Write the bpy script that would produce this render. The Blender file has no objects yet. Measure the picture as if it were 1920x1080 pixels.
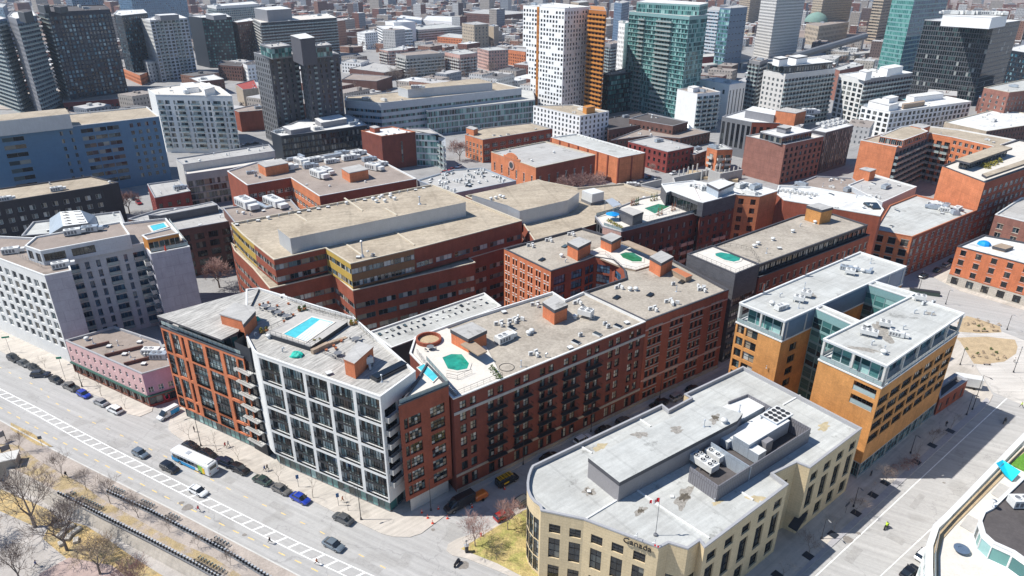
import bpy, math, random
from mathutils import Vector, Matrix
rnd = random.Random(7)
SC = bpy.context.scene
COL = SC.collection
R = math.radians
# ------------------------------------------------------------------ camera (drone, 100 m up, 24 mm-like lens)
FPX, PITCH, ROLL, HCAM = 1295.0, R(25.05), R(-.2), 100.0
_cp, _sp, _c, _s = math.cos(PITCH), math.sin(PITCH), math.cos(ROLL), math.sin(ROLL)
FW = Vector((0, _cp, -_sp)); _r0 = Vector((1, 0, 0)); _d0 = Vector((0, -_sp, -_cp))
RI = _c * _r0 + _s * _d0; DN = -_s * _r0 + _c * _d0
cam_d = bpy.data.cameras.new('camera'); cam = bpy.data.objects.new('camera', cam_d); COL.objects.link(cam)
cam_d.sensor_width = 36; cam_d.lens = 36 * FPX / 1920; cam_d.clip_start = 1; cam_d.clip_end = 20000
M3 = Matrix((RI, -DN, -FW)).transposed()
cam.matrix_world = Matrix.Translation((0, 0, HCAM)) @ M3.to_4x4()
SC.camera = cam
# ------------------------------------------------------------------ daylight
SUN_EL, SUN_AZ = R(54), R(181)         # azimuth of the sun measured from +x
world = bpy.data.worlds.new('World'); SC.world = world; world.use_nodes = True
wn = world.node_tree.nodes; wl = world.node_tree.links
bg = wn['Background']; sky = wn.new('ShaderNodeTexSky'); sky.sky_type = 'NISHITA'; sky.sun_disc = False
sky.sun_elevation = SUN_EL; sky.sun_rotation = math.pi / 2 - SUN_AZ; sky.altitude = 50; sky.air_density = 1.0; sky.dust_density = 0; sky.ozone_density = 6
wl.new(sky.outputs[0], bg.inputs[0]); bg.inputs[1].default_value = .10
sl = bpy.data.lights.new('sun', 'SUN'); sl.energy = 5.0; sl.angle = R(.5); sl.color = (1, .965, .905)
sun = bpy.data.objects.new('sun', sl); COL.objects.link(sun)
sd = Vector((math.cos(SUN_EL) * math.cos(SUN_AZ), math.cos(SUN_EL) * math.sin(SUN_AZ), math.sin(SUN_EL)))
sun.rotation_euler = sd.to_track_quat('Z', 'Y').to_euler(); sun.location = (0, 0, 300)
SC.view_settings.view_transform = 'Standard'; SC.view_settings.look = 'None'; SC.view_settings.gamma = 1
SC.view_settings.exposure = .36
SC.cycles.max_bounces = 6; SC.cycles.glossy_bounces = 3; SC.cycles.transmission_bounces = 3
SC.cycles.sample_clamp_indirect = 4; SC.cycles.use_denoising = True

# ------------------------------------------------------------------ survey: a point seen in the photograph, put at its real height
def W(x, y, z=0.0):
    v = FW * FPX + RI * (x - 960) + DN * (y - 540); t = (HCAM - z) / -v.z
    return Vector((v.x * t, v.y * t, z))
def WP(pts, z=0.0): return [W(x, y, z).to_2d() for x, y in pts]
def PX(p):
    d = Vector(p) - Vector((0, 0, HCAM)); w = d.dot(FW)
    return (960 + FPX * d.dot(RI) / w, 540 + FPX * d.dot(DN) / w) if w > 1 else (-9999, -9999)

# ------------------------------------------------------------------ materials
MATS = {}
def srgb(c):
    if isinstance(c, str): c = [int(c[i:i + 2], 16) / 255 for i in (0, 2, 4)]
    return tuple(((v / 12.92) if v <= .04045 else ((v + .055) / 1.055) ** 2.4) for v in c)
def mat(name, col, rough=.85, var=.12, scale=.35, fine=3.0, fvar=.06, spec=.35, metal=0, kind='plain', c2=None, **k):
    if name in MATS: return MATS[name]
    m = bpy.data.materials.new(name); m.use_nodes = True; MATS[name] = m
    N = m.node_tree.nodes; L = m.node_tree.links; P = N['Principled BSDF']
    P.inputs['Roughness'].default_value = rough; P.inputs['Specular IOR Level'].default_value = spec; P.inputs['Metallic'].default_value = metal
    c = tuple(col) + (1,) if not isinstance(col, str) else srgb(col) + (1,)
    geo = N.new('ShaderNodeNewGeometry'); pos = geo.outputs['Position']
    def noise(sc, det=4, ro=.6, vec=None):
        n = N.new('ShaderNodeTexNoise'); n.inputs['Scale'].default_value = sc; n.inputs['Detail'].default_value = det; n.inputs['Roughness'].default_value = ro
        L.new(vec or pos, n.inputs['Vector']); return n.outputs['Fac']
    def mapr(f, a, b, lo=0.3, hi=.7, cl=True):
        r = N.new('ShaderNodeMapRange'); r.inputs[1].default_value = lo; r.inputs[2].default_value = hi; r.inputs[3].default_value = a; r.inputs[4].default_value = b; r.clamp = cl
        L.new(f, r.inputs[0]); return r.outputs[0]
    def math_(op, a, b=None, cc=None):
        n = N.new('ShaderNodeMath'); n.operation = op
        for i, v in enumerate((a, b, cc)):
            if v is None: continue
            if isinstance(v, (int, float)): n.inputs[i].default_value = v
            else: L.new(v, n.inputs[i])
        return n.outputs[0]
    def mixc(f, a, b, mode='MIX'):
        n = N.new('ShaderNodeMix'); n.data_type = 'RGBA'; n.blend_type = mode
        for i, v in ((0, f), (6, a), (7, b)):
            if isinstance(v, (int, float)): n.inputs[i].default_value = v
            elif isinstance(v, tuple): n.inputs[i].default_value = v
            else: L.new(v, n.inputs[i])
        return n.outputs[2]
    def scaled(sx, sy, sz, src=None):
        n = N.new('ShaderNodeVectorMath'); n.operation = 'MULTIPLY'; n.inputs[1].default_value = (sx, sy, sz); L.new(src or pos, n.inputs[0]); return n.outputs[0]
    v = mapr(noise(scale), 1 - var, 1 + var)
    f2 = mapr(noise(fine, 2), 1 - fvar, 1 + fvar)
    val = math_('MULTIPLY', v, f2)
    base = None
    if kind == 'wall':        # vertical streaks and course lines
        st = mapr(noise(1.0, 3, .6, scaled(1.3, 1.3, .12)), 1 - var * .6, 1 + var * .5)
        val = math_('MULTIPLY', val, st)
        if k.get('course'):
            sz = N.new('ShaderNodeSeparateXYZ'); L.new(pos, sz.inputs[0])
            fr = math_('FRACT', math_('DIVIDE', sz.outputs[2], k['course']))
            ln = mapr(math_('LESS_THAN', fr, k.get('cw', .12)), 1, 1 - k.get('cd', .12), 0, 1)
            val = math_('MULTIPLY', val, ln)
        if k.get('blocks'):
            uv = N.new('ShaderNodeUVMap'); uv.uv_map = 'uv'
            bt = N.new('ShaderNodeTexBrick'); bw, bh, mo = k['blocks']
            bt.inputs['Scale'].default_value = 1; bt.inputs['Brick Width'].default_value = bw; bt.inputs['Row Height'].default_value = bh; bt.inputs['Mortar Size'].default_value = mo
            bt.inputs['Color1'].default_value = (1, 1, 1, 1); bt.inputs['Color2'].default_value = (k.get('b2', .86),) * 3 + (1,); bt.inputs['Mortar'].default_value = (k.get('mort', .6),) * 3 + (1,)
            L.new(uv.outputs[0], bt.inputs['Vector']); base = mixc(1.0, c, bt.outputs[0], 'MULTIPLY')
    if kind == 'roof':
        big = mapr(noise(.09, 5, .65), .0, 1, .42, .68)
        base = mixc(math_('MULTIPLY', big, k.get('dirt', .35)), c, (c2 if not isinstance(c2, str) else srgb(c2)) + (1,) if c2 else (c[0] * .55, c[1] * .52, c[2] * .5, 1))
        pud = mapr(noise(.16, 6, .7), 0, 1, .60, .66)
        base = mixc(math_('MULTIPLY', pud, k.get('pud', .4)), base, (.05, .045, .035, 1))
        if k.get('seam'):
            sx = N.new('ShaderNodeSeparateXYZ'); rt = N.new('ShaderNodeVectorRotate'); rt.rotation_type = 'Z_AXIS'; rt.inputs['Angle'].default_value = R(k.get('sang', 30)); L.new(pos, rt.inputs['Vector']); L.new(rt.outputs[0], sx.inputs[0])
            a1 = math_('LESS_THAN', math_('FRACT', math_('DIVIDE', sx.outputs[0], k['seam'])), .06)
            val = math_('MULTIPLY', val, mapr(a1, 1, .9, 0, 1))
            st = mapr(noise(1, 3, .6, scaled(.1, 1.2, 1, rt.outputs[0])), .88, 1.1); val = math_('MULTIPLY', val, st)
    if kind == 'plank':
        rt = N.new('ShaderNodeVectorRotate'); rt.rotation_type = 'Z_AXIS'; rt.inputs['Angle'].default_value = R(k.get('sang', 0)); L.new(pos, rt.inputs['Vector'])
        st = mapr(noise(1, 4, .7, scaled(.22, 2.2, 1, rt.outputs[0])), .55, 1.2, .32, .62); val = math_('MULTIPLY', val, st)
    if kind == 'road':
        rt = N.new('ShaderNodeVectorRotate'); rt.rotation_type = 'Z_AXIS'; rt.inputs['Angle'].default_value = R(k.get('sang', 0)); L.new(pos, rt.inputs['Vector'])
        st = mapr(noise(1, 5, .65, scaled(.04, 1.1, 1, rt.outputs[0])), .82, 1.1); val = math_('MULTIPLY', val, st)
        pat = mapr(noise(.12, 2, .4), 0, 1, .62, .66); base = mixc(math_('MULTIPLY', pat, .42), c, (c[0] * .7, c[1] * .69, c[2] * .67, 1))
        vo = N.new('ShaderNodeTexVoronoi'); vo.feature = 'DISTANCE_TO_EDGE'; vo.inputs['Scale'].default_value = .055; wv = N.new('ShaderNodeTexNoise'); wv.inputs['Scale'].default_value = .35; wv.inputs['Detail'].default_value = 5; L.new(rt.outputs[0], wv.inputs['Vector']); wa_ = N.new('ShaderNodeVectorMath'); wa_.operation = 'MULTIPLY_ADD'; wa_.inputs[1].default_value = (6, 6, 0); L.new(wv.outputs['Color'], wa_.inputs[0]); L.new(rt.outputs[0], wa_.inputs[2]); L.new(wa_.outputs[0], vo.inputs['Vector'])
        base = mixc(math_('MULTIPLY', math_('LESS_THAN', vo.outputs['Distance'], .005), .22), base, (.12, .12, .12, 1))
    if kind == 'ground2':
        a = mapr(noise(k.get('gs', .25), 6, .75), 0, 1, .45, .58)
        base = mixc(a, c, srgb(c2) + (1,) if isinstance(c2, str) else tuple(c2) + (1,))
    if kind == 'island':
        oi = N.new('ShaderNodeObjectInfo'); rr = math_('FRACT', math_('ADD', geo.outputs['Random Per Island'], oi.outputs['Random']))
        rp = N.new('ShaderNodeValToRGB'); cr = rp.color_ramp; cr.interpolation = 'CONSTANT'
        cs = k['cols']; tot = sum(w for w, _ in cs); acc = 0
        for i, (w_, cc) in enumerate(cs):
            e = cr.elements[i] if i < 2 else cr.elements.new(acc / tot); e.position = acc / tot; e.color = (cc if not isinstance(cc, str) else srgb(cc)) + (1,) if not isinstance(cc, str) else srgb(cc) + (1,); acc += w_
        L.new(rr, rp.inputs[0]); base = rp.outputs[0]
    if base is None: base = c
    h = N.new('ShaderNodeMix'); h.data_type = 'RGBA'; h.blend_type = 'MULTIPLY'; h.inputs[0].default_value = 1
    if isinstance(base, tuple): h.inputs[6].default_value = base
    else: L.new(base, h.inputs[6])
    cmb = N.new('ShaderNodeCombineColor')
    for i in range(3): L.new(val, cmb.inputs[i])
    L.new(cmb.outputs[0], h.inputs[7]); L.new(h.outputs[2], P.inputs['Base Color'])
    if k.get('bump'):
        bn = N.new('ShaderNodeBump'); bn.inputs['Strength'].default_value = k['bump']; bn.inputs['Distance'].default_value = .1
        L.new(noise(k.get('bs', 1.2), 3), bn.inputs['Height']); L.new(bn.outputs[0], P.inputs['Normal'])
    return m

def glassmat(name, cols, rough=.06):
    return mat(name, (.1, .1, .1), rough=rough, var=.1, scale=.2, fvar=0.02, spec=.75, kind='island', cols=cols, bump=.015, bs=.5)
glassmat('glass', [(5, (.012, .016, .02)), (4, (.03, .045, .055)), (2, (.06, .09, .1)), (2, (.25, .26, .24)), (1, (.12, .11, .09)), (2, (.02, .02, .02))])
glassmat('glass_dark', [(6, (.008, .011, .014)), (4, (.016, .022, .028)), (1, (.05, .06, .06)), (.6, (.16, .16, .14))])
glassmat('glass_warm', [(4, (.012, .014, .016)), (3, (.03, .045, .05)), (3, (.30, .26, .2)), (2, (.12, .17, .18)), (3, (.46, .47, .44))])
glassmat('glass_black', [(5, (.006, .01, .012)), (4, (.012, .022, .026)), (1, (.03, .06, .06)), (.3, (.3, .32, .3))])
glassmat('glass_teal', [(4, (.02, .07, .075)), (4, (.05, .16, .16)), (3, (.12, .30, .28)), (2, (.3, .48, .46)), (2, (.01, .03, .035))])
glassmat('glass_green', [(5, (.05, .19, .17)), (4, (.08, .25, .22)), (2, (.14, .34, .3)), (1, (.03, .12, .11))])
glassmat('glass_blue', [(5, (.04, .10, .17)), (4, (.06, .15, .25)), (2, (.12, .24, .34)), (1, (.02, .04, .07))])
glassmat('glass_loft', [(3, (.012, .016, .02)), (3, (.05, .08, .085)), (3, (.18, .27, .28)), (3, (.40, .46, .44)), (1.5, (.09, .07, .06)), (2, (.02, .035, .04))])  # pale panes: curtains, plus reflections put into the glass colour
glassmat('glass_navy', [(5, (.006, .014, .025)), (4, (.014, .04, .065)), (3, (.03, .13, .19)), (2, (.20, .33, .38)), (1, (.05, .035, .03))])  # blue and pale panes hold the sky's reflection in their colour
BR = dict(kind='wall', rough=.9, var=.16, scale=.3, fine=2.5, fvar=.1)
mat('brick_red', (.18, .052, .036), course=.45, cw=.14, cd=.14, **BR)
mat('brick_orange', (.54, .175, .08), course=.45, cw=.14, cd=.10, **BR)
mat('brick_rust', (.27, .076, .044), course=.45, cw=.14, cd=.10, **BR)
mat('brick_amber', (.55, .26, .085), blocks=(.8, .3, .02), mort=.8, b2=.9, **BR)
mat('brick_brown', (.15, .075, .06), course=.45, cw=.14, cd=.10, **BR)
mat('brick_dark', (.04, .036, .04), course=.45, cw=.14, cd=.12, **BR)
mat('brick_mauve', (.27, .125, .095), course=3.3, cw=.03, cd=.35, **BR)
mat('brick_terracotta', (.55, .195, .09), course=3.2, cw=.03, cd=.25, **BR)
mat('brick_crimson', (.23, .048, .04), course=.5, cw=.14, cd=.10, **BR)
mat('brick_tan', (.40, .33, .25), course=.5, cw=.14, cd=.08, **BR)
mat('brick_pink', (.52, .33, .28), **BR)
mat('stone_cream', (.60, .48, .30), kind='wall', var=.07, scale=.25, blocks=(1.3, .62, .025), mort=.78, b2=.95, rough=.85)
mat('stone_white', (.50, .46, .40), kind='wall', var=.12, blocks=(1.2, .6, .03), mort=.6, rough=.9)
mat('stone_grey', (.34, .31, .27), kind='wall', var=.14, rough=.9)
mat('paint_pink', (.62, .40, .385), kind='wall', var=.06, scale=.5, rough=.8)
mat('paint_mauve', (.40, .25, .34), kind='wall', var=.06, scale=.5, rough=.8)
mat('concrete', (.40, .39, .37), kind='wall', var=.1, rough=.85)
mat('concrete_light', (.52, .51, .48), kind='wall', var=.07, rough=.85)
mat('concrete_violet', (.36, .36, .41), kind='wall', var=.1, blocks=(3.4, 3.1, .05), mort=.75, b2=.93, rough=.8)  # blue cast of the shade is put into this grey concrete's colour
mat('panel_grey', (.22, .22, .235), kind='wall', var=.06, course=.8, cw=.04, cd=.2, rough=.5)
mat('panel_bluegrey', (.13, .19, .28), kind='wall', var=.06, blocks=(2.6, 1.1, .02), mort=.7, b2=.92, rough=.45, spec=.5)
mat('panel_blue', (.07, .165, .28), kind='wall', var=.05, blocks=(3.2, 1.6, .02), mort=.8, b2=.93, rough=.4, spec=.5)
mat('panel_pale', (.50, .53, .56), kind='wall', var=.05, blocks=(3, 1.5, .03), mort=.75, b2=.95, rough=.5)
mat('panel_white', (.80, .80, .79), kind='wall', var=.04, rough=.6)
mat('panel_offwhite', (.66, .66, .64), kind='wall', var=.05, rough=.7)
mat('panel_slate', (.10, .10, .11), kind='wall', var=.08, blocks=(1.2, .35, .012), mort=1.5, b2=.75, rough=.6)
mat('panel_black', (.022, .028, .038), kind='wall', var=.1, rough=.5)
mat('panel_orange', (.52, .22, .05), kind='wall', var=.05, rough=.5)
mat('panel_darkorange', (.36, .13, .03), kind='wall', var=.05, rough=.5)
mat('panel_yellow', (.48, .33, .08), kind='wall', var=.06, rough=.5)
mat('panel_bronze', (.26, .13, .06), kind='wall', var=.06, rough=.4)
mat('metal_silver', (.46, .49, .52), kind='wall', var=.06, rough=.4, spec=.6, metal=.3)
mat('metal_grey', (.24, .23, .235), kind='wall', var=.05, rough=.5)
mat('metal_ribbed', (.19, .185, .20), kind='wall', var=.05, rough=.45, blocks=(.5, 9, .06), mort=.55, b2=1)
mat('metal_sheet', (.42, .47, .52), kind='wall', var=.08, rough=.4, metal=.35, blocks=(1.2, 9, .03), mort=.7, b2=.95)
mat('metal_white', (.62, .62, .6), var=.05, rough=.5)
mat('panel_night', (.018, .024, .042), kind='wall', var=.1, rough=.5)
mat('metal_dark', (.035, .037, .042), var=.05, rough=.45)
mat('metal_mid', (.16, .165, .175), var=.05, rough=.5)
mat('frame_black', (.018, .018, .02), var=.02, rough=.4)
mat('frame_white', (.68, .68, .66), var=.02, rough=.5)
mat('frame_grey', (.20, .21, .22), var=.02, rough=.5)
mat('frame_green', (.03, .10, .08), var=.02, rough=.5)
mat('frame_teal', (.20, .34, .34), var=.04, rough=.4)
mat('frame_orange', (.30, .09, .03), var=.04, rough=.6)
mat('roof_gravel', (.38, .34, .285), kind='roof', fine=1.6, fvar=.16, var=.1, dirt=.45, pud=.3, rough=.97, spec=.1)
mat('roof_tan', (.41, .35, .27), kind='roof', fine=1.2, fvar=.14, var=.08, dirt=.5, pud=.22, seam=14, sang=-14, rough=.97, spec=.1)
mat('roof_grey', (.42, .41, .39), kind='roof', fine=2, fvar=.05, var=.06, dirt=.3, pud=.45, rough=.9, seam=6, sang=-35)
mat('roof_pale', (.47, .475, .45), kind='roof', fine=2, fvar=.05, var=.06, dirt=.4, pud=.4, rough=.85, seam=7.5, sang=-37)
mat('roof_white', (.66, .66, .64), kind='roof', fine=2, fvar=.04, var=.06, dirt=.4, pud=.3, rough=.8, seam=8, sang=-40)
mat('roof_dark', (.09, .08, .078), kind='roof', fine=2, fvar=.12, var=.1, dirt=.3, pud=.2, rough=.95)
mat('roof_brown', (.30, .25, .215), kind='roof', fine=2, fvar=.08, var=.08, dirt=.4, pud=.35, rough=.95)
mat('roof_weathered', (.40, .385, .355), kind='plank', var=.1, fine=2, fvar=.1, rough=.95, sang=-58)
mat('cap_white', (.66, .66, .64), var=.06, rough=.6)
mat('cap_grey', (.34, .34, .35), var=.06, rough=.6)
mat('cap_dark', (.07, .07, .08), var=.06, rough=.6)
mat('cap_brick', (.40, .14, .07), var=.06, rough=.8)
mat('cap_tan', (.52, .46, .36), var=.06, rough=.8)
mat('deck_pale', (.60, .56, .50), var=.06, scale=.6, rough=.85)
mat('deck_tile', (.42, .40, .37), var=.08, scale=.8, rough=.85)
mat('water_green', (.03, .17, .08), rough=.05, var=.35, scale=.8, spec=.5, bump=.03)
mat('water_turquoise', (.08, .48, .54), rough=.05, var=.16, scale=.8, spec=.5, bump=.02)
mat('water_teal', (.02, .25, .18), rough=.05, var=.3, scale=.8, spec=.5, bump=.03)
mat('pool_shell', (.62, .82, .84), rough=.4, var=.02)
mat('timber', (.33, .25, .18), var=.15, rough=.9)
mat('terracotta', (.42, .15, .07), var=.1, rough=.8)
mat('shrub_green', (.07, .11, .025), var=.4, scale=3, rough=.9)
mat('shrub_yellow', (.24, .21, .035), var=.35, scale=3, rough=.9)
mat('shrub_red', (.24, .09, .045), var=.35, scale=3, rough=.9)
mat('tarp_green', (.02, .42, .32), var=.1, rough=.5)
mat('tarp_blue', (.01, .25, .62), var=.12, rough=.45)
mat('tarp_cyan', (.01, .5, .68), var=.12, rough=.4)

# ------------------------------------------------------------------ mesh builder
class MB:
    def __init__(s): s.v = []; s.f = []; s.m = []; s.uv = []
    def face(s, pts, m=0, uv=None):
        n = len(s.v); s.v += [tuple(p) for p in pts]; s.f.append(tuple(range(n, n + len(pts)))); s.m.append(m)
        s.uv.append(uv or [(p[0] + p[1] * .3, p[2] + p[1]) for p in pts])
    def wallq(s, a, b, z0, z1, u0, u1, m=0):   # a, b 2-D, outward normal to the right of a->b
        s.face([(a[0], a[1], z0), (b[0], b[1], z0), (b[0], b[1], z1), (a[0], a[1], z1)], m, [(u0, z0), (u1, z0), (u1, z1), (u0, z1)])
    def prism(s, poly, z0, z1, m=0, mt=None, bottom=False):
        poly = ccw(poly); n = len(poly); u = 0
        for i in range(n):
            a, b = poly[i], poly[(i + 1) % n]; l = math.dist(a, b); s.wallq(a, b, z0, z1, u, u + l, m); u += l
        s.face([(p[0], p[1], z1) for p in poly], m if mt is None else mt)
        if bottom: s.face([(p[0], p[1], z0) for p in reversed(poly)], m)
    def box(s, c, sz, rz=0, m=0, mt=None):
        ca, sa = math.cos(rz), math.sin(rz); x, y, z = c; a, b, h = sz[0] / 2, sz[1] / 2, sz[2]
        s.prism([(x + ca * i * a - sa * j * b, y + sa * i * a + ca * j * b) for i, j in ((-1, -1), (1, -1), (1, 1), (-1, 1))], z, z + h, m, mt, True)
    def tube(s, p, q, r0, r1=None, n=6, m=0, cap=True):
        p, q = Vector(p), Vector(q); r1 = r0 if r1 is None else r1; d = (q - p)
        if d.length < 1e-6: return
        d.normalize(); a = d.orthogonal().normalized(); b = d.cross(a); k = len(s.v)
        for c, r in ((p, r0), (q, r1)):
            for i in range(n): t = 2 * math.pi * i / n; s.v.append(tuple(c + (a * math.cos(t) + b * math.sin(t)) * r))
        for i in range(n):
            j = (i + 1) % n; s.f.append((k + i, k + j, k + n + j, k + n + i)); s.m.append(m); s.uv.append([(0, 0)] * 4)
        if cap:
            s.f.append(tuple(k + n + i for i in range(n))); s.m.append(m); s.uv.append([(0, 0)] * n)
            s.f.append(tuple(k + n - 1 - i for i in range(n))); s.m.append(m); s.uv.append([(0, 0)] * n)
    def lathe(s, c, prof, n=12, m=0):
        k = len(s.v)
        for r, z in prof:
            for i in range(n): t = 2 * math.pi * i / n; s.v.append((c[0] + r * math.cos(t), c[1] + r * math.sin(t), c[2] + z))
        for j in range(len(prof) - 1):
            for i in range(n):
                a, b = k + j * n + i, k + j * n + (i + 1) % n; s.f.append((a, b, b + n, a + n)); s.m.append(m); s.uv.append([(0, 0)] * 4)
        e = k + (len(prof) - 1) * n; s.f.append(tuple(range(e, e + n))); s.m.append(m); s.uv.append([(0, 0)] * n)
    def add(s, o, M=None, mo=0):
        k = len(s.v); s.v += [tuple(M @ Vector(p)) for p in o.v] if M else o.v
        s.f += [tuple(i + k for i in f) for f in o.f]; s.m += [i + mo for i in o.m]; s.uv += o.uv
    def mesh(s, name, mats, off=(0, 0, 0), smooth=False):
        me = bpy.data.meshes.new(name); ox, oy, oz = off
        me.from_pydata([(x - ox, y - oy, z - oz) for x, y, z in s.v], [], s.f)
        for q in mats: me.materials.append(MATS[q] if isinstance(q, str) else q)
        if len(mats) > 1: me.polygons.foreach_set('material_index', s.m)
        ul = me.uv_layers.new(name='uv'); fl = []
        for u in s.uv:
            for a in u: fl += [a[0], a[1]]
        if len(fl) == 2 * len(me.loops): ul.data.foreach_set('uv', fl)
        if smooth: me.polygons.foreach_set('use_smooth', [True] * len(me.polygons))
        me.update(); return me
    def build(s, name, mats, parent=None, smooth=False, off=None):
        if not s.v: return None
        off = off if off is not None else (tuple(parent['_o']) if parent is not None and '_o' in parent else (0, 0, 0))
        o = bpy.data.objects.new(name, s.mesh(name, mats if isinstance(mats, (list, tuple)) else [mats], off, smooth)); COL.objects.link(o)
        if parent is not None: o.parent = parent
        return o
def area(p): return sum(p[i][0] * p[(i + 1) % len(p)][1] - p[(i + 1) % len(p)][0] * p[i][1] for i in range(len(p))) / 2
def ccw(p): p = [(q[0], q[1]) for q in p]; return p if area(p) > 0 else p[::-1]
def inset(poly, d):       # ccw polygon moved inwards by d
    n = len(poly); out = []
    for i in range(n):
        a, b, c = Vector(poly[i - 1]), Vector(poly[i]), Vector(poly[(i + 1) % n])
        e1 = (b - a).normalized(); e2 = (c - b).normalized(); n1 = Vector((-e1.y, e1.x)); n2 = Vector((-e2.y, e2.x))
        k = 1 + n1.dot(n2); k = max(k, .35); out.append(tuple(b + (n1 + n2) * (d / k)))
    return out
def rect(p, q, w):        # three surveyed corners -> rectangle
    return [p, q, w, (p[0] + w[0] - q[0], p[1] + w[1] - q[1])]
def empty(name, loc, label=None, cat=None, group=None, rz=0):
    o = bpy.data.objects.new(name, None); COL.objects.link(o); o.location = loc; o.rotation_euler.z = rz; o.empty_display_size = .5
    if label: tag(o, label, cat, group)
    return o
def tag(o, label, cat, group=None):
    o['label'] = label; o['category'] = cat
    if group: o['group'] = group
    return o
def struct(o): o['kind'] = 'structure'; return o
def inst(name, me, parent, loc, rz=0, sc=None):
    o = bpy.data.objects.new(name, me); COL.objects.link(o); o.parent = parent; o.location = loc
    if rz: o.rotation_euler.z = rz
    if sc: o.scale = sc
    return o
def copy_tree(o, parent=None):
    c = o.copy(); COL.objects.link(c); c.parent = parent
    for ch in list(o.children): copy_tree(ch, c)
    return c
def sheet(name, px, z, m, kind=True, thick=0, pts=None):
    b = MB(); p = ccw(pts or WP(px, z))
    if thick: b.prism(p, z - thick, z, 0)
    else: b.face([(x, y, z) for x, y in p])
    o = b.build(name, [m])
    if kind: struct(o)
    return o

# ------------------------------------------------------------------ windows
WC = {}
def winmesh(w, h, nx, ny, fr, gl, sm=None, rc=.2, ft=.07):
    key = (round(w, 1), round(h, 1), nx, ny, fr, gl, sm)
    if key in WC: return WC[key]
    b = MB(); t = ft; d = .07     # x along the wall, -y outwards
    def bar(x0, x1, z0, z1): b.box(((x0 + x1) / 2, -.035, z0), (x1 - x0, d, z1 - z0), 0, 0)
    bar(-w / 2, -w / 2 + t, 0, h); bar(w / 2 - t, w / 2, 0, h); bar(-w / 2 + t, w / 2 - t, 0, t); bar(-w / 2 + t, w / 2 - t, h - t, h)
    for i in range(1, nx): x = -w / 2 + w * i / nx; bar(x - t / 2, x + t / 2, t, h - t)
    for j in range(1, ny):
        z = h * j / ny
        for i in range(nx): bar(-w / 2 + w * i / nx + t / 2, -w / 2 + w * (i + 1) / nx - t / 2, z - t / 2.5, z + t / 2.5)
    for i in range(nx):
        for j in range(ny):
            x0, x1 = -w / 2 + w * i / nx, -w / 2 + w * (i + 1) / nx; z0, z1 = h * j / ny, h * (j + 1) / ny
            b.face([(x0, 0, z0), (x1, 0, z0), (x1, 0, z1), (x0, 0, z1)], 1)
    if sm: b.box((0, -rc - .04, -.26), (w + .3, .12, .24), 0, 2); b.box((0, -rc - .03, h + .03), (w + .3, .08, .26), 0, 2)
    WC[key] = (b, b.mesh('window', [fr, gl] + ([sm] if sm else []))); return WC[key]
def balcmesh(w, d, style, slab):
    key = ('b', round(w, 1), round(d, 1), style, slab)
    if key in WC: return WC[key]
    b = MB(); b.box((0, -d / 2, -.2), (w, d, .2), 0, 0)
    if style == 'solid':
        b.box((0, -d + .05, 0.002), (w, .1, 1.0), 0, 0)
        for s in (-1, 1): b.box((s * (w / 2 - .05), -d / 2, .002), (.1, d - .22, 1.0), 0, 0)
    else:
        mi = 1
        b.box((0, -d + .04, 1.0), (w, .06, .06), 0, mi)
        for s in (-1, 1): b.box((s * (w / 2 - .03), -d / 2, 1.0), (.06, d - .16, .06), 0, mi)
        if style == 'glass':
            b.box((0, -d + .04, .06), (w - .1, .03, .9), 0, 2)
            for s in (-1, 1): b.box((s * (w / 2 - .03), -d / 2, .06), (.03, d - .2, .9), 0, 2)
        else:
            n = max(3, int(w / .35))
            for i in range(n + 1): b.box((-w / 2 + .04 + (w - .08) * i / n, -d + .04, 0), (.03, .03, 1.0), 0, mi)
            for s in (-1, 1):
                for k in (1, 2): b.box((s * (w / 2 - .03), -d * k / 3, 0), (.03, .03, 1.0), 0, mi)
    WC[key] = (b, b.mesh('balcony', [slab, 'frame_black' if style != 'glass' else 'frame_grey', 'rail_glass'])); return WC[key]
mat('rail_glass', (.30, .38, .38), rough=.1, var=.05, spec=.7)

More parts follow.
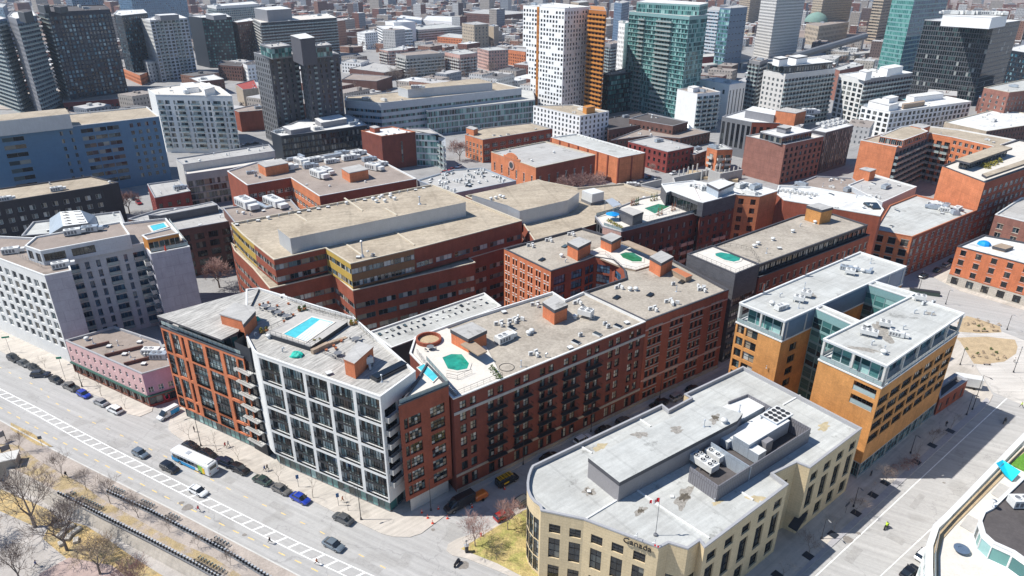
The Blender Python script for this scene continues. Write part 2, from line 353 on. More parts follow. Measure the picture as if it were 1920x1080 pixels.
def S(fh=3.3, bay=3.6, w=1.6, h=1.9, sill=.8, nx=2, ny=1, fr='frame_grey', gl='glass', z0=0., top=.7, rec=.22, n=None, rows=None, cols=None, bal=None, skip=None, cellw=None, band=None, sillm=None, m=None, edge=.0, shrink=None):
    return dict(fh=fh, bay=bay, w=w, h=h, sill=sill, nx=nx, ny=ny, fr=fr, gl=gl, z0=z0, top=top, rec=rec, n=n, rows=rows, cols=cols, bal=bal, skip=skip, band=band, sillm=sillm, m=m, edge=edge)
OCC = []
class Bld:
    def __init__(s, name, label, cat='building', group=None, at=(0, 0)):
        s.root = empty(name, (at[0], at[1], 0), label, cat, group); s.root['_o'] = (at[0], at[1], 0.); s.at = at
        s.wm = []; s.w = MB(); s.rm = []; s.r = MB(); s.cm = []; s.c = MB(); s.win = []; s.bal = []; s.sc = MB(); s.scm = []; s.cnt = {}
    def mi(s, lst, m):
        if m not in lst: lst.append(m)
        return lst.index(m)
    def facade(s, a, b, z0, z1, sp, wm):
        a = Vector(a); b = Vector(b); L_ = (b - a).length; d = (b - a) / L_; nrm = Vector((d.y, -d.x)); m = s.mi(s.wm, (sp or {}).get('m') or wm)
        if sp is None or L_ < 1.2: s.w.wallq(a, b, z0, z1, 0, L_, m); return
        if sp['rows']: rows = [(r[0], r[1]) for r in sp['rows']]
        else:
            rows = []; z = z0 + sp['z0']
            while z + sp['sill'] + sp['h'] <= z1 - sp['top'] + .01: rows.append((z + sp['sill'], z + sp['sill'] + sp['h'])); z += sp['fh']
        if sp['cols']: cols = [(c[0] * L_, c[1] * L_) if c[1] <= 1.0001 else c for c in sp['cols']]
        else:
            n = sp['n'] or max(1, int((L_ - 2 * sp['edge']) / sp['bay'])); bw = (L_ - 2 * sp['edge']) / n; w = min(sp['w'], bw - .12)
            if sp['w'] >= 90: w = bw - .12
            cols = [(sp['edge'] + bw * (i + .5) - w / 2, sp['edge'] + bw * (i + .5) + w / 2) for i in range(n)]
        if not rows or not cols: s.w.wallq(a, b, z0, z1, 0, L_, m); return
        P = lambda u: (a.x + d.x * u, a.y + d.y * u); u = 0; rc = sp['rec']; ang = math.atan2(d.y, d.x)
        for ci, (c0, c1) in enumerate(cols):
            if c0 > u + 1e-4: s.w.wallq(P(u), P(c0), z0, z1, u, c0, m)
            z = z0
            for ri, (r0, r1) in enumerate(rows):
                if sp['skip'] and sp['skip'](ci, ri): continue
                if r0 > z + 1e-4: s.w.wallq(P(c0), P(c1), z, r0, c0, c1, m)
                p0, p1 = P(c0), P(c1); q0 = (p0[0] - nrm.x * rc, p0[1] - nrm.y * rc); q1 = (p1[0] - nrm.x * rc, p1[1] - nrm.y * rc)
                s.w.face([(*p0, r0), (*p1, r0), (*q1, r0), (*q0, r0)], m); s.w.face([(*q0, r1), (*q1, r1), (*p1, r1), (*p0, r1)], m)
                s.w.face([(*p0, r0), (*q0, r0), (*q0, r1), (*p0, r1)], m); s.w.face([(*q1, r0), (*p1, r0), (*p1, r1), (*q1, r1)], m)
                mx = ((q0[0] + q1[0]) / 2, (q0[1] + q1[1]) / 2)
                s.win.append((mx[0], mx[1], r0, ang, c1 - c0, r1 - r0, sp['nx'], sp['ny'], sp['fr'], sp['gl'], sp['sillm'], rc))
                z = r1
            if z < z1 - 1e-4: s.w.wallq(P(c0), P(c1), z, z1, c0, c1, m)
            u = c1
            if sp['bal']:
                bs = sp['bal']     # dict(cols, depth, style, slab, rows)
                if bs.get('cols') is None or ci in bs['cols']:
                    for ri, (r0, r1) in enumerate(rows):
                        if bs.get('rows') is not None and ri not in bs['rows']: continue
                        c = P((c0 + c1) / 2); of = bs.get('off', .03)
                        for zo in bs.get('zs', [0]): s.bal.append((c[0] + nrm.x * of, c[1] + nrm.y * of, r0 + zo - bs.get('drop', .15), ang, (c1 - c0) + bs.get('ext', .5), bs.get('d', 1.5), bs.get('style', 'rail'), bs.get('slab', 'concrete')))
        if u < L_ - 1e-4: s.w.wallq(P(u), P(L_), z0, z1, u, L_, m)
        if sp['band']:
            for zb, hb, bm, pr in sp['band']:
                k = s.mi(s.scm, bm); c = P(L_ / 2); s.sc.box((c[0] + nrm.x * (pr / 2 + .004), c[1] + nrm.y * (pr / 2 + .004), zb), (L_ - .02, pr, hb), ang, k)
    def block(s, px, z1, wm, rm='roof_gravel', sp=None, ed=None, z0=0., par=.6, cap='cap_grey', pts=None, pw=.35, roof=True, zs=None, bottom=False):
        """one prism of the building; px: roof outline as seen, at height z1"""
        p = pts or WP(px, z1); p = [(q[0], q[1]) for q in p]; n = len(p); rev = area(p) < 0; s.poly = p; OCC.append(p)
        for i in range(n):
            a, b = p[i], p[(i + 1) % n]
            if rev: a, b = b, a
            d = Vector(b) - Vector(a); nr = Vector((d.y, -d.x)); mid = (Vector(a) + Vector(b)) / 2
            e = sp
            if ed and i in ed: e = ed[i]
            elif nr.normalized().dot(-mid.normalized()) < -.05: e = None
            s.facade(a, b, z0, z1, e, wm)
        q = ccw(p)
        if bottom: s.w.face([(x, y, z0) for x, y in reversed(q)], s.mi(s.wm, wm))
        if not roof: return s
        r = s.mi(s.rm, rm)
        if par > 0:
            i_ = inset(q, pw); o_ = inset(q, -.06); k = s.mi(s.cm, cap)
            for j in range(n):
                jj = (j + 1) % n
                s.c.face([(*o_[j], z1 + .1), (*o_[jj], z1 + .1), (*i_[jj], z1 + .1), (*i_[j], z1 + .1)], k)
                s.c.face([(*o_[j], z1 - .16), (*o_[jj], z1 - .16), (*o_[jj], z1 + .1), (*o_[j], z1 + .1)], k)
                s.c.face([(*i_[jj], z1 - par), (*i_[j], z1 - par), (*i_[j], z1 + .1), (*i_[jj], z1 + .1)], k)
            s.r.face([(*t, z1 - par) for t in inset(q, pw - .02)], r)
        else: s.r.face([(*t, z1 + .004) for t in q], r)
        s.zr = z1 - max(par, 0)
        return s
    def pent(s, name, px, z0, z1, m='brick_orange', mt='roof_grey', cap='cap_dark', ov=.12, pts=None):
        """roof-top box: px = its top outline"""
        b = MB(); p = ccw(pts or WP(px, z1)); th = .85 if cap == 'cap_dark' else .3; b.prism(p, z0, z1 - th, 0); b.prism(inset(p, -ov), z1 - th, z1, 2, 1, True); return b.build(name, [m, mt, cap], s.root)
    def poly3(s, name, px, z, th, m, sides=None, pts=None):
        b = MB(); b.prism(pts or WP(px, z), z - th, z, 1 if sides else 0, 0); return b.build(name, [m] + ([sides] if sides else []), s.root)
    def put(s, kind, x, y, z=None, rz=0, sc=None):
        """a piece of roof equipment, at the point seen at x, y"""
        z = s.zr if z is None else z; p = W(x, y, z); s.putw(kind, p.x, p.y, z, rz, sc)
    def putw(s, kind, x, y, z, rz=0, sc=None):
        nm, me = PROTO[kind]; c = s.cnt.get(nm, 0)
        if c >= 98: return
        s.cnt[nm] = c + 1; inst(nm, me, s.root, (x - s.at[0], y - s.at[1], z), rz, sc)
    def scatter(s, n, kinds, seed=1, z=None, poly=None, m=1.5):
        r = random.Random(seed); q = inset(ccw(poly or s.poly), m); z = s.zr if z is None else z
        xs = [a[0] for a in q]; ys = [a[1] for a in q]; t = 0
        while n and t < 400:
            t += 1; x, y = r.uniform(min(xs), max(xs)), r.uniform(min(ys), max(ys))
            if inpoly(x, y, q): s.putw(r.choice(kinds), x, y, z, r.choice((GA, GA + math.pi / 2)) + r.uniform(-.05, .05)); n -= 1
    def finish(s, wname='wall'):
        s.w.build(wname, s.wm, s.root); s.r.build('roof', s.rm, s.root); s.c.build('parapet', s.cm, s.root); s.sc.build('trim', s.scm, s.root)
        for nm, lst, f in (('window', s.win, lambda t: winmesh(*t[4:])), ('balcony', s.bal, lambda t: balcmesh(*t[4:]))):
            def vis(t):
                px = PX((t[0], t[1], t[2])); on = -30 < px[0] < 1950 and -30 < px[1] < 1110
                return (not on, math.hypot(t[0], t[1]))
            lst.sort(key=vis); rest = MB(); rm_ = []
            for i, t in enumerate(lst):
                mb, me = f(t)
                if i < 98 and (t[4] * 650 / max(60, math.hypot(t[0], t[1])) > 1.6): inst(nm, me, s.root, (t[0] - s.at[0], t[1] - s.at[1], t[2]), t[3])
                else:
                    mo = []
                    for q in me.materials:
                        if q not in rm_: rm_.append(q)
                        mo.append(rm_.index(q))
                    k = len(rest.v); M = Matrix.Translation((t[0], t[1], t[2])) @ Matrix.Rotation(t[3], 4, 'Z')
                    rest.v += [tuple(M @ Vector(p)) for p in mb.v]; rest.f += [tuple(j + k for j in ff) for ff in mb.f]; rest.m += [mo[j] for j in mb.m]; rest.uv += mb.uv
            if rest.v:
                o = rest.build(nm, rm_, s.root); o['kind'] = 'stuff'
        return s
def inpoly(x, y, q):
    c = False; n = len(q)
    for i in range(n):
        (x1, y1), (x2, y2) = q[i], q[(i + 1) % n]
        if (y1 > y) != (y2 > y) and x < (x2 - x1) * (y - y1) / (y2 - y1) + x1: c = not c
    return c
GA = R(38)
# ------------------------------------------------------------------ roof equipment prototypes (meshes only)
PROTO = {}
def proto(key, name, f, mats, smooth=False):
    b = MB(); f(b); PROTO[key] = (name, b.mesh(name, mats, smooth=smooth))
def _turb(b):
    b.lathe((0, 0, 0), [(.45, 0), (.4, .25), (.3, .3), (.3, .5), (.62, .55), (.7, .75), (.55, .98), (.2, 1.1)], 12)
def _goose(b):
    b.tube((0, 0, 0), (0, 0, .9), .14, n=8); b.tube((0, 0, .9), (.3, 0, 1.05), .14, n=8); b.tube((.3, 0, 1.05), (.45, 0, .85), .14, n=8)
def _ac(b):
    b.box((0, 0, .12), (1.0, .42, .85), 0, 0); b.box((.3, 0, 0), (.1, .5, .12), 0, 1); b.box((-.3, 0, 0), (.1, .5, .12), 0, 1)
    b.tube((0.1, -.21, .55), (0.1, -.235, .55), .32, n=12, m=1); b.tube((0, 0, .97), (0, 0, 1.0), .2, n=10, m=1)
def _acs(b):
    for i, (x, y, r) in enumerate(((-.9, 0, 0), (.5, .4, .3), (.2, -1.0, 1.5))):
        ca, sa = math.cos(r), math.sin(r)
        b.box((x, y, .12), (1.0, .42, .85), r, 0); b.box((x, y, 0), (.8, .5, .12), r, 1)
        b.tube((x + sa * .21, y - ca * .21, .55), (x + sa * .235, y - ca * .235, .55), .3, n=10, m=1)
def _sky(b):
    b.box((0, 0, 0), (1.3, 2.0, .3), 0, 0); b.face([(-.6, -.95, .32), (.6, -.95, .32), (.6, .95, .5), (-.6, .95, .5)], 1); b.face([(-.6, .95, .3), (-.6, .95, .5), (.6, .95, .5), (.6, .95, .3)], 0)
    b.face([(-.6, -.95, .3), (-.6, -.95, .32), (-.6, .95, .5), (-.6, .95, .3)], 0); b.face([(.6, -.95, .3), (.6, .95, .3), (.6, .95, .5), (.6, -.95, .32)], 0)
def _pipe(b): b.tube((0, 0, 0), (0, 0, 1.5), .09, n=8, m=0); b.lathe((0, 0, 0), [(.3, 0), (.12, .3), (.1, .3)], 10, 0); b.lathe((0, 0, 1.5), [(.2, 0), (.2, .12), (.05, .2)], 8, 0)
def _rtu(b):
    b.box((0, 0, .25), (4.2, 2.0, 1.5), 0, 0); b.box((0, 0, 0), (3.9, 1.7, .25), 0, 1); b.box((2.75, 0, .45), (1.3, 1.5, .9), 0, 0)
    for x in (-1.2, .1): b.lathe((x, 0, 1.75), [(.62, 0), (.62, .16), (.5, .17)], 14, 0); b.lathe((x, 0, 1.9), [(.5, 0), (.45, .03)], 14, 1)
    for x in (-1.6, -.8, 0, .8): b.box((x, -1.003, .5), (.55, .02, .9), 0, 2)
def _hatch(b): b.box((0, 0, 0), (1.0, 1.0, .45), 0, 0); b.box((0, 0, .45), (1.14, 1.14, .1), 0, 1)
def _cond(b):   # condenser with six fans on legs
    b.box((0, 0, .9), (5.0, 2.3, 1.3), 0, 0)
    for x in (-2.2, 0, 2.2):
        for y in (-1, 1): b.box((x, y, 0), (.15, .15, .9), 0, 2)
    for x in (-1.6, 0, 1.6):
        for y in (-.56, .56): b.lathe((x, y, 2.2), [(.54, 0), (.54, .2), (.46, .21)], 16, 0); b.lathe((x, y, 2.4), [(.46, 0), (.42, .02)], 16, 1); b.lathe((x, y, 2.42), [(.15, 0), (.13, .06)], 8, 0)
def _cond4(b):
    b.box((0, 0, .9), (3.4, 2.3, 1.3), 0, 0)
    for x in (-1.5, 1.5):
        for y in (-1, 1): b.box((x, y, 0), (.15, .15, .9), 0, 2)
    for x in (-.8, .8):
        for y in (-.56, .56): b.lathe((x, y, 2.2), [(.54, 0), (.54, .2), (.46, .21)], 16, 0); b.lathe((x, y, 2.4), [(.46, 0), (.42, .02)], 16, 1); b.lathe((x, y, 2.42), [(.15, 0), (.13, .06)], 8, 0)
def _duct(b):
    b.box((0, 0, .3), (6, 1.0, .9), 0, 0); b.box((2.55, 1.9, .3), (.9, 2.8, .9), 0, 0); b.box((-2, 0, 0), (.2, .8, .3), 0, 1); b.box((2, 0, 0), (.2, .8, .3), 0, 1)
def _dish(b): b.tube((0, 0, 0), (0, 0, 1.2), .05, n=6); b.lathe((0, .1, 1.2), [(.05, 0), (.35, .12), (.5, .3)], 12)
def _stain(b):
    r_ = random.Random(3); b.face([((1.6 + r_.uniform(-.6, .5)) * math.cos(i * .3927), (1.1 + r_.uniform(-.4, .4)) * math.sin(i * .3927), .012) for i in range(16)])
for k_, n_, f_, m_ in (('turb', 'roof_vent', _turb, ['metal_white']), ('goose', 'vent_pipe', _goose, ['metal_silver']), ('ac', 'air_conditioner', _ac, ['metal_white', 'metal_mid']), ('acs', 'air_conditioner_cluster', _acs, ['metal_white', 'metal_mid']),
        ('sky', 'skylight', _sky, ['metal_white', 'glass_dark']), ('skyd', 'skylight', _sky, ['metal_dark', 'glass']), ('pipe', 'vent_pipe', _pipe, ['metal_silver']), ('rtu', 'air_handler', _rtu, ['metal_white', 'metal_mid', 'metal_mid']),
        ('rtug', 'air_handler', _rtu, ['metal_sheet', 'metal_mid', 'metal_mid']), ('hatch', 'roof_hatch', _hatch, ['metal_mid', 'metal_white']), ('cond', 'condenser', _cond, ['metal_white', 'metal_dark', 'metal_mid']), ('cond4', 'condenser', _cond4, ['metal_white', 'metal_dark', 'metal_mid']),
        ('duct', 'air_duct', _duct, ['metal_sheet', 'metal_mid']), ('dish', 'satellite_dish', _dish, ['metal_white'])):
    proto(k_, n_, f_, m_, k_ in ('turb', 'dish'))
SMALL = ['turb', 'goose', 'ac', 'pipe', 'hatch', 'sky']; MIX = SMALL + ['rtu', 'acs', 'rtug', 'ac']
# ------------------------------------------------------------------ ground, pavements, markings
mat('asphalt', (.40, .39, .375), kind='road', var=.06, scale=.06, fine=1.5, fvar=.05, rough=.95, spec=.15, sang=28)
mat('asphalt_dark', (.30, .295, .29), kind='road', var=.1, scale=.1, fine=1.5, fvar=.06, rough=.95, spec=.15, sang=-42)
mat('pavement', (.50, .455, .40), kind='road', var=.07, scale=.3, fine=.9, fvar=.05, rough=.95, sang=-40)
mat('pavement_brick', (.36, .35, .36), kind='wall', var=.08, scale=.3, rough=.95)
mat('plaza', (.53, .50, .46), kind='road', var=.07, scale=.15, rough=.95)
mat('gravel_path', (.37, .32, .28), var=.2, scale=.25, fine=2.5, fvar=.14, rough=1)
mat('dead_grass', (.46, .33, .15), kind='ground2', c2=(.34, .27, .15), gs=.35, var=.22, scale=.6, fine=4, fvar=.25, rough=1)
mat('verge_grass', (.35, .27, .15), kind='ground2', c2=(.37, .31, .26), gs=.3, var=.22, scale=.5, fine=4, fvar=.22, rough=1)
mat('lawn', (.30, .28, .09), kind='ground2', c2=(.40, .31, .13), gs=.22, var=.25, scale=.5, fine=4, fvar=.25, rough=1)
mat('soil', (.42, .32, .20), var=.15, scale=.5, fine=3, fvar=.15, rough=1)
mat('turf', (.10, .24, .03), var=.25, scale=2, fine=6, fvar=.3, rough=1)
mat('paint_white', (.78, .78, .76), var=.12, scale=1.5, fine=3, fvar=.12)
mat('paint_yellow', (.72, .52, .20), var=.12, scale=2, fine=4, fvar=.15)
mat('terrace_paving', (.40, .37, .34), kind='wall', var=.14, scale=.2, rough=.95)
mat('pink_gravel', (.38, .29, .26), var=.15, scale=.4, rough=1)
mat('quay_stone', (.42, .38, .33), kind='wall', var=.16, scale=.3, blocks=(1.6, .6, .03), mort=.85, b2=.92, rough=.95)

LZ = -2.6
WLINE = WP([(-420, 660), (-60, 842), (75, 910), (112, 932), (190, 967), (275, 1010), (360, 1055), (420, 1090), (620, 1200)])
g = MB(); e = WLINE[-1]
gp = [tuple(p) for p in WLINE] + [(e.x + 30, -150), (7000, -150), (7000, 9000), (-7000, 9000), (-7000, WLINE[0].y)]
g.face([(x, y, 0) for x, y in ccw(gp)]); struct(g.build('ground', ['asphalt']))
t = MB(); t.face([(-500, -120, LZ), (60, -120, LZ), (60, 330, LZ), (-500, 330, LZ)]); struct(t.build('terrace', ['terrace_paving']))
# retaining wall of the promenade
rw = empty('retaining_wall', (WLINE[4].x, WLINE[4].y, 0), 'long pale stone retaining wall between the promenade lawn and the lower park', 'wall'); rw['_o'] = (WLINE[4].x, WLINE[4].y, 0.)
w_ = MB(); cp_ = MB(); u = 0
for a, b in zip(WLINE, WLINE[1:]):
    d = (b - a).normalized(); n = Vector((d.y, -d.x)); l = (b - a).length
    if n.dot(-a) < 0: n = -n
    o = n * 1.25
    w_.face([(a.x + o.x, a.y + o.y, LZ), (b.x + o.x, b.y + o.y, LZ), (b.x, b.y, .02), (a.x, a.y, .02)], 0, [(u, LZ), (u + l, LZ), (u + l, 0), (u, 0)]); u += l
    i1, i2, o1, o2 = a - n * .5, b - n * .5, a + n * .12, b + n * .12
    cp_.prism([i1, i2, o2, o1], .0, .14)
w_.build('wall_face', ['quay_stone'], rw); cp_.build('coping', ['quay_stone'], rw)

EDGE = [(-160, 695), (0, 788), (100, 843), (213, 900), (333, 960), (480, 1037), (562, 1080), (700, 1150)]
sheet('promenade_path', EDGE + [(620, 1200), (420, 1090), (360, 1055), (275, 1010), (190, 967), (112, 932), (75, 910), (-60, 842), (-200, 770)], .004, 'gravel_path')
o = sheet('grass', [(-60, 815), (0, 832), (35, 835), (70, 862), (110, 885), (150, 905), (190, 935), (260, 975), (330, 1015), (400, 1045), (470, 1090), (530, 1140), (470, 1100), (400, 1066), (340, 1036), (270, 1000), (190, 959), (110, 922), (60, 895), (0, 866), (-60, 835)], .009, 'verge_grass', False); o['kind'] = 'stuff'
o = sheet('grass', [(20, 792), (60, 812), (100, 838), (70, 835), (20, 805)], .009, 'dead_grass', False); o['kind'] = 'stuff'
# lower terrace ground patches
o = sheet('leaf_litter', [(200, 1010), (250, 1045), (330, 1095), (400, 1140), (180, 1140), (140, 1060), (80, 1010), (100, 970), (160, 985)], LZ + .01, 'dead_grass', False); o['kind'] = 'stuff'
sheet('gravel_bed', [(75, 1075), (130, 1045), (210, 1060), (260, 1100), (250, 1160), (40, 1160)], LZ + .016, 'pink_gravel')
o = sheet('grass', [(-40, 900), (20, 925), (90, 955), (120, 985), (60, 985), (-40, 940)], LZ + .01, 'dead_grass', False); o['kind'] = 'stuff'

sheet('pavement', [(-90, 575), (-60, 625), (-20, 647), (14, 665), (60, 687), (99, 706), (152, 731), (195, 747), (240, 776), (262, 781), (285, 771), (300, 700), (120, 590)], .12, 'pavement', thick=.12)
sheet('pavement', [(315, 803), (322, 812), (345, 827), (480, 887), (547, 918), (623, 958), (680, 983), (715, 1000), (737, 1006), (768, 1007), (790, 1000), (806, 988), (914, 907), (1021, 847), (1110, 807), (1251, 747), (1358, 690), (1440, 655), (1420, 600), (850, 800), (480, 700), (337, 765), (318, 785)], .12, 'pavement', thick=.12)
sheet('pavement', [(837, 1032), (840, 1020), (857, 1010), (920, 990), (1000, 940), (1120, 866), (1300, 770), (1420, 705), (1560, 620), (1700, 560), (1800, 640), (1862, 740), (1856, 753), (1847, 763), (1683, 913), (1500, 1080), (1400, 1180), (1050, 1140), (1000, 1101), (940, 1073), (875, 1047), (848, 1041)], .12, 'pavement', thick=.12)
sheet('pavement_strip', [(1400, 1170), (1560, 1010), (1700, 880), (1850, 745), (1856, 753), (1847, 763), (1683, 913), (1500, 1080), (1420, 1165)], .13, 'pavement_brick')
o = sheet('lawn', [(864, 1029), (930, 988), (986, 955), (1040, 960), (1040, 1110), (1012, 1095), (980, 1081), (932, 1056)], .135, 'lawn', False); o['kind'] = 'stuff'
# plaza on the right
sheet('plaza', [(1700, 545), (1760, 575), (1925, 640), (2100, 700), (2100, 860), (1920, 760), (1862, 735), (1800, 640)], .05, 'plaza', thick=.05)
sheet('planting_bed', [(1793, 633), (1850, 631), (1903, 637), (1908, 650), (1905, 663), (1883, 678), (1840, 683), (1800, 679), (1784, 668), (1782, 650)], .07, 'soil')
sheet('planting_bed', [(1812, 592), (1840, 600), (1875, 612), (1878, 623), (1840, 625), (1797, 622), (1795, 605)], .07, 'soil')
sheet('pavement', [(1745, 517), (1800, 545), (1925, 583), (2060, 625), (2060, 560), (1900, 520), (1775, 490)], .12, 'pavement', thick=.12)
sheet('pavement', [(1660, 520), (1690, 505), (1745, 480), (1790, 460), (1780, 440), (1700, 470), (1640, 500)], .12, 'pavement', thick=.12)
sheet('pavement', [(-60, 470), (-60, 560), (10, 560), (420, 560), (520, 500), (330, 430), (100, 400)], .1, 'asphalt_dark', thick=.1)

sheet('street', None, .006, 'asphalt_dark', pts=[(-2500, 330), (-150, 232), (-62, 178), (62, 196), (128, 246), (215, 268), (2500, 900), (2500, 2500), (-2500, 2500)])
def polyline(px, z, w, name, m, dash=None, off=0):
    P = WP(px, z); b = MB(); carry = 0
    segs = []
    for p, q in zip(P, P[1:]):
        d = q - p; l = d.length; d /= l; n = Vector((-d.y, d.x)) * w / 2
        if not dash: segs.append((p, q, n))
        else:
            s = -carry
            while s < l:
                a, e_ = max(s, 0), min(s + dash[0], l)
                if e_ > a: segs.append((p + d * a, p + d * e_, n))
                s += dash[1]
            carry = l - (s - dash[1])
            if carry >= dash[1]: carry = 0
    for p, q, n in segs: b.face([(p.x - n.x, p.y - n.y, z), (q.x - n.x, q.y - n.y, z), (q.x + n.x, q.y + n.y, z), (p.x + n.x, p.y + n.y, z)])
    return struct(b.build(name, [m]))
UP = [(-160, 640), (0, 729), (73, 766), (157, 812), (233, 852), (347, 910), (417, 946), (480, 977), (560, 1017), (640, 1053), (700, 1080), (800, 1130)]
LO = [(-180, 648), (0, 743), (73, 781), (157, 830), (233, 870), (347, 929), (417, 965), (480, 998), (560, 1038), (640, 1076), (700, 1104), (780, 1142)]
polyline(UP, .012, .22, 'lane_line', 'paint_white'); polyline(LO, .012, .22, 'lane_line', 'paint_white')
A, B_ = WP(UP, .01), WP(LO, .01); b = MB()
def along(P, s):
    for p, q in zip(P, P[1:]):
        l = (q - p).length
        if s <= l: return p + (q - p) * s / l
        s -= l
    return P[-1]
s_ = 1
while s_ < 175:
    p, q = along(A, s_ + 1.6), along(B_, s_ * 1.0 + .2); d = (q - p).normalized(); n = Vector((-d.y, d.x)) * .2
    b.face([(p.x - n.x, p.y - n.y, .009), (q.x - n.x, q.y - n.y, .009), (q.x + n.x, q.y + n.y, .009), (p.x + n.x, p.y + n.y, .009)]); s_ += 3.1
struct(b.build('road_marking', ['paint_white']))
polyline(EDGE, .02, .3, 'kerb_line', 'concrete_light')
polyline([(-60, 728), (10, 770), (33, 782), (68, 802), (100, 820), (147, 845), (175, 860), (215, 882), (255, 902), (282, 917), (327, 940), (410, 980), (442, 997), (475, 1012), (510, 1030), (563, 1055), (593, 1070), (680, 1110)], .012, .2, 'lane_line', 'paint_yellow', (1.6, 4))
polyline([(-20, 678), (30, 705), (75, 727), (98, 752), (147, 780), (200, 803), (308, 855), (372, 886), (443, 924), (518, 957), (598, 995), (665, 1035), (760, 1085)], .012, .18, 'lane_line', 'paint_yellow', (1.3, 5.2))
polyline([(1500, 1108), (1533, 1077), (1627, 990), (1700, 922), (1863, 770), (1895, 740)], .012, .2, 'lane_line', 'paint_white')
polyline([(1600, 1128), (1653, 1078), (1740, 997), (1765, 975), (1920, 830)], .012, .16, 'lane_line', 'paint_white')
b = MB(); rs = random.Random(5)                # manholes, patches on the asphalt
for x, y, r in ((340, 943, .6), (352, 952, 1.2), (1610, 1000, .5), (1590, 1012, 1.1), (812, 993, .45), (757, 1000, .5), (1222, 800, .4), (868, 1060, 1.2), (458, 1003, .5), (1846, 762, .4), (1770, 905, .35)):
    p = W(x, y, .016); b.face([(p.x + r * math.cos(a) * rs.uniform(.8, 1.1), p.y + r * math.sin(a) * rs.uniform(.6, 1), .016 if y < 1200 else .14) for a in [i * math.pi / 6 for i in range(12)]])
mat('patch', (.22, .20, .18), var=.2, scale=2)
struct(b.build('road_patches', ['patch']))
b = MB(); rs = random.Random(9); mat('patch_light', (.33, .32, .305), var=.12, scale=1)
for x, y, lx, ly, a in ((140, 720, 5, 1.6, 2.65), (300, 800, 3.5, 2, 2.6), (520, 950, 4, 1.5, 2.6), (690, 1060, 6, 1.4, 2.6), (760, 1050, 3, 2, 1.2), (1600, 1040, 5, 1.6, .75), (1720, 940, 6, 1.2, .75), (1800, 850, 3, 2, .75), (60, 745, 4, 1.5, 2.6), (430, 900, 3, 1.8, 2.6), (240, 905, 2.5, 1, 2.6), (1680, 1010, 2, 3, .75), (900, 960, 4, 2, .75), (1150, 815, 6, 1.6, .6)):
    p = W(x, y, 0); ca_, sa_ = math.cos(a), math.sin(a); b.face([(p.x + ca_ * i * lx / 2 - sa_ * j * ly / 2, p.y + sa_ * i * lx / 2 + ca_ * j * ly / 2, .006) for i, j in ((-1, -1), (1, -1), (1, 1), (-1, 1))])
struct(b.build('road_patches', ['patch_light']))
# ------------------------------------------------------------------ near buildings
def BB(name, label, px, z, *a, cat='building', group=None, **k):
    p = WP(px, z) if px else k['pts']; b = Bld(name, label, cat, group, (sum(q[0] for q in p) / len(p), sum(q[1] for q in p) / len(p)))
    b.block(px, z, *a, **k); return b
def rail(b, px, z, h=1.05, m='frame_black', sp=1.6, name='railing', glass=False, pts=None):
    P = pts or [W(x, y, z) for x, y in px]; q = MB()
    for p, r in zip(P, P[1:]):
        p, r = Vector((p[0], p[1], z)), Vector((r[0], r[1], z)); l = (r - p).length; n = max(1, round(l / sp))
        q.tube(p + Vector((0, 0, h)), r + Vector((0, 0, h)), .035, n=4); q.tube(p + Vector((0, 0, h * .5)), r + Vector((0, 0, h * .5)), .018, n=4); q.tube(p + Vector((0, 0, h * .1)), r + Vector((0, 0, h * .1)), .018, n=4)
        for i in range(n + 1): c = p + (r - p) * i / n; q.tube(c, c + Vector((0, 0, h)), .03, n=4)
        if glass:
            q.face([p + Vector((0, 0, .1)), r + Vector((0, 0, .1)), r + Vector((0, 0, h - .05)), p + Vector((0, 0, h - .05))], 1)
    return q.build(name, [m, 'rail_glass'], b.root)
def pool(b, px, z, water='water_green', rim=.45, bed=None, pts=None):
    """pool with a raised rim; its water is a sub-part"""
    p = ccw(pts or WP(px, z)); o = inset(p, -rim); r = MB(); n = len(p)
    for i in range(n):
        j = (i + 1) % n
        r.face([(*o[i], z + .12), (*o[j], z + .12), (*p[j], z + .12), (*p[i], z + .12)]); r.face([(*o[i], z), (*o[j], z), (*o[j], z + .12), (*o[i], z + .12)])
        r.face([(*p[j], z + .01), (*p[i], z + .01), (*p[i], z + .12), (*p[j], z + .12)], 1)
    so = r.build('swimming_pool', ['deck_pale', 'pool_shell'], b.root)
    q = MB(); q.face([(x, y, z + .05) for x, y in p]); w = q.build('water', [water], so, off=tuple(b.root['_o'])); return so
def clump(name, pts, z, r, m, parent=None, n=60, leaf=.22, label=None, cat='plant', group=None, h=1.0, pot=None, seed=1):
    """a shrub row: leaf-sized faces round a line of points"""
    rr = random.Random(seed + len(pts) * 7); b = MB(); c0 = pts[0]
    root = empty(name, (c0[0], c0[1], z), label, cat, group) if label else None
    for (x, y) in pts:
        for _ in range(n):
            a, e = rr.uniform(0, 6.28), rr.uniform(-.2, 1.5); q = r * rr.uniform(.45, 1)
            c = Vector((x + q * math.cos(a) * math.cos(e), y + q * math.sin(a) * math.cos(e), z + .1 + h * abs(math.sin(e)) * rr.uniform(.5, 1.1)))
            u = Vector((rr.uniform(-1, 1), rr.uniform(-1, 1), rr.uniform(-1, 1))).normalized(); v = u.orthogonal().normalized(); s = leaf * rr.uniform(.6, 1.4)
            b.face([c - u * s, c + v * s * .6, c + u * s, c - v * s * .6])
    o = b.build('foliage', [m], root, off=(c0[0], c0[1], z) if root else None)
    if pot:
        q = MB()
        for (x, y) in pts: q.lathe((x, y, z), [(r * .45, 0), (r * .62, .45), (r * .5, .45), (r * .4, .4)], 10)
        q.build('pot', [pot], root, off=(c0[0], c0[1], z))
    return root or o

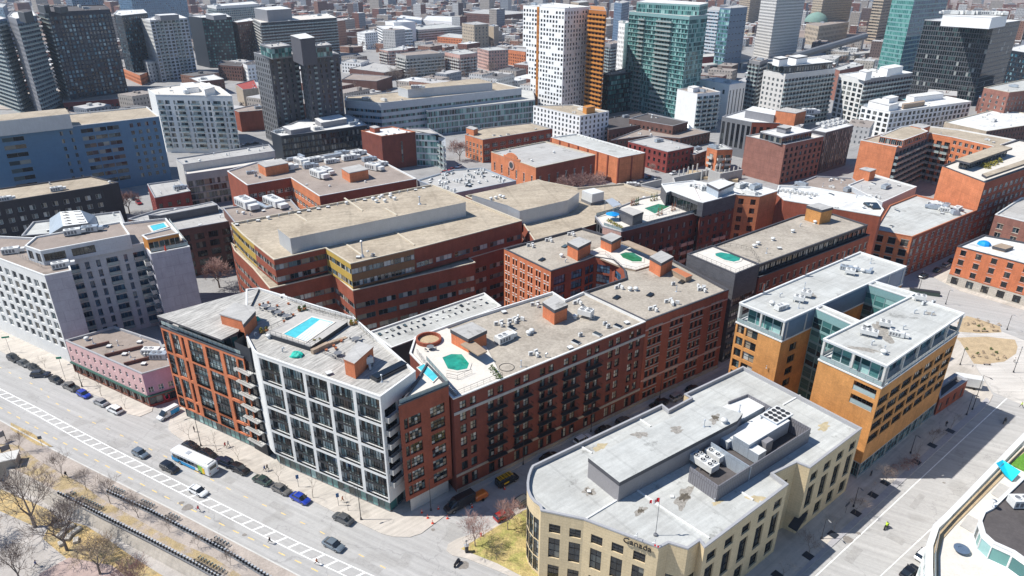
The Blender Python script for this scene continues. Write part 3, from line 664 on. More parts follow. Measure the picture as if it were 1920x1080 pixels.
# ---- white-framed condominium with orange wing
z = 28.6
b = Bld('apartment_building', 'white-framed and orange-brick condominium with a turquoise rooftop pool, at the boulevard corner', at=W(560, 680, z).to_2d())
Fp, Ep, Dp, Cp, Bp = [tuple(q) for q in WP([(481.5, 663), (713, 744), (779, 696), (662.5, 594), (486, 540)], z)]
O1, O2 = (-80.2, 138.9), (-56.4, 125.1); Ab = (-64.5, 151.5)
frame = S(n=5, w=5.55, rows=[(3.9 + i * 6.12, 3.9 + i * 6.12 + 5.5) for i in range(4)], nx=8, ny=2, fr='frame_black', gl='glass_loft', rec=.8, bal=dict(d=.35, style='rail', ext=-.1, drop=0, off=-.38, zs=[0, 2.85], slab='metal_dark'))
sid = S(n=2, w=3.6, fh=3.06, h=2.2, z0=3.6, sill=.6, nx=3, fr='frame_black', gl='glass_dark', rec=.5, bal=dict(d=1.1, style='solid', slab='concrete'))
G0 = (-53.9, 125.0)
b.block(None, z, 'panel_offwhite', 'roof_weathered', pts=[Fp, Ep, Dp, Cp, Bp, Ab, (-56.5, 128.5), (-52.8, 122.3)], z0=3.5, par=.55, cap='cap_white', ed={0: frame, 1: sid}, bottom=True); wp_ = b.poly
b.block(None, 3.5, 'panel_slate', pts=inset(ccw([Fp, Ep, Dp, Cp, Bp, Ab, (-56.5, 128.5), (-52.8, 122.3)]), .9), roof=False, sp=S(bay=3, w=99, h=2.6, sill=.2, top=.2, nx=2, fr='frame_grey', gl='glass_teal', rec=.1))
osp = S(cols=[(.015, .095), (.12, .22), (.25, .285), (.335, .51), (.55, .72), (.76, .905), (.925, .988)], rows=[(3.8, 6.3), (6.9, 12.2), (12.9, 18.2), (18.9, 24.3)], nx=4, ny=4, fr='frame_black', gl='glass_loft', rec=.35, bal=dict(cols=[0, 6, 3, 4], d=.3, ext=0, style='rail', drop=0, off=-.3, zs=[0, 2.8], slab='metal_dark'))
b.block(None, 25.1, 'brick_orange', 'deck_tile', pts=[O1, O2, (-56.5, 128.5), (-64, 150), (-74.5, 151)], z0=3.4, par=.5, cap='cap_dark', ed={0: osp, 4: None}, bottom=True)
b.block(None, 3.4, 'panel_slate', pts=inset(ccw([O1, O2, (-56.5, 128.5), (-64, 150), (-74.5, 151)]), .8), roof=False, sp=S(bay=3, w=99, h=2.6, sill=.2, top=.2, nx=2, fr='frame_grey', gl='glass_teal', rec=.1))
# balconies in the gap between the wings
gap = S(fh=3.06, n=1, w=99, h=2.3, z0=3.4, sill=.4, nx=3, fr='frame_black', gl='glass_dark', rec=.1, bal=dict(d=1.3, style='rail', slab='concrete_light', ext=.2))
b.block(None, 28.0, 'panel_black', pts=[(-58.5, 127.0), (-54.4, 124.2), (-52, 128), (-57, 131)], roof=False, sp=gap)
pent = [tuple(q) for q in WP([(294, 592), (486, 540), (447, 621), (415.4, 637)], z)]
b.block(None, 27.8, 'metal_grey', pts=inset(ccw([(-79.0, 138.8), (-62, 151.2), (-57.5, 130), (-60.5, 128.2)]), 1.6), z0=24.6, roof=False, sp=S(bay=2.4, w=99, h=2.4, sill=.2, top=.1, nx=1, fr='frame_black', gl='glass_teal', rec=.1), ed={})
b.poly3('roof_canopy', None, z, .45, 'roof_weathered', 'cap_dark', pts=pent)
wing = [tuple(q) for q in WP([(747, 761), (841, 722)], 26.4)] + [(-17.3, 121.3), Dp]
b.block(None, 26.4, 'brick_rust', 'deck_pale', pts=wing, z0=3.6, par=.4, cap='cap_dark', bottom=True, ed={0: S(cols=[(.08, .16), (.17, .42), (.60, .90)], fh=3.2, h=2.35, sill=.35, z0=.6, top=.4, nx=4, ny=3, fr='frame_black', gl='glass_warm', rec=.3), 1: S(n=1, w=2.2, h=1.8, gl='glass_dark', fr='frame_black')})
b.block(None, 3.6, 'concrete_light', pts=inset(ccw(wing), .7), roof=False)
b.zr = z - .55
deck = WP([(497, 624), (572.8, 583), (651.5, 603.4), (582, 651)], z + .5)
q = MB(); q.prism(deck, z - .5, z + .5, 1, 0); q.build('pool_deck', ['deck_tile', 'panel_black'], b.root)
pool(b, [(532, 627), (585, 595.5), (624.7, 605), (573, 641)], z + .51, 'water_turquoise')
q = MB()                                             # shallow steps seen white through the water
for i in range(5):
    t0 = .42 + i * .115; p = WP([(532, 627), (585, 595.5), (624.7, 605), (573, 641)], z + .6); a = p[1].lerp(p[2], t0 - .05); c = p[0].lerp(p[3], t0 + .1 if t0 < .8 else .98); d = p[1].lerp(p[2], min(.98, t0 + .07)); e = p[0].lerp(p[3], min(.99, t0 + .2))
    q.face([(a.x, a.y, z + .575), (c.x, c.y, z + .575), (e.x, e.y, z + .575), (d.x, d.y, z + .575)])
q.build('pool_steps', ['metal_white'], b.root)
rail(b, [(497, 624), (582, 651), (600, 640)], z + .5); rail(b, [(572.8, 583), (651.5, 603.4)], z + .5); rail(b, [(497, 624), (534, 606)], z + .5)
rail(b, [(540, 563), (600, 585), (660, 600), (700, 640)], z - .5); rail(b, [(600, 660), (650, 683), (648, 668)], z - .5); rail(b, [(303, 608), (380, 638), (458, 668)], 24.9 + .3, glass=True)
rail(b, [(749, 759), (841, 722), (800, 676)], 26.3, glass=True, m='frame_grey')
q = MB()
for i in range(6):
    p = W(600 + i * 7, 652 - i * 3.4, z); q.box((p.x, p.y, z - .55), (.9, 4.0, .16 + .16 * (5 - abs(i))), R(-38), 0)
q.build('steps', ['timber'], b.root)
b.pent('stair_box', [(412.5, 588), (440, 568), (477, 576), (454, 600)], z - .5, z + 2.6, 'brick_orange', 'roof_grey', 'cap_grey')
b.pent('stair_box', [(454, 600), (477, 576), (478, 583), (456, 608)], z - .5, z + 3.0, 'brick_orange')
b.pent('stair_box', [(645, 673), (672, 640), (699, 650), (664, 681)], z - .5, z + 3.0, 'brick_orange', 'roof_grey', 'cap_brick')
for k_, x, y, r_ in (('ac', 676, 682, .5), ('ac', 686, 680, .6), ('acs', 690, 688, .4), ('sky', 362, 598, 0), ('hatch', 617, 702, .6), ('turb', 505, 634, 0), ('goose', 478, 631, 0), ('hatch', 530, 557, .5), ('pipe', 716, 716, 0), ('goose', 530, 660, 0), ('cond4', 682, 687, .6)):
    b.put(k_, x, y, rz=r_)
q = MB(); p = W(731, 698, z - .5); q.box((p.x, p.y, z - .5), (2.2, 8, .5), R(-42), 0); q.box((p.x, p.y, z + 0), (1.7, 7.4, .25), R(-42), 1); q.build('skylight', ['metal_dark', 'glass_dark'], b.root)
pool(b, [(783, 690), (795, 683), (822, 706), (812, 716)], 26.1, 'water_turquoise', rim=.2)
b.finish()
# ---- long red-brick lofts with octagonal pool
z = 23.5
lof = []
for i in range(8):
    c = (i + .5) / 8
    lof += [(c - .036, c - .008), (c + .008, c + .036)]
lsp = S(cols=lof, rows=[(1.0, 3.6)] + [(5.2 + k * 3.05, 7.3 + k * 3.05) for k in range(5)] + [(20.4, 22.2)], nx=2, ny=2, fr='frame_black', gl='glass_warm', rec=.3,
        bal=dict(cols=[c for i in (1, 2, 3, 4, 5) for c in (2 * i, 2 * i + 1)], rows=[1, 2, 3, 4, 5], d=1.0, style='rail', slab='metal_dark', ext=.9, drop=.1), band=[(19.5, .65, 'concrete', .12), (4.2, .6, 'stone_grey', .15), (.12, .8, 'stone_grey', .2)])
b = BB('loft_building', 'long dark-red brick loft block with a green octagonal pool on its gravel roof', [(850, 748), (1211.7, 602.5), (1095, 547), (1060, 562), (1036, 547), (877, 596), (778, 632), (768, 662)], z, 'brick_red', 'roof_gravel', ed={0: lsp, 7: None}, cap='cap_white')
rz = z - .6
b.poly3('pool_deck', [(858, 742), (942, 708), (912, 650), (836, 614), (782, 632), (775, 664)], rz + .25, .3, 'deck_pale')
pool(b, [(829.5, 671), (846, 664.5), (866, 665), (879.5, 682), (876, 692), (858, 695.5), (840, 692)], rz + .26, 'water_teal', rim=.6)
rail(b, [(782, 662), (800, 690), (838, 730), (858, 740), (942, 706)], rz + .25); rail(b, [(885, 700), (858, 712), (838, 708)], rz + .25)
b.pent('stair_box', [(845.5, 617.5), (885, 604), (912, 619), (878, 635)], rz, z + 3.2, 'brick_orange', 'roof_grey', 'cap_dark')
b.pent('stair_box', [(1018, 566.5), (1040, 553), (1064, 571), (1040, 581)], rz, z + 3.4, 'brick_orange', 'roof_grey', 'cap_dark')
b.pent('pergola', [(865, 645), (884, 637), (912, 658), (897, 665)], rz + 2.3, z + 2.1, 'timber', 'timber', 'timber')
q = MB(); p = W(804, 641, rz); q.lathe((p.x, p.y, rz), [(2.9, 0), (2.9, 1.1), (2.5, 1.1), (2.5, .3)], 20, 0); q.build('terrace_wall', ['brick_rust'], b.root); q = MB(); q.tube((p.x, p.y, rz + .28), (p.x, p.y, rz + .36), 2.48, n=20); q.build('terrace_floor', ['soil'], b.root)
q = MB(); p = W(950, 689, rz); [q.tube((p.x + 1.6 * math.cos(i * .3142), p.y + 1.6 * math.sin(i * .3142), rz + .06), (p.x + 1.6 * math.cos(i * .3142 + .3142), p.y + 1.6 * math.sin(i * .3142 + .3142), rz + .06), .06, n=5, cap=False) for i in range(20)]; q.build('hose_coil', ['metal_dark'], b.root)
for k_, x, y, r_ in (('turb', 991, 628, 0), ('turb', 997, 624, 0), ('acs', 962, 603, .4), ('acs', 972, 600, 1.1), ('ac', 955, 611, .8), ('sky', 960, 617, R(52)), ('rtu', 945, 640, R(42)), ('acs', 937, 609, .3), ('acs', 1005, 573, .2), ('hatch', 945, 587, .5), ('acs', 1083, 569, .5), ('turb', 1078, 597, 0), ('cond4', 1098, 595, R(-30)), ('ac', 1110, 598, .4), ('ac', 1134, 610, .3),
                 ('ac', 1140, 615, .5), ('sky', 1120, 628, R(52)), ('sky', 1159, 613, R(52)), ('hatch', 1175, 607, .5), ('ac', 1088, 631, .5), ('sky', 1080, 643, R(52)), ('hatch', 1069, 654, .5), ('acs', 1002, 665, .4), ('goose', 1023, 670, 0), ('pipe', 977, 688, 0), ('ac', 930, 640, .3)):
    b.put(k_, x, y, z=rz, rz=r_)
b.finish()
# ---- courtyard loft block
z = 23.7
c3 = []
for i in range(4):
    c = (i + .5) / 4
    c3 += [(c - .085, c - .045), (c - .03, c + .01), (c + .025, c + .065)]
csp = S(cols=c3, rows=[(1.2, 3.0)] + [(4.3 + k * 3.0, 6.2 + k * 3.0) for k in range(6)], nx=1, ny=2, fr='frame_black', gl='glass_dark', rec=.3, sillm='stone_grey', band=[(20.9, .3, 'brick_pink', .1), (6.6, .4, 'brick_pink', .12), (.12, .9, 'stone_grey', .2)])
c4 = []
for i in range(6):
    c = (i + .5) / 6
    c4 += [(c - .05, c - .018), (c + .012, c + .044)]
osp2 = S(m='brick_orange', cols=c4, rows=[(2.0 + k * 3.0, 3.9 + k * 3.0) for k in range(7)], nx=1, ny=2, fr='frame_black', gl='glass_dark', rec=.3, sillm='concrete_light')  # sunlight on the left-facing side is put into a brighter brick
big = S(n=2, w=4.2, fh=3.1, h=2.5, sill=.4, nx=4, ny=2, fr='frame_black', gl='glass_blue', rec=.3)
b = BB('loft_building', 'red-brick courtyard loft block with a recessed light well and a murky octagonal roof pool', [(945, 466), (1033, 508.5), (1098, 488), (1115, 481), (1150, 487), (1170, 505), (1173, 521), (1095, 546.7), (1211.7, 601.7), (1366.7, 543.3), (1262, 487), (1127, 438), (1090, 427)], z, 'brick_rust', 'roof_gravel',
       ed={0: osp2, 1: big, 2: big, 3: S(n=1, w=4, fh=3.1, h=2.5, sill=.4, nx=4, ny=2, fr='frame_black', gl='glass_blue'), 4: S(n=1, w=4, fh=3.1, h=2.4, sill=.4, nx=4, ny=2, fr='frame_black', gl='glass_blue'), 6: None, 7: None, 8: csp}, cap='cap_dark')
rz = z - .6
b.poly3('pool_deck', [(1100, 473), (1165, 500), (1192, 506), (1222, 497), (1225, 478), (1170, 458), (1125, 463)], rz + .5, .5, 'deck_pale', 'timber')
pool(b, [(1162.5, 477), (1173, 473.5), (1187, 474), (1204, 484), (1203, 491), (1186, 491), (1168, 484)], rz + .51, 'water_green', rim=.7)
rail(b, [(1100, 475), (1135, 478), (1165, 502), (1192, 508), (1222, 499)], rz + .5)
b.pent('stair_box', [(1064.5, 454), (1086, 444), (1108, 452), (1084, 464)], rz, z + 3.6, 'brick_orange', 'roof_grey', 'cap_dark')
b.pent('stair_box', [(1127, 444), (1146, 436), (1165, 443), (1147, 453)], rz, z + 3.4, 'brick_orange', 'roof_grey', 'cap_dark')
b.pent('stair_box', [(1219, 481), (1240, 470), (1262, 481), (1240, 493)], rz, z + 3.6, 'brick_orange', 'roof_grey', 'cap_dark')
b.pent('pergola', [(1165, 454), (1178, 451), (1232, 473), (1222, 478)], rz + 2.4, z + 2.3, 'timber', 'timber', 'timber')
b.pent('storage_crate', [(1259.5, 505), (1270, 502.5), (1297.5, 516), (1286, 520)], rz, z + 1.0, 'timber', 'terracotta', 'timber')
for k_, x, y, r_ in (('turb', 1181, 545, 0), ('turb', 1192, 545, 0), ('acs', 1160, 540, .6), ('skyd', 1156, 559, R(-40)), ('skyd', 1219, 554, R(-40)), ('skyd', 1278, 530, R(-40)), ('pipe', 1268, 547, 0), ('acs', 1317, 545, .2), ('acs', 1312, 541, 1.4), ('acs', 1255, 567, .3), ('acs', 1262, 570, 1.3), ('acs', 1225, 581, .3),
                 ('acs', 996, 462, .3), ('acs', 1030, 452, .4), ('acs', 1072, 441, .3), ('turb', 1053, 482, 0), ('goose', 1060, 492, 0), ('skyd', 1016, 488, R(-40)), ('skyd', 1059, 463, R(-40)), ('ac', 1262, 535, .3)):
    b.put(k_, x, y, z=rz, rz=r_)
b.finish()
# ---- brick office with terraces and tan gravel roof
z, zl = 26.0, 18.4
band = dict(n=None, bay=1.5, w=99, h=1.7, sill=1.1, fh=3.7, nx=1, ny=1, fr='frame_grey', gl='glass_warm', rec=.15)
rib = S(bay=3.0, w=99, h=1.6, sill=1.0, fh=3.7, nx=3, ny=1, fr='frame_grey', gl='glass_warm', rec=.15, z0=.5, top=.9)
ribp = S(bay=6.2, w=5.6, h=1.6, sill=1.0, fh=3.7, nx=4, ny=1, fr='frame_grey', gl='glass_warm', rec=.15, z0=.5, top=.9)
ribu = S(bay=3.0, w=99, h=1.6, sill=.6, fh=3.7, nx=3, ny=1, fr='frame_grey', gl='glass_warm', rec=.15, top=.9)
yel = dict(ribu); yel['m'] = 'panel_yellow'; bro = dict(ribu); bro['m'] = 'panel_bronze'
U = [(433.6, 418.2), (455, 440), (475.9, 457.4), (513.6, 487), (610.3, 465), (657.1, 494.6), (776.5, 466.5), (978.9, 413.6), (809.7, 345.7)]
b = BB('office_building', 'wide terraced office block banded in red brick and ribbon windows, with a tan gravel roof', U, z, 'brick_rust', 'roof_tan', ed={0: yel, 1: yel, 2: ribu, 3: ribu, 4: yel, 5: bro, 6: ribp}, z0=zl, cap='cap_tan', sp=ribu)
Lp = WP([(433, 455), (440, 470), (474.4, 503), (506, 541), (623.9, 513.3), (661.7, 545), (891.3, 492.2)], zl)
U7 = WP([(978.9, 413.6), (809.7, 345.7), (433.6, 418.2)], z)
b.block(None, zl, 'brick_rust', 'roof_tan', pts=[tuple(p) for p in Lp] + [tuple(WP([(880, 440)], z)[0]), tuple(U7[0]), tuple(U7[1]), tuple(U7[2])], ed={0: rib, 1: rib, 2: rib, 3: rib, 4: rib, 5: ribp, 7: ribp}, cap='cap_tan')
b.zr = z - .6
b.pent('plant_room', [(520.6, 428.8), (543.9, 446.9), (873.2, 378.9), (812, 349.5)], z - .6, z + 4.3, 'metal_silver', 'roof_tan', 'metal_silver', ov=.05)
for x, y in ((700, 375), (712, 373), (722, 379), (732, 371), (740, 375), (706, 380)): b.put('turb', x, y, z=z + 4.3)
b.put('pipe', 787, 383, z=z + 4.3, sc=(2, 2, 1.6)); b.put('dish', 546, 400); b.put('pipe', 680, 482, sc=(2, 2, 3)); b.put('dish', 690, 480); b.put('hatch', 672, 484); b.put('ac', 700, 481, rz=.3)
q = MB()
for (x0, y0, x1, y1, zz) in ((646, 372, 680, 396, z + 4.3), (722, 391, 744, 404, z + 4.3), (553, 401, 577, 416, z - .6), (737, 432, 777, 460, z - .6), (643, 454, 678, 479, z - .6)):
    p, r_ = W(x0, y0, zz), W(x1, y1, zz); d = (r_ - p); q = MB(); q.box(((p.x + r_.x) / 2, (p.y + r_.y) / 2, zz), (d.length, .5, .25), math.atan2(d.y, d.x)); q.build('expansion_joint', ['cap_tan'], b.root)
r_ = random.Random(4)
for i in range(22):
    a, c = W(440, 417, z), W(805, 347, z); t = i / 21; b.putw(r_.choice(['hatch', 'goose', 'turb']), a.x + (c.x - a.x) * t + 1, a.y + (c.y - a.y) * t - 1.2, z - .6)
b.finish()
# ---- adjoining tan-roofed block
z = 22.0
b = BB('office_building', 'low tan-roofed office extension with a silver plant room, behind the courtyard lofts', [(873, 367), (979, 416), (1005, 455), (1122, 418), (1252, 370), (1170, 344), (1083, 352), (1010, 338)], z, 'brick_rust', 'roof_tan', sp=ribp, cap='cap_tan')
b.pent('plant_room', [(952, 385), (974.3, 395.5), (1065, 375), (1086, 360), (1009.4, 336.1), (885, 365)], z - .6, z + 4.6, 'metal_silver', 'roof_tan', 'metal_silver', ov=.05)
for x, y in ((921, 375), (930, 373), (938, 370), (944, 372)): b.put('turb', x, y, z=z + 4.6)
q = MB(); p = W(1111, 376, z); q.box((p.x, p.y, z - .6), (6, 6, 1), R(30), 1)
cc = [(p.x + 4 * math.cos(a), p.y + 4 * math.sin(a)) for a in (R(-10), R(80), R(170), R(260))]
q.prism(cc, z + .4, z + 3.6, 0); q.build('cooling_tower', ['metal_white', 'metal_mid'], b.root)
b.scatter(8, SMALL, 3); b.finish()
# ---- single-storey white roof strip between offices and lofts
b = BB('service_building', 'low flat strip roof crowded with small black vents, between the brick office and the lofts', [(693, 622), (734, 652), (940, 574), (908, 549)], 13, 'panel_black', 'roof_pale', par=.4, cap='cap_white')
r_ = random.Random(8)
for i in range(17):
    t = (i + .3) / 17; x, y = 705 + t * 200, 632 - t * 70; b.put(r_.choice(['skyd', 'hatch', 'ac']), x + 4, y - 3, rz=GA, sc=(.6, .6, .8)); b.put(r_.choice(['sky', 'hatch', 'skyd']), x + 16, y + 4, rz=GA, sc=(.5, .5, .6))
b.finish()
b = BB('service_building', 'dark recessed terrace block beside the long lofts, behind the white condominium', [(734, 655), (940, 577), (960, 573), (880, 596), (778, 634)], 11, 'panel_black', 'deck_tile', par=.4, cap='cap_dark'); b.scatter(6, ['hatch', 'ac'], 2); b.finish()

# ---- Canada building
z = 16.2
sp1 = S(bay=5.0, w=2.6, fh=99, rows=[(1.0, 4.3), (6.0, 10.6), (11.7, 13.7)], nx=2, ny=3, fr='frame_black', gl='glass_dark', rec=.3)
spr = S(bay=4.3, w=2.5, rows=[(1.2, 4.2), (5.6, 10.8), (12.0, 14.0)], nx=2, ny=3, fr='frame_black', gl='glass_dark', rec=.35)
curve = [(1022, 886.5), (1003, 880)]
arc = WP([(998, 873), (994, 880), (990, 892), (988, 905), (988.5, 918), (993, 930), (1001, 940), (1012, 948)], z)
wide = S(n=1, w=3.4, rows=[(1.0, 9.6)], nx=4, ny=5, fr='frame_black', gl='glass_dark', rec=.25)
pts = [tuple(q) for q in arc] + [tuple(q) for q in WP([(1014, 957), (1095, 974), (1236, 1027), (1254, 1018), (1290, 1029), (1312, 1014), (1321, 1027), (1478, 908), (1450, 888), (1494, 867), (1519, 877), (1616, 803), (1393, 687), (1283, 739), (1295, 746), (1254, 768), (1241, 758)], z)]
ed = {i: S(n=1, w=1.75, rows=[(.6, 3.9), (4.1, 7.9), (8.1, 12.9)], nx=2, ny=4, fr='frame_black', gl='glass', rec=.15) for i in range(0, 7)}
ed.update({7: None, 8: dict(sp1, cols=[(.2, .47), (.68, .95)]), 9: dict(sp1, cols=[(.11, .27), (.395, .555), (.685, .845)]), 10: None, 11: wide, 12: wide, 13: None, 14: spr, 15: None, 16: S(n=1, w=3, rows=[(3.6, 13)], nx=3, ny=4, fr='frame_black', gl='glass_dark'), 18: spr})
b = BB('office_building', 'cream stone government building with a rounded glazed corner and a pale flat roof', None, z, 'stone_cream', 'roof_pale', pts=pts, ed=ed, cap='cap_grey', par=.75, pw=.38)
rz = z - .75
b.pent('plant_room', [(1103.8, 858.8), (1161.7, 904), (1381.7, 788.7), (1392, 775), (1325, 754.5), (1315, 766), (1298, 764)], rz, z + 3.6, 'metal_grey', 'roof_pale', 'cap_dark', ov=.06)
q = MB()    # louvred screen round the machines
scr = [(1294.1, 875.1), (1347, 911), (1520, 803), (1402, 739), (1366, 753)]; sw = [W(x, y, z + 2.6) for x, y in scr]
for a, c in zip(sw, sw[1:]):
    d = (c - a); q.box(((a.x + c.x) / 2, (a.y + c.y) / 2, rz), (d.length, .18, z + 2.6 - rz), math.atan2(d.y, d.x), 0)
p1, p2 = W(1334, 828, z + 2.6), W(1409, 875, z + 2.6); d = p2 - p1; q.box(((p1.x + p2.x) / 2, (p1.y + p2.y) / 2, rz), (d.length, .18, 3.2), math.atan2(d.y, d.x), 1)
p1, p2 = W(1428, 776, z + 2.6), W(1444, 763, z + 2.6); d = p2 - p1; q.box(((p1.x + p2.x) / 2, (p1.y + p2.y) / 2, rz), (d.length, .18, 3.2), math.atan2(d.y, d.x), 1)
q.build('plant_screen', ['metal_ribbed', 'metal_sheet'], b.root)
b.poly3('plant_floor', [(1300, 885), (1347, 921), (1520, 812), (1400, 750)], rz + .08, .07, 'roof_dark')
a2 = math.atan2((W(1520, 803, 18) - W(1347, 911, 18)).y, (W(1520, 803, 18) - W(1347, 911, 18)).x)
b.put('cond', 1319, 878, z=rz, rz=a2 + math.pi / 2, sc=(1, 1, 1)); b.put('cond4', 1340, 864, z=rz, rz=a2 + math.pi / 2)
q = MB(); p = W(1425, 823, z); q.box((p.x, p.y, rz + .4), (13, 3.6, 3.0), a2, 0, 1); p = W(1452, 800, z); q.box((p.x, p.y, rz + 3.4), (5.5, 3.8, .35), a2, 0, 1)
q.build('air_handler', ['metal_sheet', 'metal_white'], b.root)
q = MB(); ux, uy = math.cos(a2), math.sin(a2)
for i in range(4):
    for j in (-1, 0, 1): q.lathe((p.x + ux * (i - 1.5) * 1.3 - uy * j * 1.1, p.y + uy * (i - 1.5) * 1.3 + ux * j * 1.1, rz + 3.76), [(.48, 0), (.48, .12), (.4, .12), (.36, .04)], 12)
q.build('fan_ring', ['metal_dark'], b.root)
q = MB(); p = W(1395, 812, z); q.box((p.x, p.y, rz + .3), (13, 2.0, 1.7), a2, 0, 1); p = W(1400, 846, z); q.box((p.x, p.y, rz + .3), (2.4, 6.5, 2.2), a2, 0, 1); p = W(1432, 840, z); q.box((p.x, p.y, rz + .3), (2.2, 2.0, 2.6), a2, 2)
q.build('air_duct', ['metal_sheet', 'metal_white', 'metal_grey'], b.root)
q = MB(); p = W(1390, 778, z); q.box((p.x, p.y, rz + .3), (8, 5, 2.4), a2, 0, 1); q.build('air_handler', ['metal_sheet', 'metal_white'], b.root)
for k_, x, y in (('turb', 1357, 793), ('pipe', 1320, 800), ('pipe', 1386, 772)): b.put(k_, x, y, z=z + 3.6)
for k_, x, y in (('hatch', 1104, 922), ('pipe', 1340, 940), ('hatch', 1260, 932), ('hatch', 1366, 765), ('pipe', 1437, 690)): b.put(k_, x, y, z=rz, sc=(.6, .6, .4))
# expansion ridges
q = MB()
for (x0, y0, x1, y1) in ((1095, 976, 1159, 937), (1192, 918, 1252, 960), (1252, 960, 1330, 1010), (1088, 837, 1110, 850), (1197, 785, 1220, 800), (1388, 922, 1412, 938), (1468, 760, 1500, 742)):
    p, r2 = W(x0, y0, rz), W(x1, y1, rz); d = r2 - p; q = MB(); q.box(((p.x + r2.x) / 2, (p.y + r2.y) / 2, rz), (d.length, .3, .22), math.atan2(d.y, d.x)); q.build('roof_joint', ['cap_white'], b.root)
def stain(x, y, zz, rx, ry, sd, m='stain_dark', k=1):
    r = random.Random(sd); p = W(x, y, zz); a0 = r.uniform(0, 3); q = MB(); pts = []
    for i in range(26):
        t = i * 6.2832 / 26; f = 1 + .28 * math.sin(2 * t + sd) + .2 * math.sin(5 * t + sd * 2) + r.uniform(-.16, .16); c, s_ = rx * f * math.cos(t), ry * f * math.sin(t); pts.append((p.x + c * math.cos(a0) - s_ * math.sin(a0), p.y + c * math.sin(a0) + s_ * math.cos(a0), zz + .006 * k))
    q.face(pts); return q.build('stain', [m], b.root)
mat('stain_dark', (.10, .085, .065), var=.35, scale=2, fvar=.2); mat('stain_mid', (.27, .25, .22), var=.25, scale=1.5, fvar=.15); mat('stain_rust', (.42, .35, .22), var=.15, scale=1)
for x, y, rx, ry in ((1283, 932, 2.0, 1.0), (1201, 958, .9, .6), (1366, 690 + 78, 1.2, .7), (1104, 922, 1.0, .7)): stain(x, y, rz, rx * 1.3, ry * 1.3, int(x), 'stain_mid', 1); stain(x, y, rz, rx * .7, ry * .65, int(x) + 3, 'stain_dark', 2)
for x, y, rx, ry in ((1125, 838, 1.4, .9), (1345, 912 + 30, 1.0, .5), (1420, 935, 1.6, .8), (1545, 800, 2, .8)): stain(x, y, rz, rx, ry, int(x), 'stain_rust', 1)
for x, y in ((1340, 785), (1200, 815), (1268, 806)): stain(x, y, z + 3.6, 1.5, .9, int(x), 'stain_mid', 1.5)
stain(1341, 783, z + 3.6, .8, .5, 5, 'stain_dark', 2.5)
for nm, lst in (('entrance_canopy', [(1478, 985), (1500, 955), (1515, 962), (1495, 995)]),):
    b.poly3(nm, lst, 4.0, .35, 'panel_black')
# wordmark on the parapet and lamp brackets
def text_mesh(s, size, ext=.06, name='t'):
    cu = bpy.data.curves.new(name, 'FONT'); cu.body = s; cu.size = size; cu.extrude = ext; cu.resolution_u = 2
    o = bpy.data.objects.new(name, cu); dg = bpy.context.evaluated_depsgraph_get(); COL.objects.link(o); dg.update(); me = bpy.data.meshes.new_from_object(o.evaluated_get(dg)); COL.objects.unlink(o); bpy.data.objects.remove(o); return me
def put_text(s, size, a, c, z0, m, parent, off, out=.1, name='lettering', ext=.05):
    """text along the wall from 2-D point a towards c, outward to the right"""
    me = text_mesh(s, size, ext); me.materials.clear(); me.materials.append(MATS[m]); d = (Vector(c) - Vector(a)).normalized(); n = Vector((d.y, -d.x))
    o = bpy.data.objects.new(name, me); COL.objects.link(o); o.parent = parent
    M = Matrix(((d.x, 0, n.x, a[0] + n.x * out - off[0]), (d.y, 0, n.y, a[1] + n.y * out - off[1]), (0, 1, 0, z0 - off[2]), (0, 0, 0, 1))); o.matrix_local = M; return o
wa, wb = WP([(1095, 974), (1236, 1027)], z); dd = (wb - wa).normalized(); Lw = (wb - wa).length
st = wa + dd * (Lw - 5.9)
put_text('Canada', 1.62, st, wb, z - 1.25, 'frame_black', b.root, tuple(b.root['_o']), out=.35, name='lettering', ext=.08)
q = MB(); nn = Vector((dd.y, -dd.x)); c = st + dd * 5.3 + nn * .35
q.box((c.x, c.y, z + .35), (.28, .08, .35), math.atan2(dd.y, dd.x), 0); q.box((c.x + dd.x * .5, c.y + dd.y * .5, z + .35), (.28, .08, .35), math.atan2(dd.y, dd.x), 0); c = c + dd * .25; q.box((c.x, c.y, z + .35), (.2, .06, .34), math.atan2(dd.y, dd.x), 1)
mat('flag_red', (.62, .02, .03), var=.05, rough=.7); q.build('flag_emblem', ['flag_red', 'metal_white'], b.root)
for t in (2.2, 5.2):
    q = MB(); c = st + dd * t; q.tube((c.x, c.y, z), (c.x, c.y, z + 1.5), .05); q.tube((c.x, c.y, z + 1.5), (c.x + nn.x * 1.0, c.y + nn.y * 1.0, z + 1.7), .05); q.box((c.x + nn.x * 1.1, c.y + nn.y * 1.1, z + 1.55), (.5, .25, .15), 0); q.build('sign_lamp', ['metal_white'], b.root)
b.finish()
fp = W(1228.9, 1003.8, rz)
fl = empty('flagpole', (fp.x, fp.y, rz), 'thin flagpole with a red and white flag standing on the cream government building roof', 'flagpole')
q = MB(); q.tube((0, 0, 0), (0, 0, 8.0), .06, .03, 8); q.lathe((0, 0, 0), [(.35, 0), (.35, .3), (.1, .35)], 10); q.build('pole', ['metal_mid'], fl)
q = MB(); N_ = 8
for i in range(N_):
    for (m_, r0, r1) in ((0, 0, 1),):
        x0, x1 = -.05 - 1.5 * i / N_, -.05 - 1.5 * (i + 1) / N_; y0, y1 = .18 * math.sin(i * 1.1), .18 * math.sin((i + 1) * 1.1); m_ = 1 if 2 <= i < 6 else 0
        q.face([(x0, y0, 7.0 - i * .05), (x1, y1, 7.0 - (i + 1) * .05), (x1, y1, 7.9 - (i + 1) * .08), (x0, y0, 7.9 - i * .08)], m_)
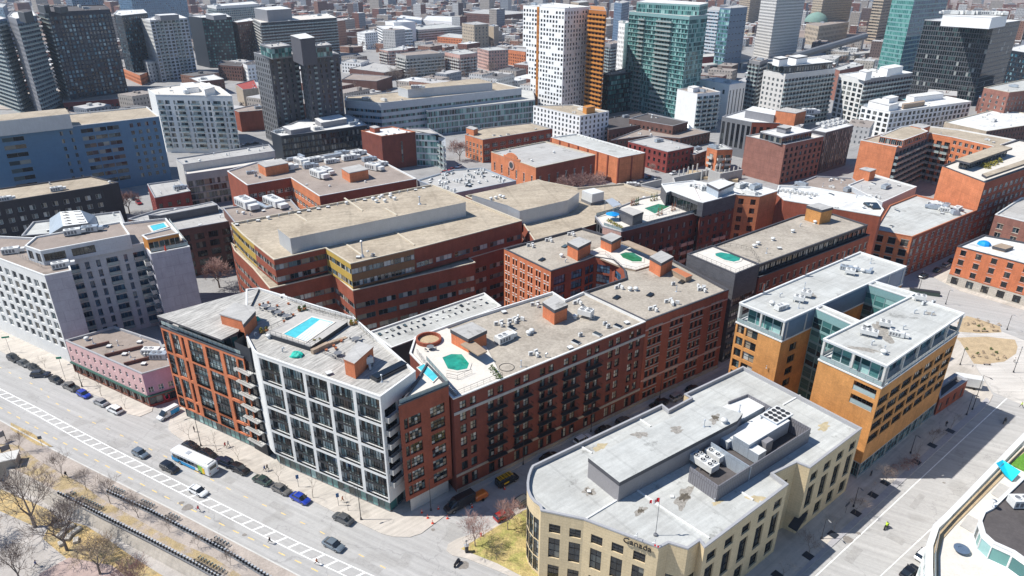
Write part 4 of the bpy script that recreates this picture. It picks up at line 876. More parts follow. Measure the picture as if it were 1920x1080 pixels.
for an in range(0, 360, 72):
    a_ = R(an + 90); q.face([(-.75, -.12, 7.3), (-.75 + .3 * math.cos(a_ - .4), -.12, 7.3 + .3 * math.sin(a_ - .4)), (-.75 + .34 * math.cos(a_), -.12, 7.3 + .34 * math.sin(a_)), (-.75 + .3 * math.cos(a_ + .4), -.12, 7.3 + .3 * math.sin(a_ + .4))], 0)
q.build('flag', ['flag_red', 'metal_white'], fl)
# ---- orange-brick twin wings with glazed top storeys
z = 28.4
A4 = [(1386.25, 567.5), (1472.5, 602.5), (1540, 571), (1632.5, 530), (1700, 499.5), (1612.5, 472)]
B4 = [(1543.75, 635), (1663.75, 686.25), (1808.75, 587.5), (1707.5, 555)]
b = Bld('apartment_building', 'orange-brick apartment building of two parallel wings with glazed top floors and pale roofs', at=W(1620, 600, z).to_2d())
vw = [tuple(q) for q in WP(A4, z)]; vw = [vw[0], vw[1], vw[4], vw[5]]; uw = [tuple(q) for q in WP(B4, z)]
win4 = S(n=5, w=2.9, fh=3.25, h=2.0, sill=.8, z0=4.4, nx=3, fr='frame_black', gl='glass_dark', rec=.3)
for x, y, rx, ry in ((1655, 622, 4.0, 2.2), (1620, 655, 3.6, .7), (1520, 553, 2.0, 1.1), (1745, 588, 1.3, .6)): stain(x, y, z - .35, rx, ry, int(x), 'stain_mid', 1)
bl = dict(cols=[(.80, .97)], rows=[(5.2 + 3.25 * k, 7.5 + 3.25 * k) for k in range(6)], nx=3, ny=1, fr='frame_grey', gl='glass', rec=.9)
def spc(**k): d = S(); d.update(k); return d
e0 = spc(cols=[(.60, .95)], rows=[(16.9, 19.1), (20.1, 22.3)], nx=5, ny=1, fr='frame_grey', gl='glass_dark', rec=1.3, bal=dict(d=.3, ext=-.1, style='glass', off=-.35, drop=-.1, slab='concrete'))
e1 = spc(cols=[(.04, .2), (.24, .5)], rows=[(5.2 + 3.1 * k, 7.4 + 3.1 * k) for k in range(6)], nx=2, ny=2, fr='frame_black', gl='glass_warm', rec=.4)
loB = dict(S(n=7, w=4.6, fh=3.1, h=2.0, sill=.7, z0=4.2, nx=4, fr='frame_black', gl='glass_dark', rec=.3)); shop = S(n=6, w=99, rows=[(.3, 3.9)], nx=4, ny=2, fr='frame_teal', gl='glass', rec=.3)
for poly, edl in ((vw, {0: e1, 1: win4, 3: S(n=3, w=.7, rows=[(z + .5, z + 2.5)], nx=1, m='brick_red', fr='frame_black')}), (uw, {0: e0, 1: loB, 3: win4})):
    b.block(None, 23.4, 'brick_amber', 'deck_pale', pts=poly, ed=edl, z0=4.2, par=0)
    b.block(None, 4.2, 'concrete', pts=poly, roof=False, sp=shop)
    q_ = ccw(poly); inn = inset(q_, 1.7)
    b.block(None, 27.9, 'panel_pale', pts=inn, z0=23.4, roof=False, sp=S(bay=1.9, w=99, rows=[(23.7, 27.5)], nx=1, ny=2, fr='frame_teal', gl='glass_teal', rec=.1))
    b.block(None, z, 'panel_pale', 'roof_pale', pts=poly, z0=27.9, par=.35, cap='cap_white', sp=None, ed={i: None for i in range(4)}, bottom=True)
    sm = MB(); sm.prism(inset(q_, -.15), 23.1, 23.45); sm.build('ledge', ['cap_white'], b.root)
    for i in range(4):
        a, c = Vector(q_[i]), Vector(q_[(i + 1) % 4]); n = max(2, round((c - a).length / 8)); rail(b, None, 23.5, pts=[(*(a + (c - a) * .01), 0), (*(a + (c - a) * .99), 0)], glass=True, m='frame_grey')
        for k in range(n + 1):
            p = a + (c - a) * (.015 + .97 * k / n); cm = Vector((sum(t[0] for t in q_) / 4, sum(t[1] for t in q_) / 4)); p += (cm - p).normalized() * .3
            m_ = MB(); m_.box((p.x, p.y, 23.45), (.45, .45, 4.45), math.atan2((c - a).y, (c - a).x)); m_.build('column', ['concrete_light'], b.root)
# solid slate upper side of the left wing
a, c = Vector(vw[1]), Vector(vw[2]); d = (c - a).normalized(); n = Vector((d.y, -d.x))
q = MB(); q.wallq(a + n * .06 + d * .2, c + n * .06, 23.5, 27.95, 0, 60); q.build('cladding', ['panel_bluegrey'], b.root)
# glazed links
def link(p0, p1, p2, p3, zt=z, z0=0):
    b.block(None, zt - .1, 'frame_teal', 'roof_pale', pts=[p0, p1, p2, p3], z0=z0, par=.3, cap='cap_white', sp=S(bay=2.4, w=99, fh=3.3, h=2.8, sill=.3, top=.3, nx=1, ny=2, fr='frame_teal', gl='glass_teal', rec=.1))
L1 = [tuple(q) for q in WP([(1529, 577), (1601, 609), (1613, 601), (1541, 571)], z)]
L2 = [tuple(q) for q in WP([(1627, 532), (1703, 557), (1718, 549), (1640, 526)], z)]
link(*L1); link(*L2)
rz = z - .35; b.zr = rz
for k_, x, y, r_ in (('cond4', 1497, 566, R(-30)), ('cond4', 1511, 557, R(-30)), ('turb', 1447, 572, 0), ('rtu', 1463, 580, R(30)), ('pipe', 1508, 541, 0), ('pipe', 1497, 578, 0), ('goose', 1462, 557, 0), ('duct', 1616, 510, R(-35)), ('cond4', 1593, 515, R(-30)), ('turb', 1604, 505, 0), ('turb', 1617, 511, 0), ('pipe', 1632, 494, 0), ('pipe', 1634, 512, 0), ('rtug', 1586, 506, R(-30)),
                 ('cond', 1628, 630, R(-30)), ('cond4', 1658, 614, R(-30)), ('rtu', 1680, 630, R(-30)), ('hatch', 1625, 612, .5), ('pipe', 1657, 661, 0), ('turb', 1656, 664, 0), ('goose', 1634, 647, 0), ('cond4', 1724, 564, R(-30)), ('ac', 1731, 572, .4), ('ac', 1749, 570, .4), ('goose', 1732, 590, 0), ('goose', 1746, 592, 0), ('goose', 1714, 588, 0), ('goose', 1693, 618, 0)):
    b.put(k_, x, y, z=rz, rz=r_, sc=(.7, .7, .7) if k_ in ('cond', 'cond4', 'rtu', 'rtug', 'duct') else None)
b.finish()
b = BB('pavilion', 'small single-storey red-brick pavilion with a dark sunken roof, beside the orange apartments', [(1762, 748), (1815, 712), (1790, 700), (1757, 722)], 5.0, 'brick_rust', 'roof_dark', par=.8, cap='cap_grey', pw=.9, sp=S(bay=3.5, w=1.2, h=2.4, nx=1)); b.finish()
# ---- black building with pool terrace + long gravel roof
z = 27.0
fb = S(n=2, w=5.2, fh=3.3, h=2.2, sill=.7, nx=5, ny=2, fr='frame_black', gl='glass_warm', rec=.2)
b = BB('apartment_building', 'charcoal-clad building with an octagonal teal pool on its railed roof terrace', [(1288.5, 475.6), (1379, 514), (1424, 495.4), (1335.4, 460)], z, 'panel_slate', 'deck_pale', cap='cap_dark', par=.3, z0=23, ed={0: None, 1: None}, bottom=True)
pp = [Vector(q) for q in b.poly]
b.block(None, 23, 'panel_slate', 'deck_tile', pts=[tuple(pp[0]), tuple(pp[1]), tuple(pp[2]), tuple(pp[3])], par=.0, ed={1: fb, 0: None})
b.block(None, 23, 'panel_grey', pts=inset(ccw([tuple(q) for q in pp]), .9), roof=False, z0=19.9, sp=S(n=3, w=99, rows=[(20, 22.7)], nx=3, fr='frame_black', gl='glass_teal'))
for t in (.02, .42, .98):
    p = pp[0].lerp(pp[1], t); q = MB(); q.tube((p.x - .2, p.y - 3.2, 19.0), (p.x - .2, p.y - 3.2, 26.4), .35, n=10)
pool(b, [(1341, 476), (1352, 473.5), (1373, 477), (1388.5, 484), (1386, 489), (1376, 491.5), (1359, 488), (1342, 480)], z - .28, 'water_teal', rim=.6)
rail(b, [(1291, 475), (1379, 512), (1422, 495.4)], z, m='frame_black'); rail(b, [(1337, 461), (1380, 464), (1408, 471), (1424, 492)], z); rail(b, [(1335, 461), (1291, 475)], z)
b.put('goose', 1343, 552, z=19); b.finish()
z = 25.0
fbk = S(bay=3.1, w=1.3, fh=3.3, h=1.9, sill=.9, nx=2, ny=1, fr='frame_grey', gl='glass_warm', rec=.25, sillm='brick_tan')
b = BB('warehouse', 'long brick warehouse with a gravel roof, dark glazed attic and an orange lift tower', [(1425, 496), (1627, 421.7), (1562, 401), (1500, 402.7), (1336, 461)], z, 'panel_black', 'roof_gravel', z0=21.6, cap='cap_dark', par=.4, sp=S(bay=2.6, w=99, rows=[(22.2, 24.2)], nx=2, fr='frame_black', gl='glass'))
P4 = [tuple(q) for q in b.poly]; o_ = inset(ccw(P4), -1.0)
b.block(None, 21.7, 'brick_rust', 'roof_dark', pts=o_, par=.5, cap='cap_dark', sp=fbk)
b.zr = z - .4
b.pent('lift_tower', [(1513.3, 385), (1541, 393.5), (1562, 388.3), (1535, 380)], z - .4, z + 4.6, 'brick_amber', 'roof_grey', 'cap_dark')
for k_, x, y in (('turb', 1486, 436), ('turb', 1421, 459), ('turb', 1414, 464), ('turb', 1528, 419), ('turb', 1545, 416), ('hatch', 1461, 467), ('turb', 1449, 451), ('goose', 1500, 425), ('pipe', 1437, 475)): b.put(k_, x, y)
b.finish()
# ---- brick residence with terrace pool and dark pavilion
z = 24.2
fr_ = S(bay=3.3, w=1.5, fh=3.05, h=1.9, sill=.6, z0=1, nx=2, ny=1, fr='frame_grey', gl='glass', rec=.25, bal=dict(d=1.0, style='solid', slab='brick_pink', ext=1.2, cols=[2, 3, 5, 6, 8, 9, 11, 12, 14, 15, 17, 18, 19], rows=[0, 1, 2, 3, 4]))
b = BB('apartment_building', 'plum-brick apartment block with a rectangular green pool and dark pavilion on its roof terrace', [(1115.6, 404.8), (1130, 424.6), (1164.6, 434.5), (1317, 396), (1322, 378), (1248, 362), (1200, 372)], z, 'brick_red', 'deck_pale', par=.4, cap='cap_grey', ed={0: S(n=3, w=2.5, rows=[(20.3, 23)], gl='glass_dark', fr='frame_black', m='panel_slate'), 1: S(n=1, w=1, m='brick_pink', rows=[(5, 6)]), 2: fr_})
pool(b, [(1208, 391), (1235, 382.5), (1256, 387), (1228, 401)], z - .38, 'water_green', rim=.7)
b.pent('pavilion', [(1162, 392.5), (1180, 388), (1206, 397), (1187, 404)], z - .4, z + 3.4, 'panel_slate', 'deck_tile', 'cap_dark')
b.block([(1316, 379.3), (1380, 364), (1372, 352), (1300, 345)], z + 4.5, 'brick_red', roof=False, ed={0: dict(fr_, m='brick_red')})
b.block([(1250, 361), (1258, 358), (1309, 377.5), (1318.8, 380), (1380, 364), (1365, 352), (1300, 338), (1240, 345)], z + 4.6, 'panel_slate', 'roof_white', z0=z - .4, par=.25, cap='cap_white', ed={0: S(n=1, w=99, rows=[(z, z + 3.6)], nx=2), 1: S(n=4, w=99, rows=[(z - .2, z + 3.2)], nx=4, ny=1, fr='frame_black', gl='glass_dark', rec=.2), 3: None})
rail(b, [(1118, 405), (1160, 394)], z, glass=True); rail(b, [(1132, 423), (1165, 433.5), (1316, 395)], z, glass=True); rail(b, [(1200, 408), (1218, 411), (1285, 394), (1262, 388)], z, m='frame_grey')
q = MB(); qc = [W(1135, 375, z + 3), W(1150, 388, z + 3), W(1165, 383, z + 3), W(1148, 371, z + 3)]
q.prism([(p.x, p.y) for p in qc], z + 2.8, z + 3.0, 0, bottom=True)
for p in qc: q.tube((p.x, p.y, z - .4), (p.x, p.y, z + 2.8), .08)
q.build('canopy', ['metal_silver'], b.root)
b.put('rtu', 1325, 357, z=z + 4.4); b.pent('plant_room', [(1326, 343.5), (1348, 354.5), (1377, 342.5), (1352, 336)], z + 4.3, z + 7.6, 'metal_sheet', 'metal_white'); b.put('acs', 1300, 350, z=z + 4.4); b.put('acs', 1310, 353, z=z + 4.4); b.finish()
w1 = S(n=2, w=1.7, fh=3.2, h=2.0, sill=.8, z0=2, nx=2, fr='frame_black', gl='glass_dark', rec=.25)
b = BB('apartment_building', 'salmon-brick stair wing with white roof and black square windows, right of the plum-brick block', [(1380, 364.5), (1425, 368.3), (1458, 358), (1400, 342), (1365, 350)], 28.5, 'brick_terracotta', 'roof_white', ed={0: w1, 1: None}, cap='cap_white')
b.scatter(9, MIX, 6); b.finish()
b = BB('apartment_building', 'brick block with a long pointed white roof and black rooftop condensers', [(1455, 362), (1470, 375), (1650, 405), (1657, 393), (1640, 372), (1520, 350), (1460, 348)], 26.0, 'brick_rust', 'roof_white', cap='cap_white', sp=None, ed={1: None, 0: None})
for x in range(1462, 1530, 9): b.put('acs', x, 358 + (x - 1462) * .14, rz=1.2)
b.put('skyd', 1640, 388, sc=(3, 3, 1.5)); b.put('skyd', 1630, 386, sc=(2, 2, 1.5)); b.scatter(10, SMALL, 5); b.finish()

# ---- grey concrete condominium (left) + pink house
z = 26.5
ga = S(bay=3.6, w=2.3, fh=2.95, h=2.1, sill=.5, z0=3.8, nx=2, ny=1, fr='frame_grey', gl='glass_warm', rec=.35)
gc = S(cols=[(.0, .115), (.19, .25), (.335, .39), (.47, .62), (.70, .75), (.83, .985)], fh=2.95, h=2.2, sill=.35, z0=1, nx=3, ny=1, fr='frame_grey', gl='glass_blue', rec=.8, m='panel_pale', bal=dict(cols=[0, 3, 5], d=.8, style='glass', ext=0, off=-.2, slab='concrete_light'))
gs = S(n=3, w=2.6, fh=2.95, h=2.1, sill=.4, z0=1, nx=2, gl='glass_dark', fr='frame_grey', rec=.2, bal=dict(d=1.4, style='solid', slab='concrete_light', cols=[1]))
b = BB('apartment_building', 'grey concrete condominium with a shadowed glazed recess, blank violet-grey end walls and white street front', [(-70, 459), (0, 485.6), (83.3, 516.7), (133.3, 507.1), (125.6, 483.3), (268.9, 455.6), (282.2, 476), (355.6, 462.2), (311, 409), (240, 417), (66, 446), (-60, 440)], z, 'concrete_violet', 'roof_brown',
       ed={0: dict(ga, m='panel_offwhite'), 1: dict(ga, m='panel_offwhite'), 2: None, 3: None, 4: gc, 5: gs, 6: None, 8: None}, cap='cap_white')
b.block([(46.7, 461), (75.6, 471), (243.3, 440), (226.7, 415.6), (66.7, 444)], z + 3.6, 'panel_pale', 'roof_brown', z0=z - .6, par=.35, cap='cap_white', ed={0: S(n=2, w=2.4, rows=[(z, z + 2.6)]), 1: spc(cols=[(.02, .25), (.32, .58)], rows=[(z + .4, z + 2.6)], nx=6, fr='frame_black', gl='glass_dark')})
b.block([(266, 441), (276, 449), (335, 437), (322, 427)], z + 3.4, 'panel_orange', 'roof_brown', z0=z - .6, par=.3, cap='cap_white', ed={1: S(n=3, w=2.6, rows=[(z + .2, z + 2.3)], nx=2, fr='frame_white')})
b.zr = z - .6
pool(b, [(281, 424), (307, 418.5), (313, 426), (288, 433.5)], z - .4, 'water_turquoise', rim=.6)
rail(b, [(33, 480), (78, 500), (124, 486)], z, m='frame_grey'); rail(b, [(284, 473), (353, 460), (318, 415)], z, m='frame_grey', glass=True); rail(b, [(240, 418), (311, 409)], z, m='frame_grey')
for k_, x, y, r_ in (('rtu', 115, 502, .6), ('rtu', 22, 475, .4)): b.put(k_, x, y, rz=r_)
for k_, x, y, r_ in (('rtu', 137, 440, .5), ('ac', 125, 441, .3), ('rtug', 170, 434, .3), ('sky', 190, 428, .3), ('sky', 198, 426, .3), ('skyd', 183, 430, .3)): b.put(k_, x, y, z=z + 3.3, rz=r_)
b.finish()
z = 9.8
pkw = S(n=12, w=.9, rows=[(3.9, 5.4), (6.7, 8.2)], nx=1, ny=2, fr='frame_white', gl='glass_dark', rec=.2)
pkw['band'] = [(3.1, .35, 'frame_green', .5)]; pk2 = S(n=3, w=1.2, rows=[(4.0, 5.6)], nx=2, ny=2, fr='frame_white', gl='glass_dark', m='paint_mauve'); pk2['band'] = [(3.1, .35, 'frame_green', .5)]
b = BB('shop_house', 'low pink shop building with a green fascia and cluttered brown roof, beside the grey condominium', [(122, 638), (265.6, 701), (322, 685), (300, 640), (215, 612)], z, 'paint_pink', 'roof_brown', z0=3.2, cap='cap_grey', ed={0: pkw, 1: pk2})
b.block(None, 3.2, 'brick_brown', pts=b.poly, roof=False, ed={0: S(n=11, w=2.6, rows=[(.4, 2.7)], nx=2, fr='frame_orange', gl='glass', rec=.3), 1: S(n=2, w=3, rows=[(.6, 2.6)], nx=2, fr='frame_black', gl='glass_dark', m='brick_crimson')})
b.zr = z - .6
for k_, x, y in (('rtu', 285, 664), ('ac', 280, 668), ('acs', 292, 660), ('turb', 163, 638), ('pipe', 175, 644), ('pipe', 222, 648), ('goose', 178, 651), ('goose', 212, 665), ('goose', 252, 680), ('hatch', 205, 651), ('hatch', 234, 666), ('hatch', 270, 684), ('rtug', 300, 672), ('hatch', 262, 643), ('pipe', 245, 670), ('pipe', 266, 640), ('acs', 275, 664)): b.put(k_, x, y)
q = MB()
for (x0, y0, x1, y1) in ((160, 652, 205, 641), (196, 666, 268, 649), (232, 682, 312, 662)):
    p, r2 = W(x0, y0, z), W(x1, y1, z); d = r2 - p; q.box(((p.x + r2.x) / 2, (p.y + r2.y) / 2, z - .6), (d.length, .4, .9), math.atan2(d.y, d.x))
q.build('party_wall', ['brick_brown'], b.root)
b.finish()

for k_, (sx, sy) in (('U', (.25, 1.0)),):
    pa, pb = [Vector(q) for q in WP([(265.6, 701), (322, 685)], 9.8)]; dd_ = (pb - pa).normalized(); put_text(k_, 2.0, pa + dd_ * 3.4, pb, .8, 'cone_red_' if 'cone_red_' in MATS else mat('cone_red_', (.6, .03, .08), var=.05).name, b.root, tuple(b.root['_o']), out=.12, name='shop_sign')
# ---- round-cornered white building, bottom right (its terrace is in view)
z = 15.0
tr = WP([(1738, 1098), (1737, 1060), (1738, 1020), (1750, 985), (1775, 962), (1920, 812), (2150, 590), (2300, 700), (2200, 1250), (1790, 1160), (1752, 1130)], 12.0)
b = Bld('office_building', 'white building with a rounded corner, paved roof terrace and dark upper roof', at=W(1850, 1000, 12).to_2d())
cs = S(bay=2.2, w=99, rows=[(1, 4), (5, 8), (8.8, 11)], nx=2, ny=1, fr='frame_white', gl='glass_teal', rec=.2)
b.block(None, 12.0, 'panel_white', 'deck_pale', pts=[tuple(p) for p in tr], sp=cs, par=.5, pw=.9, cap='cap_white')
up = WP([(1835, 975), (1842, 958), (1858, 950), (2120, 700), (2250, 760), (2180, 1200), (1935, 1060), (1900, 1035), (1862, 1018), (1842, 1000)], 15.5)
b.block(None, 15.5, 'panel_white', 'roof_dark', z0=11.5, pts=[tuple(p) for p in up], par=.3, pw=.5, cap='cap_white', sp=S(bay=1.6, w=99, rows=[(12, 14.6)], nx=1, fr='frame_white', gl='glass_teal', rec=.15))
rail(b, [(1752, 1090), (1752, 1040), (1760, 1000), (1785, 972), (1920, 835)], 12.0, m='frame_grey', glass=True)
b.poly3('planting_strip', [(1746, 1085), (1746, 1030), (1756, 1000), (1782, 972), (1920, 838), (1920, 855), (1790, 985), (1768, 1010), (1760, 1040), (1760, 1080)], 11.66, .1, 'soil')
b.poly3('paving_patch', [(1858, 925), (1875, 905), (1905, 920), (1888, 945)], 11.62, .08, 'deck_tile'); b.poly3('paving_patch', [(1800, 985), (1815, 965), (1842, 978), (1826, 1000)], 11.62, .08, 'deck_tile')
b.poly3('artificial_lawn', [(1893, 870), (1925, 845), (1960, 865), (1925, 885)], 11.7, .15, 'turf')
b.put('rtu', 1915, 948, z=15.3); b.put('dish', 1860, 952, z=15.5)
b.finish()
q = MB(); p = W(1803, 1030, 12); u_ = empty('fire_table', (p.x, p.y, 11.5), 'round blue-grey table standing on the white paved roof terrace', 'table'); q.lathe((0, 0, 0), [(.5, 0), (.4, .5), (1.2, .55), (1.2, .7), (.55, .72), (.5, .62)], 20); q.build('tabletop', ['panel_bluegrey'], u_)
q = MB(); pt = [W(x, y, zz) for x, y, zz in ((1868, 868, 13.6), (1880, 862, 13.2), (1914, 884, 13.6), (1897, 902, 11.8), (1884, 890, 12.2))]; q.face(pt); q.face([(p.x, p.y, p.z - .1) for p in reversed(pt)])
tag(q.build('tarpaulin', ['tarp_cyan']), 'bright blue tarpaulin draped over a frame on the white roof terrace', 'tarpaulin')
# ------------------------------------------------------------------ the blocks behind
mat('panel_lattice', (.60, .58, .55), kind='wall', var=.04, rough=.7)
mat('panel_darkgrey', (.085, .083, .095), kind='wall', var=.08, rough=.6)
mat('roof_red', (.32, .06, .05), kind='roof', var=.1, rough=.9)
sq = S(bay=3.5, w=1.7, fh=3.3, h=1.9, gl='glass', fr='frame_white')
brw = S(bay=3.2, w=1.5, fh=3.4, h=1.9, gl='glass_dark', fr='frame_white', nx=2, ny=2, sillm='brick_tan')
brn = S(bay=3.0, w=1.3, fh=3.2, h=1.8, gl='glass_dark', fr='frame_black', nx=1, ny=2)
big_ = S(bay=4.2, w=3.2, fh=3.2, h=2.2, sill=.5, gl='glass_warm', fr='frame_black', nx=3)
curt = S(bay=1.6, w=99, fh=3.5, h=2.7, sill=.4, gl='glass_teal', fr='frame_teal', nx=1, rec=.1)
curd = S(bay=1.5, w=99, fh=3.4, h=2.6, sill=.4, gl='glass_navy', fr='frame_black', nx=1, rec=.1)
bals = S(bay=3.8, w=3.0, fh=3.0, h=2.3, sill=.3, gl='glass_warm', fr='frame_grey', nx=3, bal=dict(d=1.3, style='solid', slab='concrete_light', ext=.5))
balg = S(bay=3.6, w=2.9, fh=3.0, h=2.3, sill=.3, gl='glass', fr='frame_grey', nx=3, bal=dict(d=1.2, style='glass', slab='concrete_light', ext=.3))
tow = S(bay=3.2, w=1.5, fh=2.95, h=1.9, gl='glass_navy', fr='frame_black', rec=.15, nx=1)
office = S(bay=3.2, w=99, fh=3.6, h=1.7, sill=1.2, gl='glass_navy', fr='frame_grey', nx=2, rec=.12)
lat = S(bay=1.7, w=1.0, fh=3.4, h=1.9, gl='glass_dark', fr='frame_white', nx=1, rec=.3)
stripe = S(bay=3.3, w=2.0, rows=[(5, 18.5)], gl='glass_dark', fr='frame_black', nx=1, ny=4, rec=.35)
rows5 = lambda z0, n, h, f: [(z0 + k * f, z0 + k * f + h) for k in range(n)]
def MK(label, z, px, wm, rm='roof_grey', sp=None, ed=None, n=5, kinds=None, name='building', cap='cap_grey', par=.5, pents=(), seed=0, group=None, z0=0, pts=None):
    P = pts or WP(px, z); b = Bld(name, label, 'building' if 'tower' not in name else 'tower', group, (sum(q[0] for q in P) / len(P), sum(q[1] for q in P) / len(P)))
    b.block(None, z, wm, rm, pts=[tuple(q) for q in P], sp=sp, ed=ed, par=par, cap=cap, z0=z0)
    if n: b.scatter(n, kinds or MIX, seed or int(z * 7 + len(px or [])))
    for pp in pents:
        ppx, dz, m, rm2 = pp[:4]; b.pent('penthouse', ppx, z - par, z + dz, m, rm2, 'cap_grey')
    return b
B14s = spc(cols=[(.17, .275), (.452, .468), (.502, .518), (.56, .625), (.63, .695), (.70, .765), (.825, .845), (.868, .888), (.912, .932), (.957, .975)], rows=rows5(4, 8, 1.9, 3.5), nx=2, fr='frame_grey', gl='glass', rec=.2)
b = MK('wide slate-blue panelled office block with a tan roof and raised blue plant storey', 32.2, [(-70, 260), (298, 218.3), (275, 200), (-70, 232)], 'panel_blue', 'roof_tan', ed={0: B14s}, n=3, name='office_building', cap='cap_white')
b.pent('plant_room', [(-70, 234), (0, 226.7), (130, 213.3), (122, 203), (-70, 222)], 31.7, 38.2, 'metal_silver', 'roof_tan', 'cap_white'); b.finish()
MK('dark masonry office with square windows and a tan roof, below the slate-blue office', 17, [(-70, 390), (190, 348.5), (222, 342), (170, 330), (-70, 363)], 'brick_dark', 'roof_tan', sp=S(bay=3.6, w=1.9, fh=3.7, h=1.9, fr='frame_white', gl='glass_warm', nx=2), ed={0: S(bay=3.6, w=1.9, fh=3.7, h=1.9, fr='frame_white', gl='glass_warm', nx=2), 1: None}, n=4, cap='cap_dark').finish()
b = MK('brown-brick apartment block with a grey roof, dark recessed glazing and an upper slab', 18, [(240, 410), (330, 431.7), (435, 413.3), (405, 381.7), (300, 392)], 'brick_brown', 'roof_grey', ed={0: brn, 1: dict(big_, gl='glass_dark')}, n=6, kinds=['turb', 'goose', 'hatch'], name='apartment_building')
b.block([(278, 403), (300, 404), (408, 384), (398, 378)], 20.5, 'panel_slate', 'roof_grey', z0=17, par=.2); b.finish()
b = MK('white-roofed hall with a faceted glass and steel atrium, behind the grey concrete condominium', 19, [(40, 442), (62, 416), (225, 396), (236, 423), (200, 430)], 'brick_dark', 'roof_pale', n=3, kinds=['ac', 'hatch'])
q = MB(); t1 = [W(x, y, 23.5) for x, y in ((112, 397), (151, 394), (165, 418), (118, 424))]; t0 = [W(x, y, 19) for x, y in ((93, 410), (178, 404), (186, 428), (92, 440))]
q.face(t1)
for i in range(4): j = (i + 1) % 4; q.face([t0[i], t0[j], t1[j], t1[i]], 1)
q.build('atrium', ['panel_offwhite', 'metal_sheet'], b.root)
q = MB()
for i in range(5):
    for s in (-1, 1):
        c = t1[0].lerp(t1[3], .12 + .2 * i).lerp(t1[1].lerp(t1[2], .12 + .2 * i), .5 + s * .27); q.tube((c.x - 1, c.y, 23.6), (c.x + 1, c.y + .3, 23.6), .1); q.tube((c.x + 1, c.y + .3, 23.6), (c.x + .7 * s, c.y + 1, 23.6), .1)
q.build('roof_truss', ['frame_black'], b.root); b.finish()
wcs = spc(cols=[(.02, .09), (.11, .17), (.22, .245), (.27, .36), (.41, .435), (.46, .56), (.60, .63), (.66, .70), (.74, .84), (.87, .895), (.93, .985)], rows=rows5(3, 9, 2.2, 3.1), nx=2, fr='frame_grey', gl='glass_warm', rec=.25)
b = MK('white condominium with scattered windows and glass balconies, right of the slate-blue office', 33, [(277, 167), (291, 177.5), (435, 180), (412, 163), (375, 153)], 'panel_offwhite', 'deck_pale', ed={0: None, 1: dict(wcs, bal=dict(d=1.1, style='glass', slab='concrete_light', cols=[0, 3, 5, 8, 10]))}, n=6, name='apartment_building', cap='cap_white', pents=[([(338, 156), (350, 165), (372, 163), (362, 154)], 2.5, 'panel_white', 'roof_white'), ([(375, 158), (383, 168), (402, 163), (392, 155)], 3.5, 'panel_white', 'roof_white')]); b.finish()
b = Bld('apartment_tower', 'pair of slate-grey apartment towers with slender cores and glassy penthouses', 'tower', None, W(555, 100, 52).to_2d())
tws = S(bay=3.4, w=1.4, fh=2.95, h=1.9, gl='glass', fr='frame_black', rec=.15, bal=dict(d=1.0, style='glass', slab='metal_mid', cols=[1, 4]))
for px in ([(475.6, 98), (503.3, 105.6), (558, 101), (533, 92.5)], [(560, 101), (572, 105.6), (635.6, 101), (618, 93)]):
    b.block(px, 52, 'panel_darkgrey', 'deck_tile', ed={0: dict(tws, m='metal_mid', bal=None), 1: tws}); b.scatter(5, SMALL, 4)  # left-front faces take lighter panels, their sunlight put into the colour
for px in ([(487, 82), (508, 89), (545, 85), (525, 79)], [(568, 84), (576, 88), (622, 84), (610, 78)]): b.block(px, 58, 'metal_mid', 'deck_tile', z0=51.5, sp=S(bay=2, w=99, rows=[(52, 57)], nx=1, ny=2, gl='glass_teal', fr='frame_grey', rec=.1)); b.scatter(4, MIX, 9)
b.pent('lift_core', [(544, 66), (563, 73), (590, 70), (572, 62)], 51.5, 65, 'panel_darkgrey', 'roof_white'); b.finish()
b = MK('low dark condominium with teal glazing and roof terraces, in front of the slate towers', 15, [(508, 246.5), (527, 255), (688.5, 234.4), (655, 213), (560, 226)], 'panel_black', 'roof_white', ed={0: None, 1: spc(bay=2.6, w=99, fh=3.4, h=2.7, sill=.3, nx=2, fr='frame_black', gl='glass', rec=.4)}, n=14, kinds=['rtug', 'acs', 'skyd', 'hatch', 'rtu'], name='apartment_building', pents=[([(530, 237), (545, 244), (582, 238), (570, 231)], 2.5, 'panel_grey', 'roof_white'), ([(590, 222), (602, 230), (650, 222), (636, 214)], 2.8, 'panel_grey', 'roof_white')]); b.finish()
b = MK('pale condominium with grid of pinkish glazing, left of the rooftop plant block', 18.5, [(329, 297), (343, 308.5), (515, 283), (504, 270.5)], 'concrete_light', 'roof_grey', ed={0: None, 1: spc(bay=3.4, w=99, fh=3.1, h=2.6, sill=.2, nx=3, fr='frame_grey', gl='glass_warm', rec=.5)}, n=9, name='apartment_building')
b.block([(348, 327), (440, 314), (515, 300), (512, 294), (346, 320)], 15.4, 'concrete', 'deck_pale', par=.3, sp=spc(bay=3.4, w=99, fh=3.1, h=2.6, sill=.2, nx=3, fr='frame_grey', gl='glass_warm', rec=.4)); b.finish()
ribw = S(bay=3.2, w=2.8, h=1.7, sill=1.0, fh=3.6, nx=3, ny=2, fr='frame_white', gl='glass_warm', rec=.15, top=.8)
b = MK('orange-brick L-shaped block whose roof is covered with big air handlers', 21, [(426, 320.5), (463.5, 347), (544.8, 333), (599, 367.7), (781, 335), (672, 279), (560, 298), (483, 303)], 'brick_rust', 'roof_brown', ed={0: dict(ribw, m='brick_terracotta', n=1, w=.1) and None, 1: ribw, 2: dict(ribw, m='brick_terracotta'), 3: ribw}, n=0, name='office_building', cap='cap_white', pents=[([(483, 305), (497, 313), (540, 305), (527, 297)], 3.6, 'brick_terracotta', 'roof_grey'), ([(640, 315), (655, 324), (690, 317), (674, 308)], 3.6, 'brick_terracotta', 'roof_grey')])
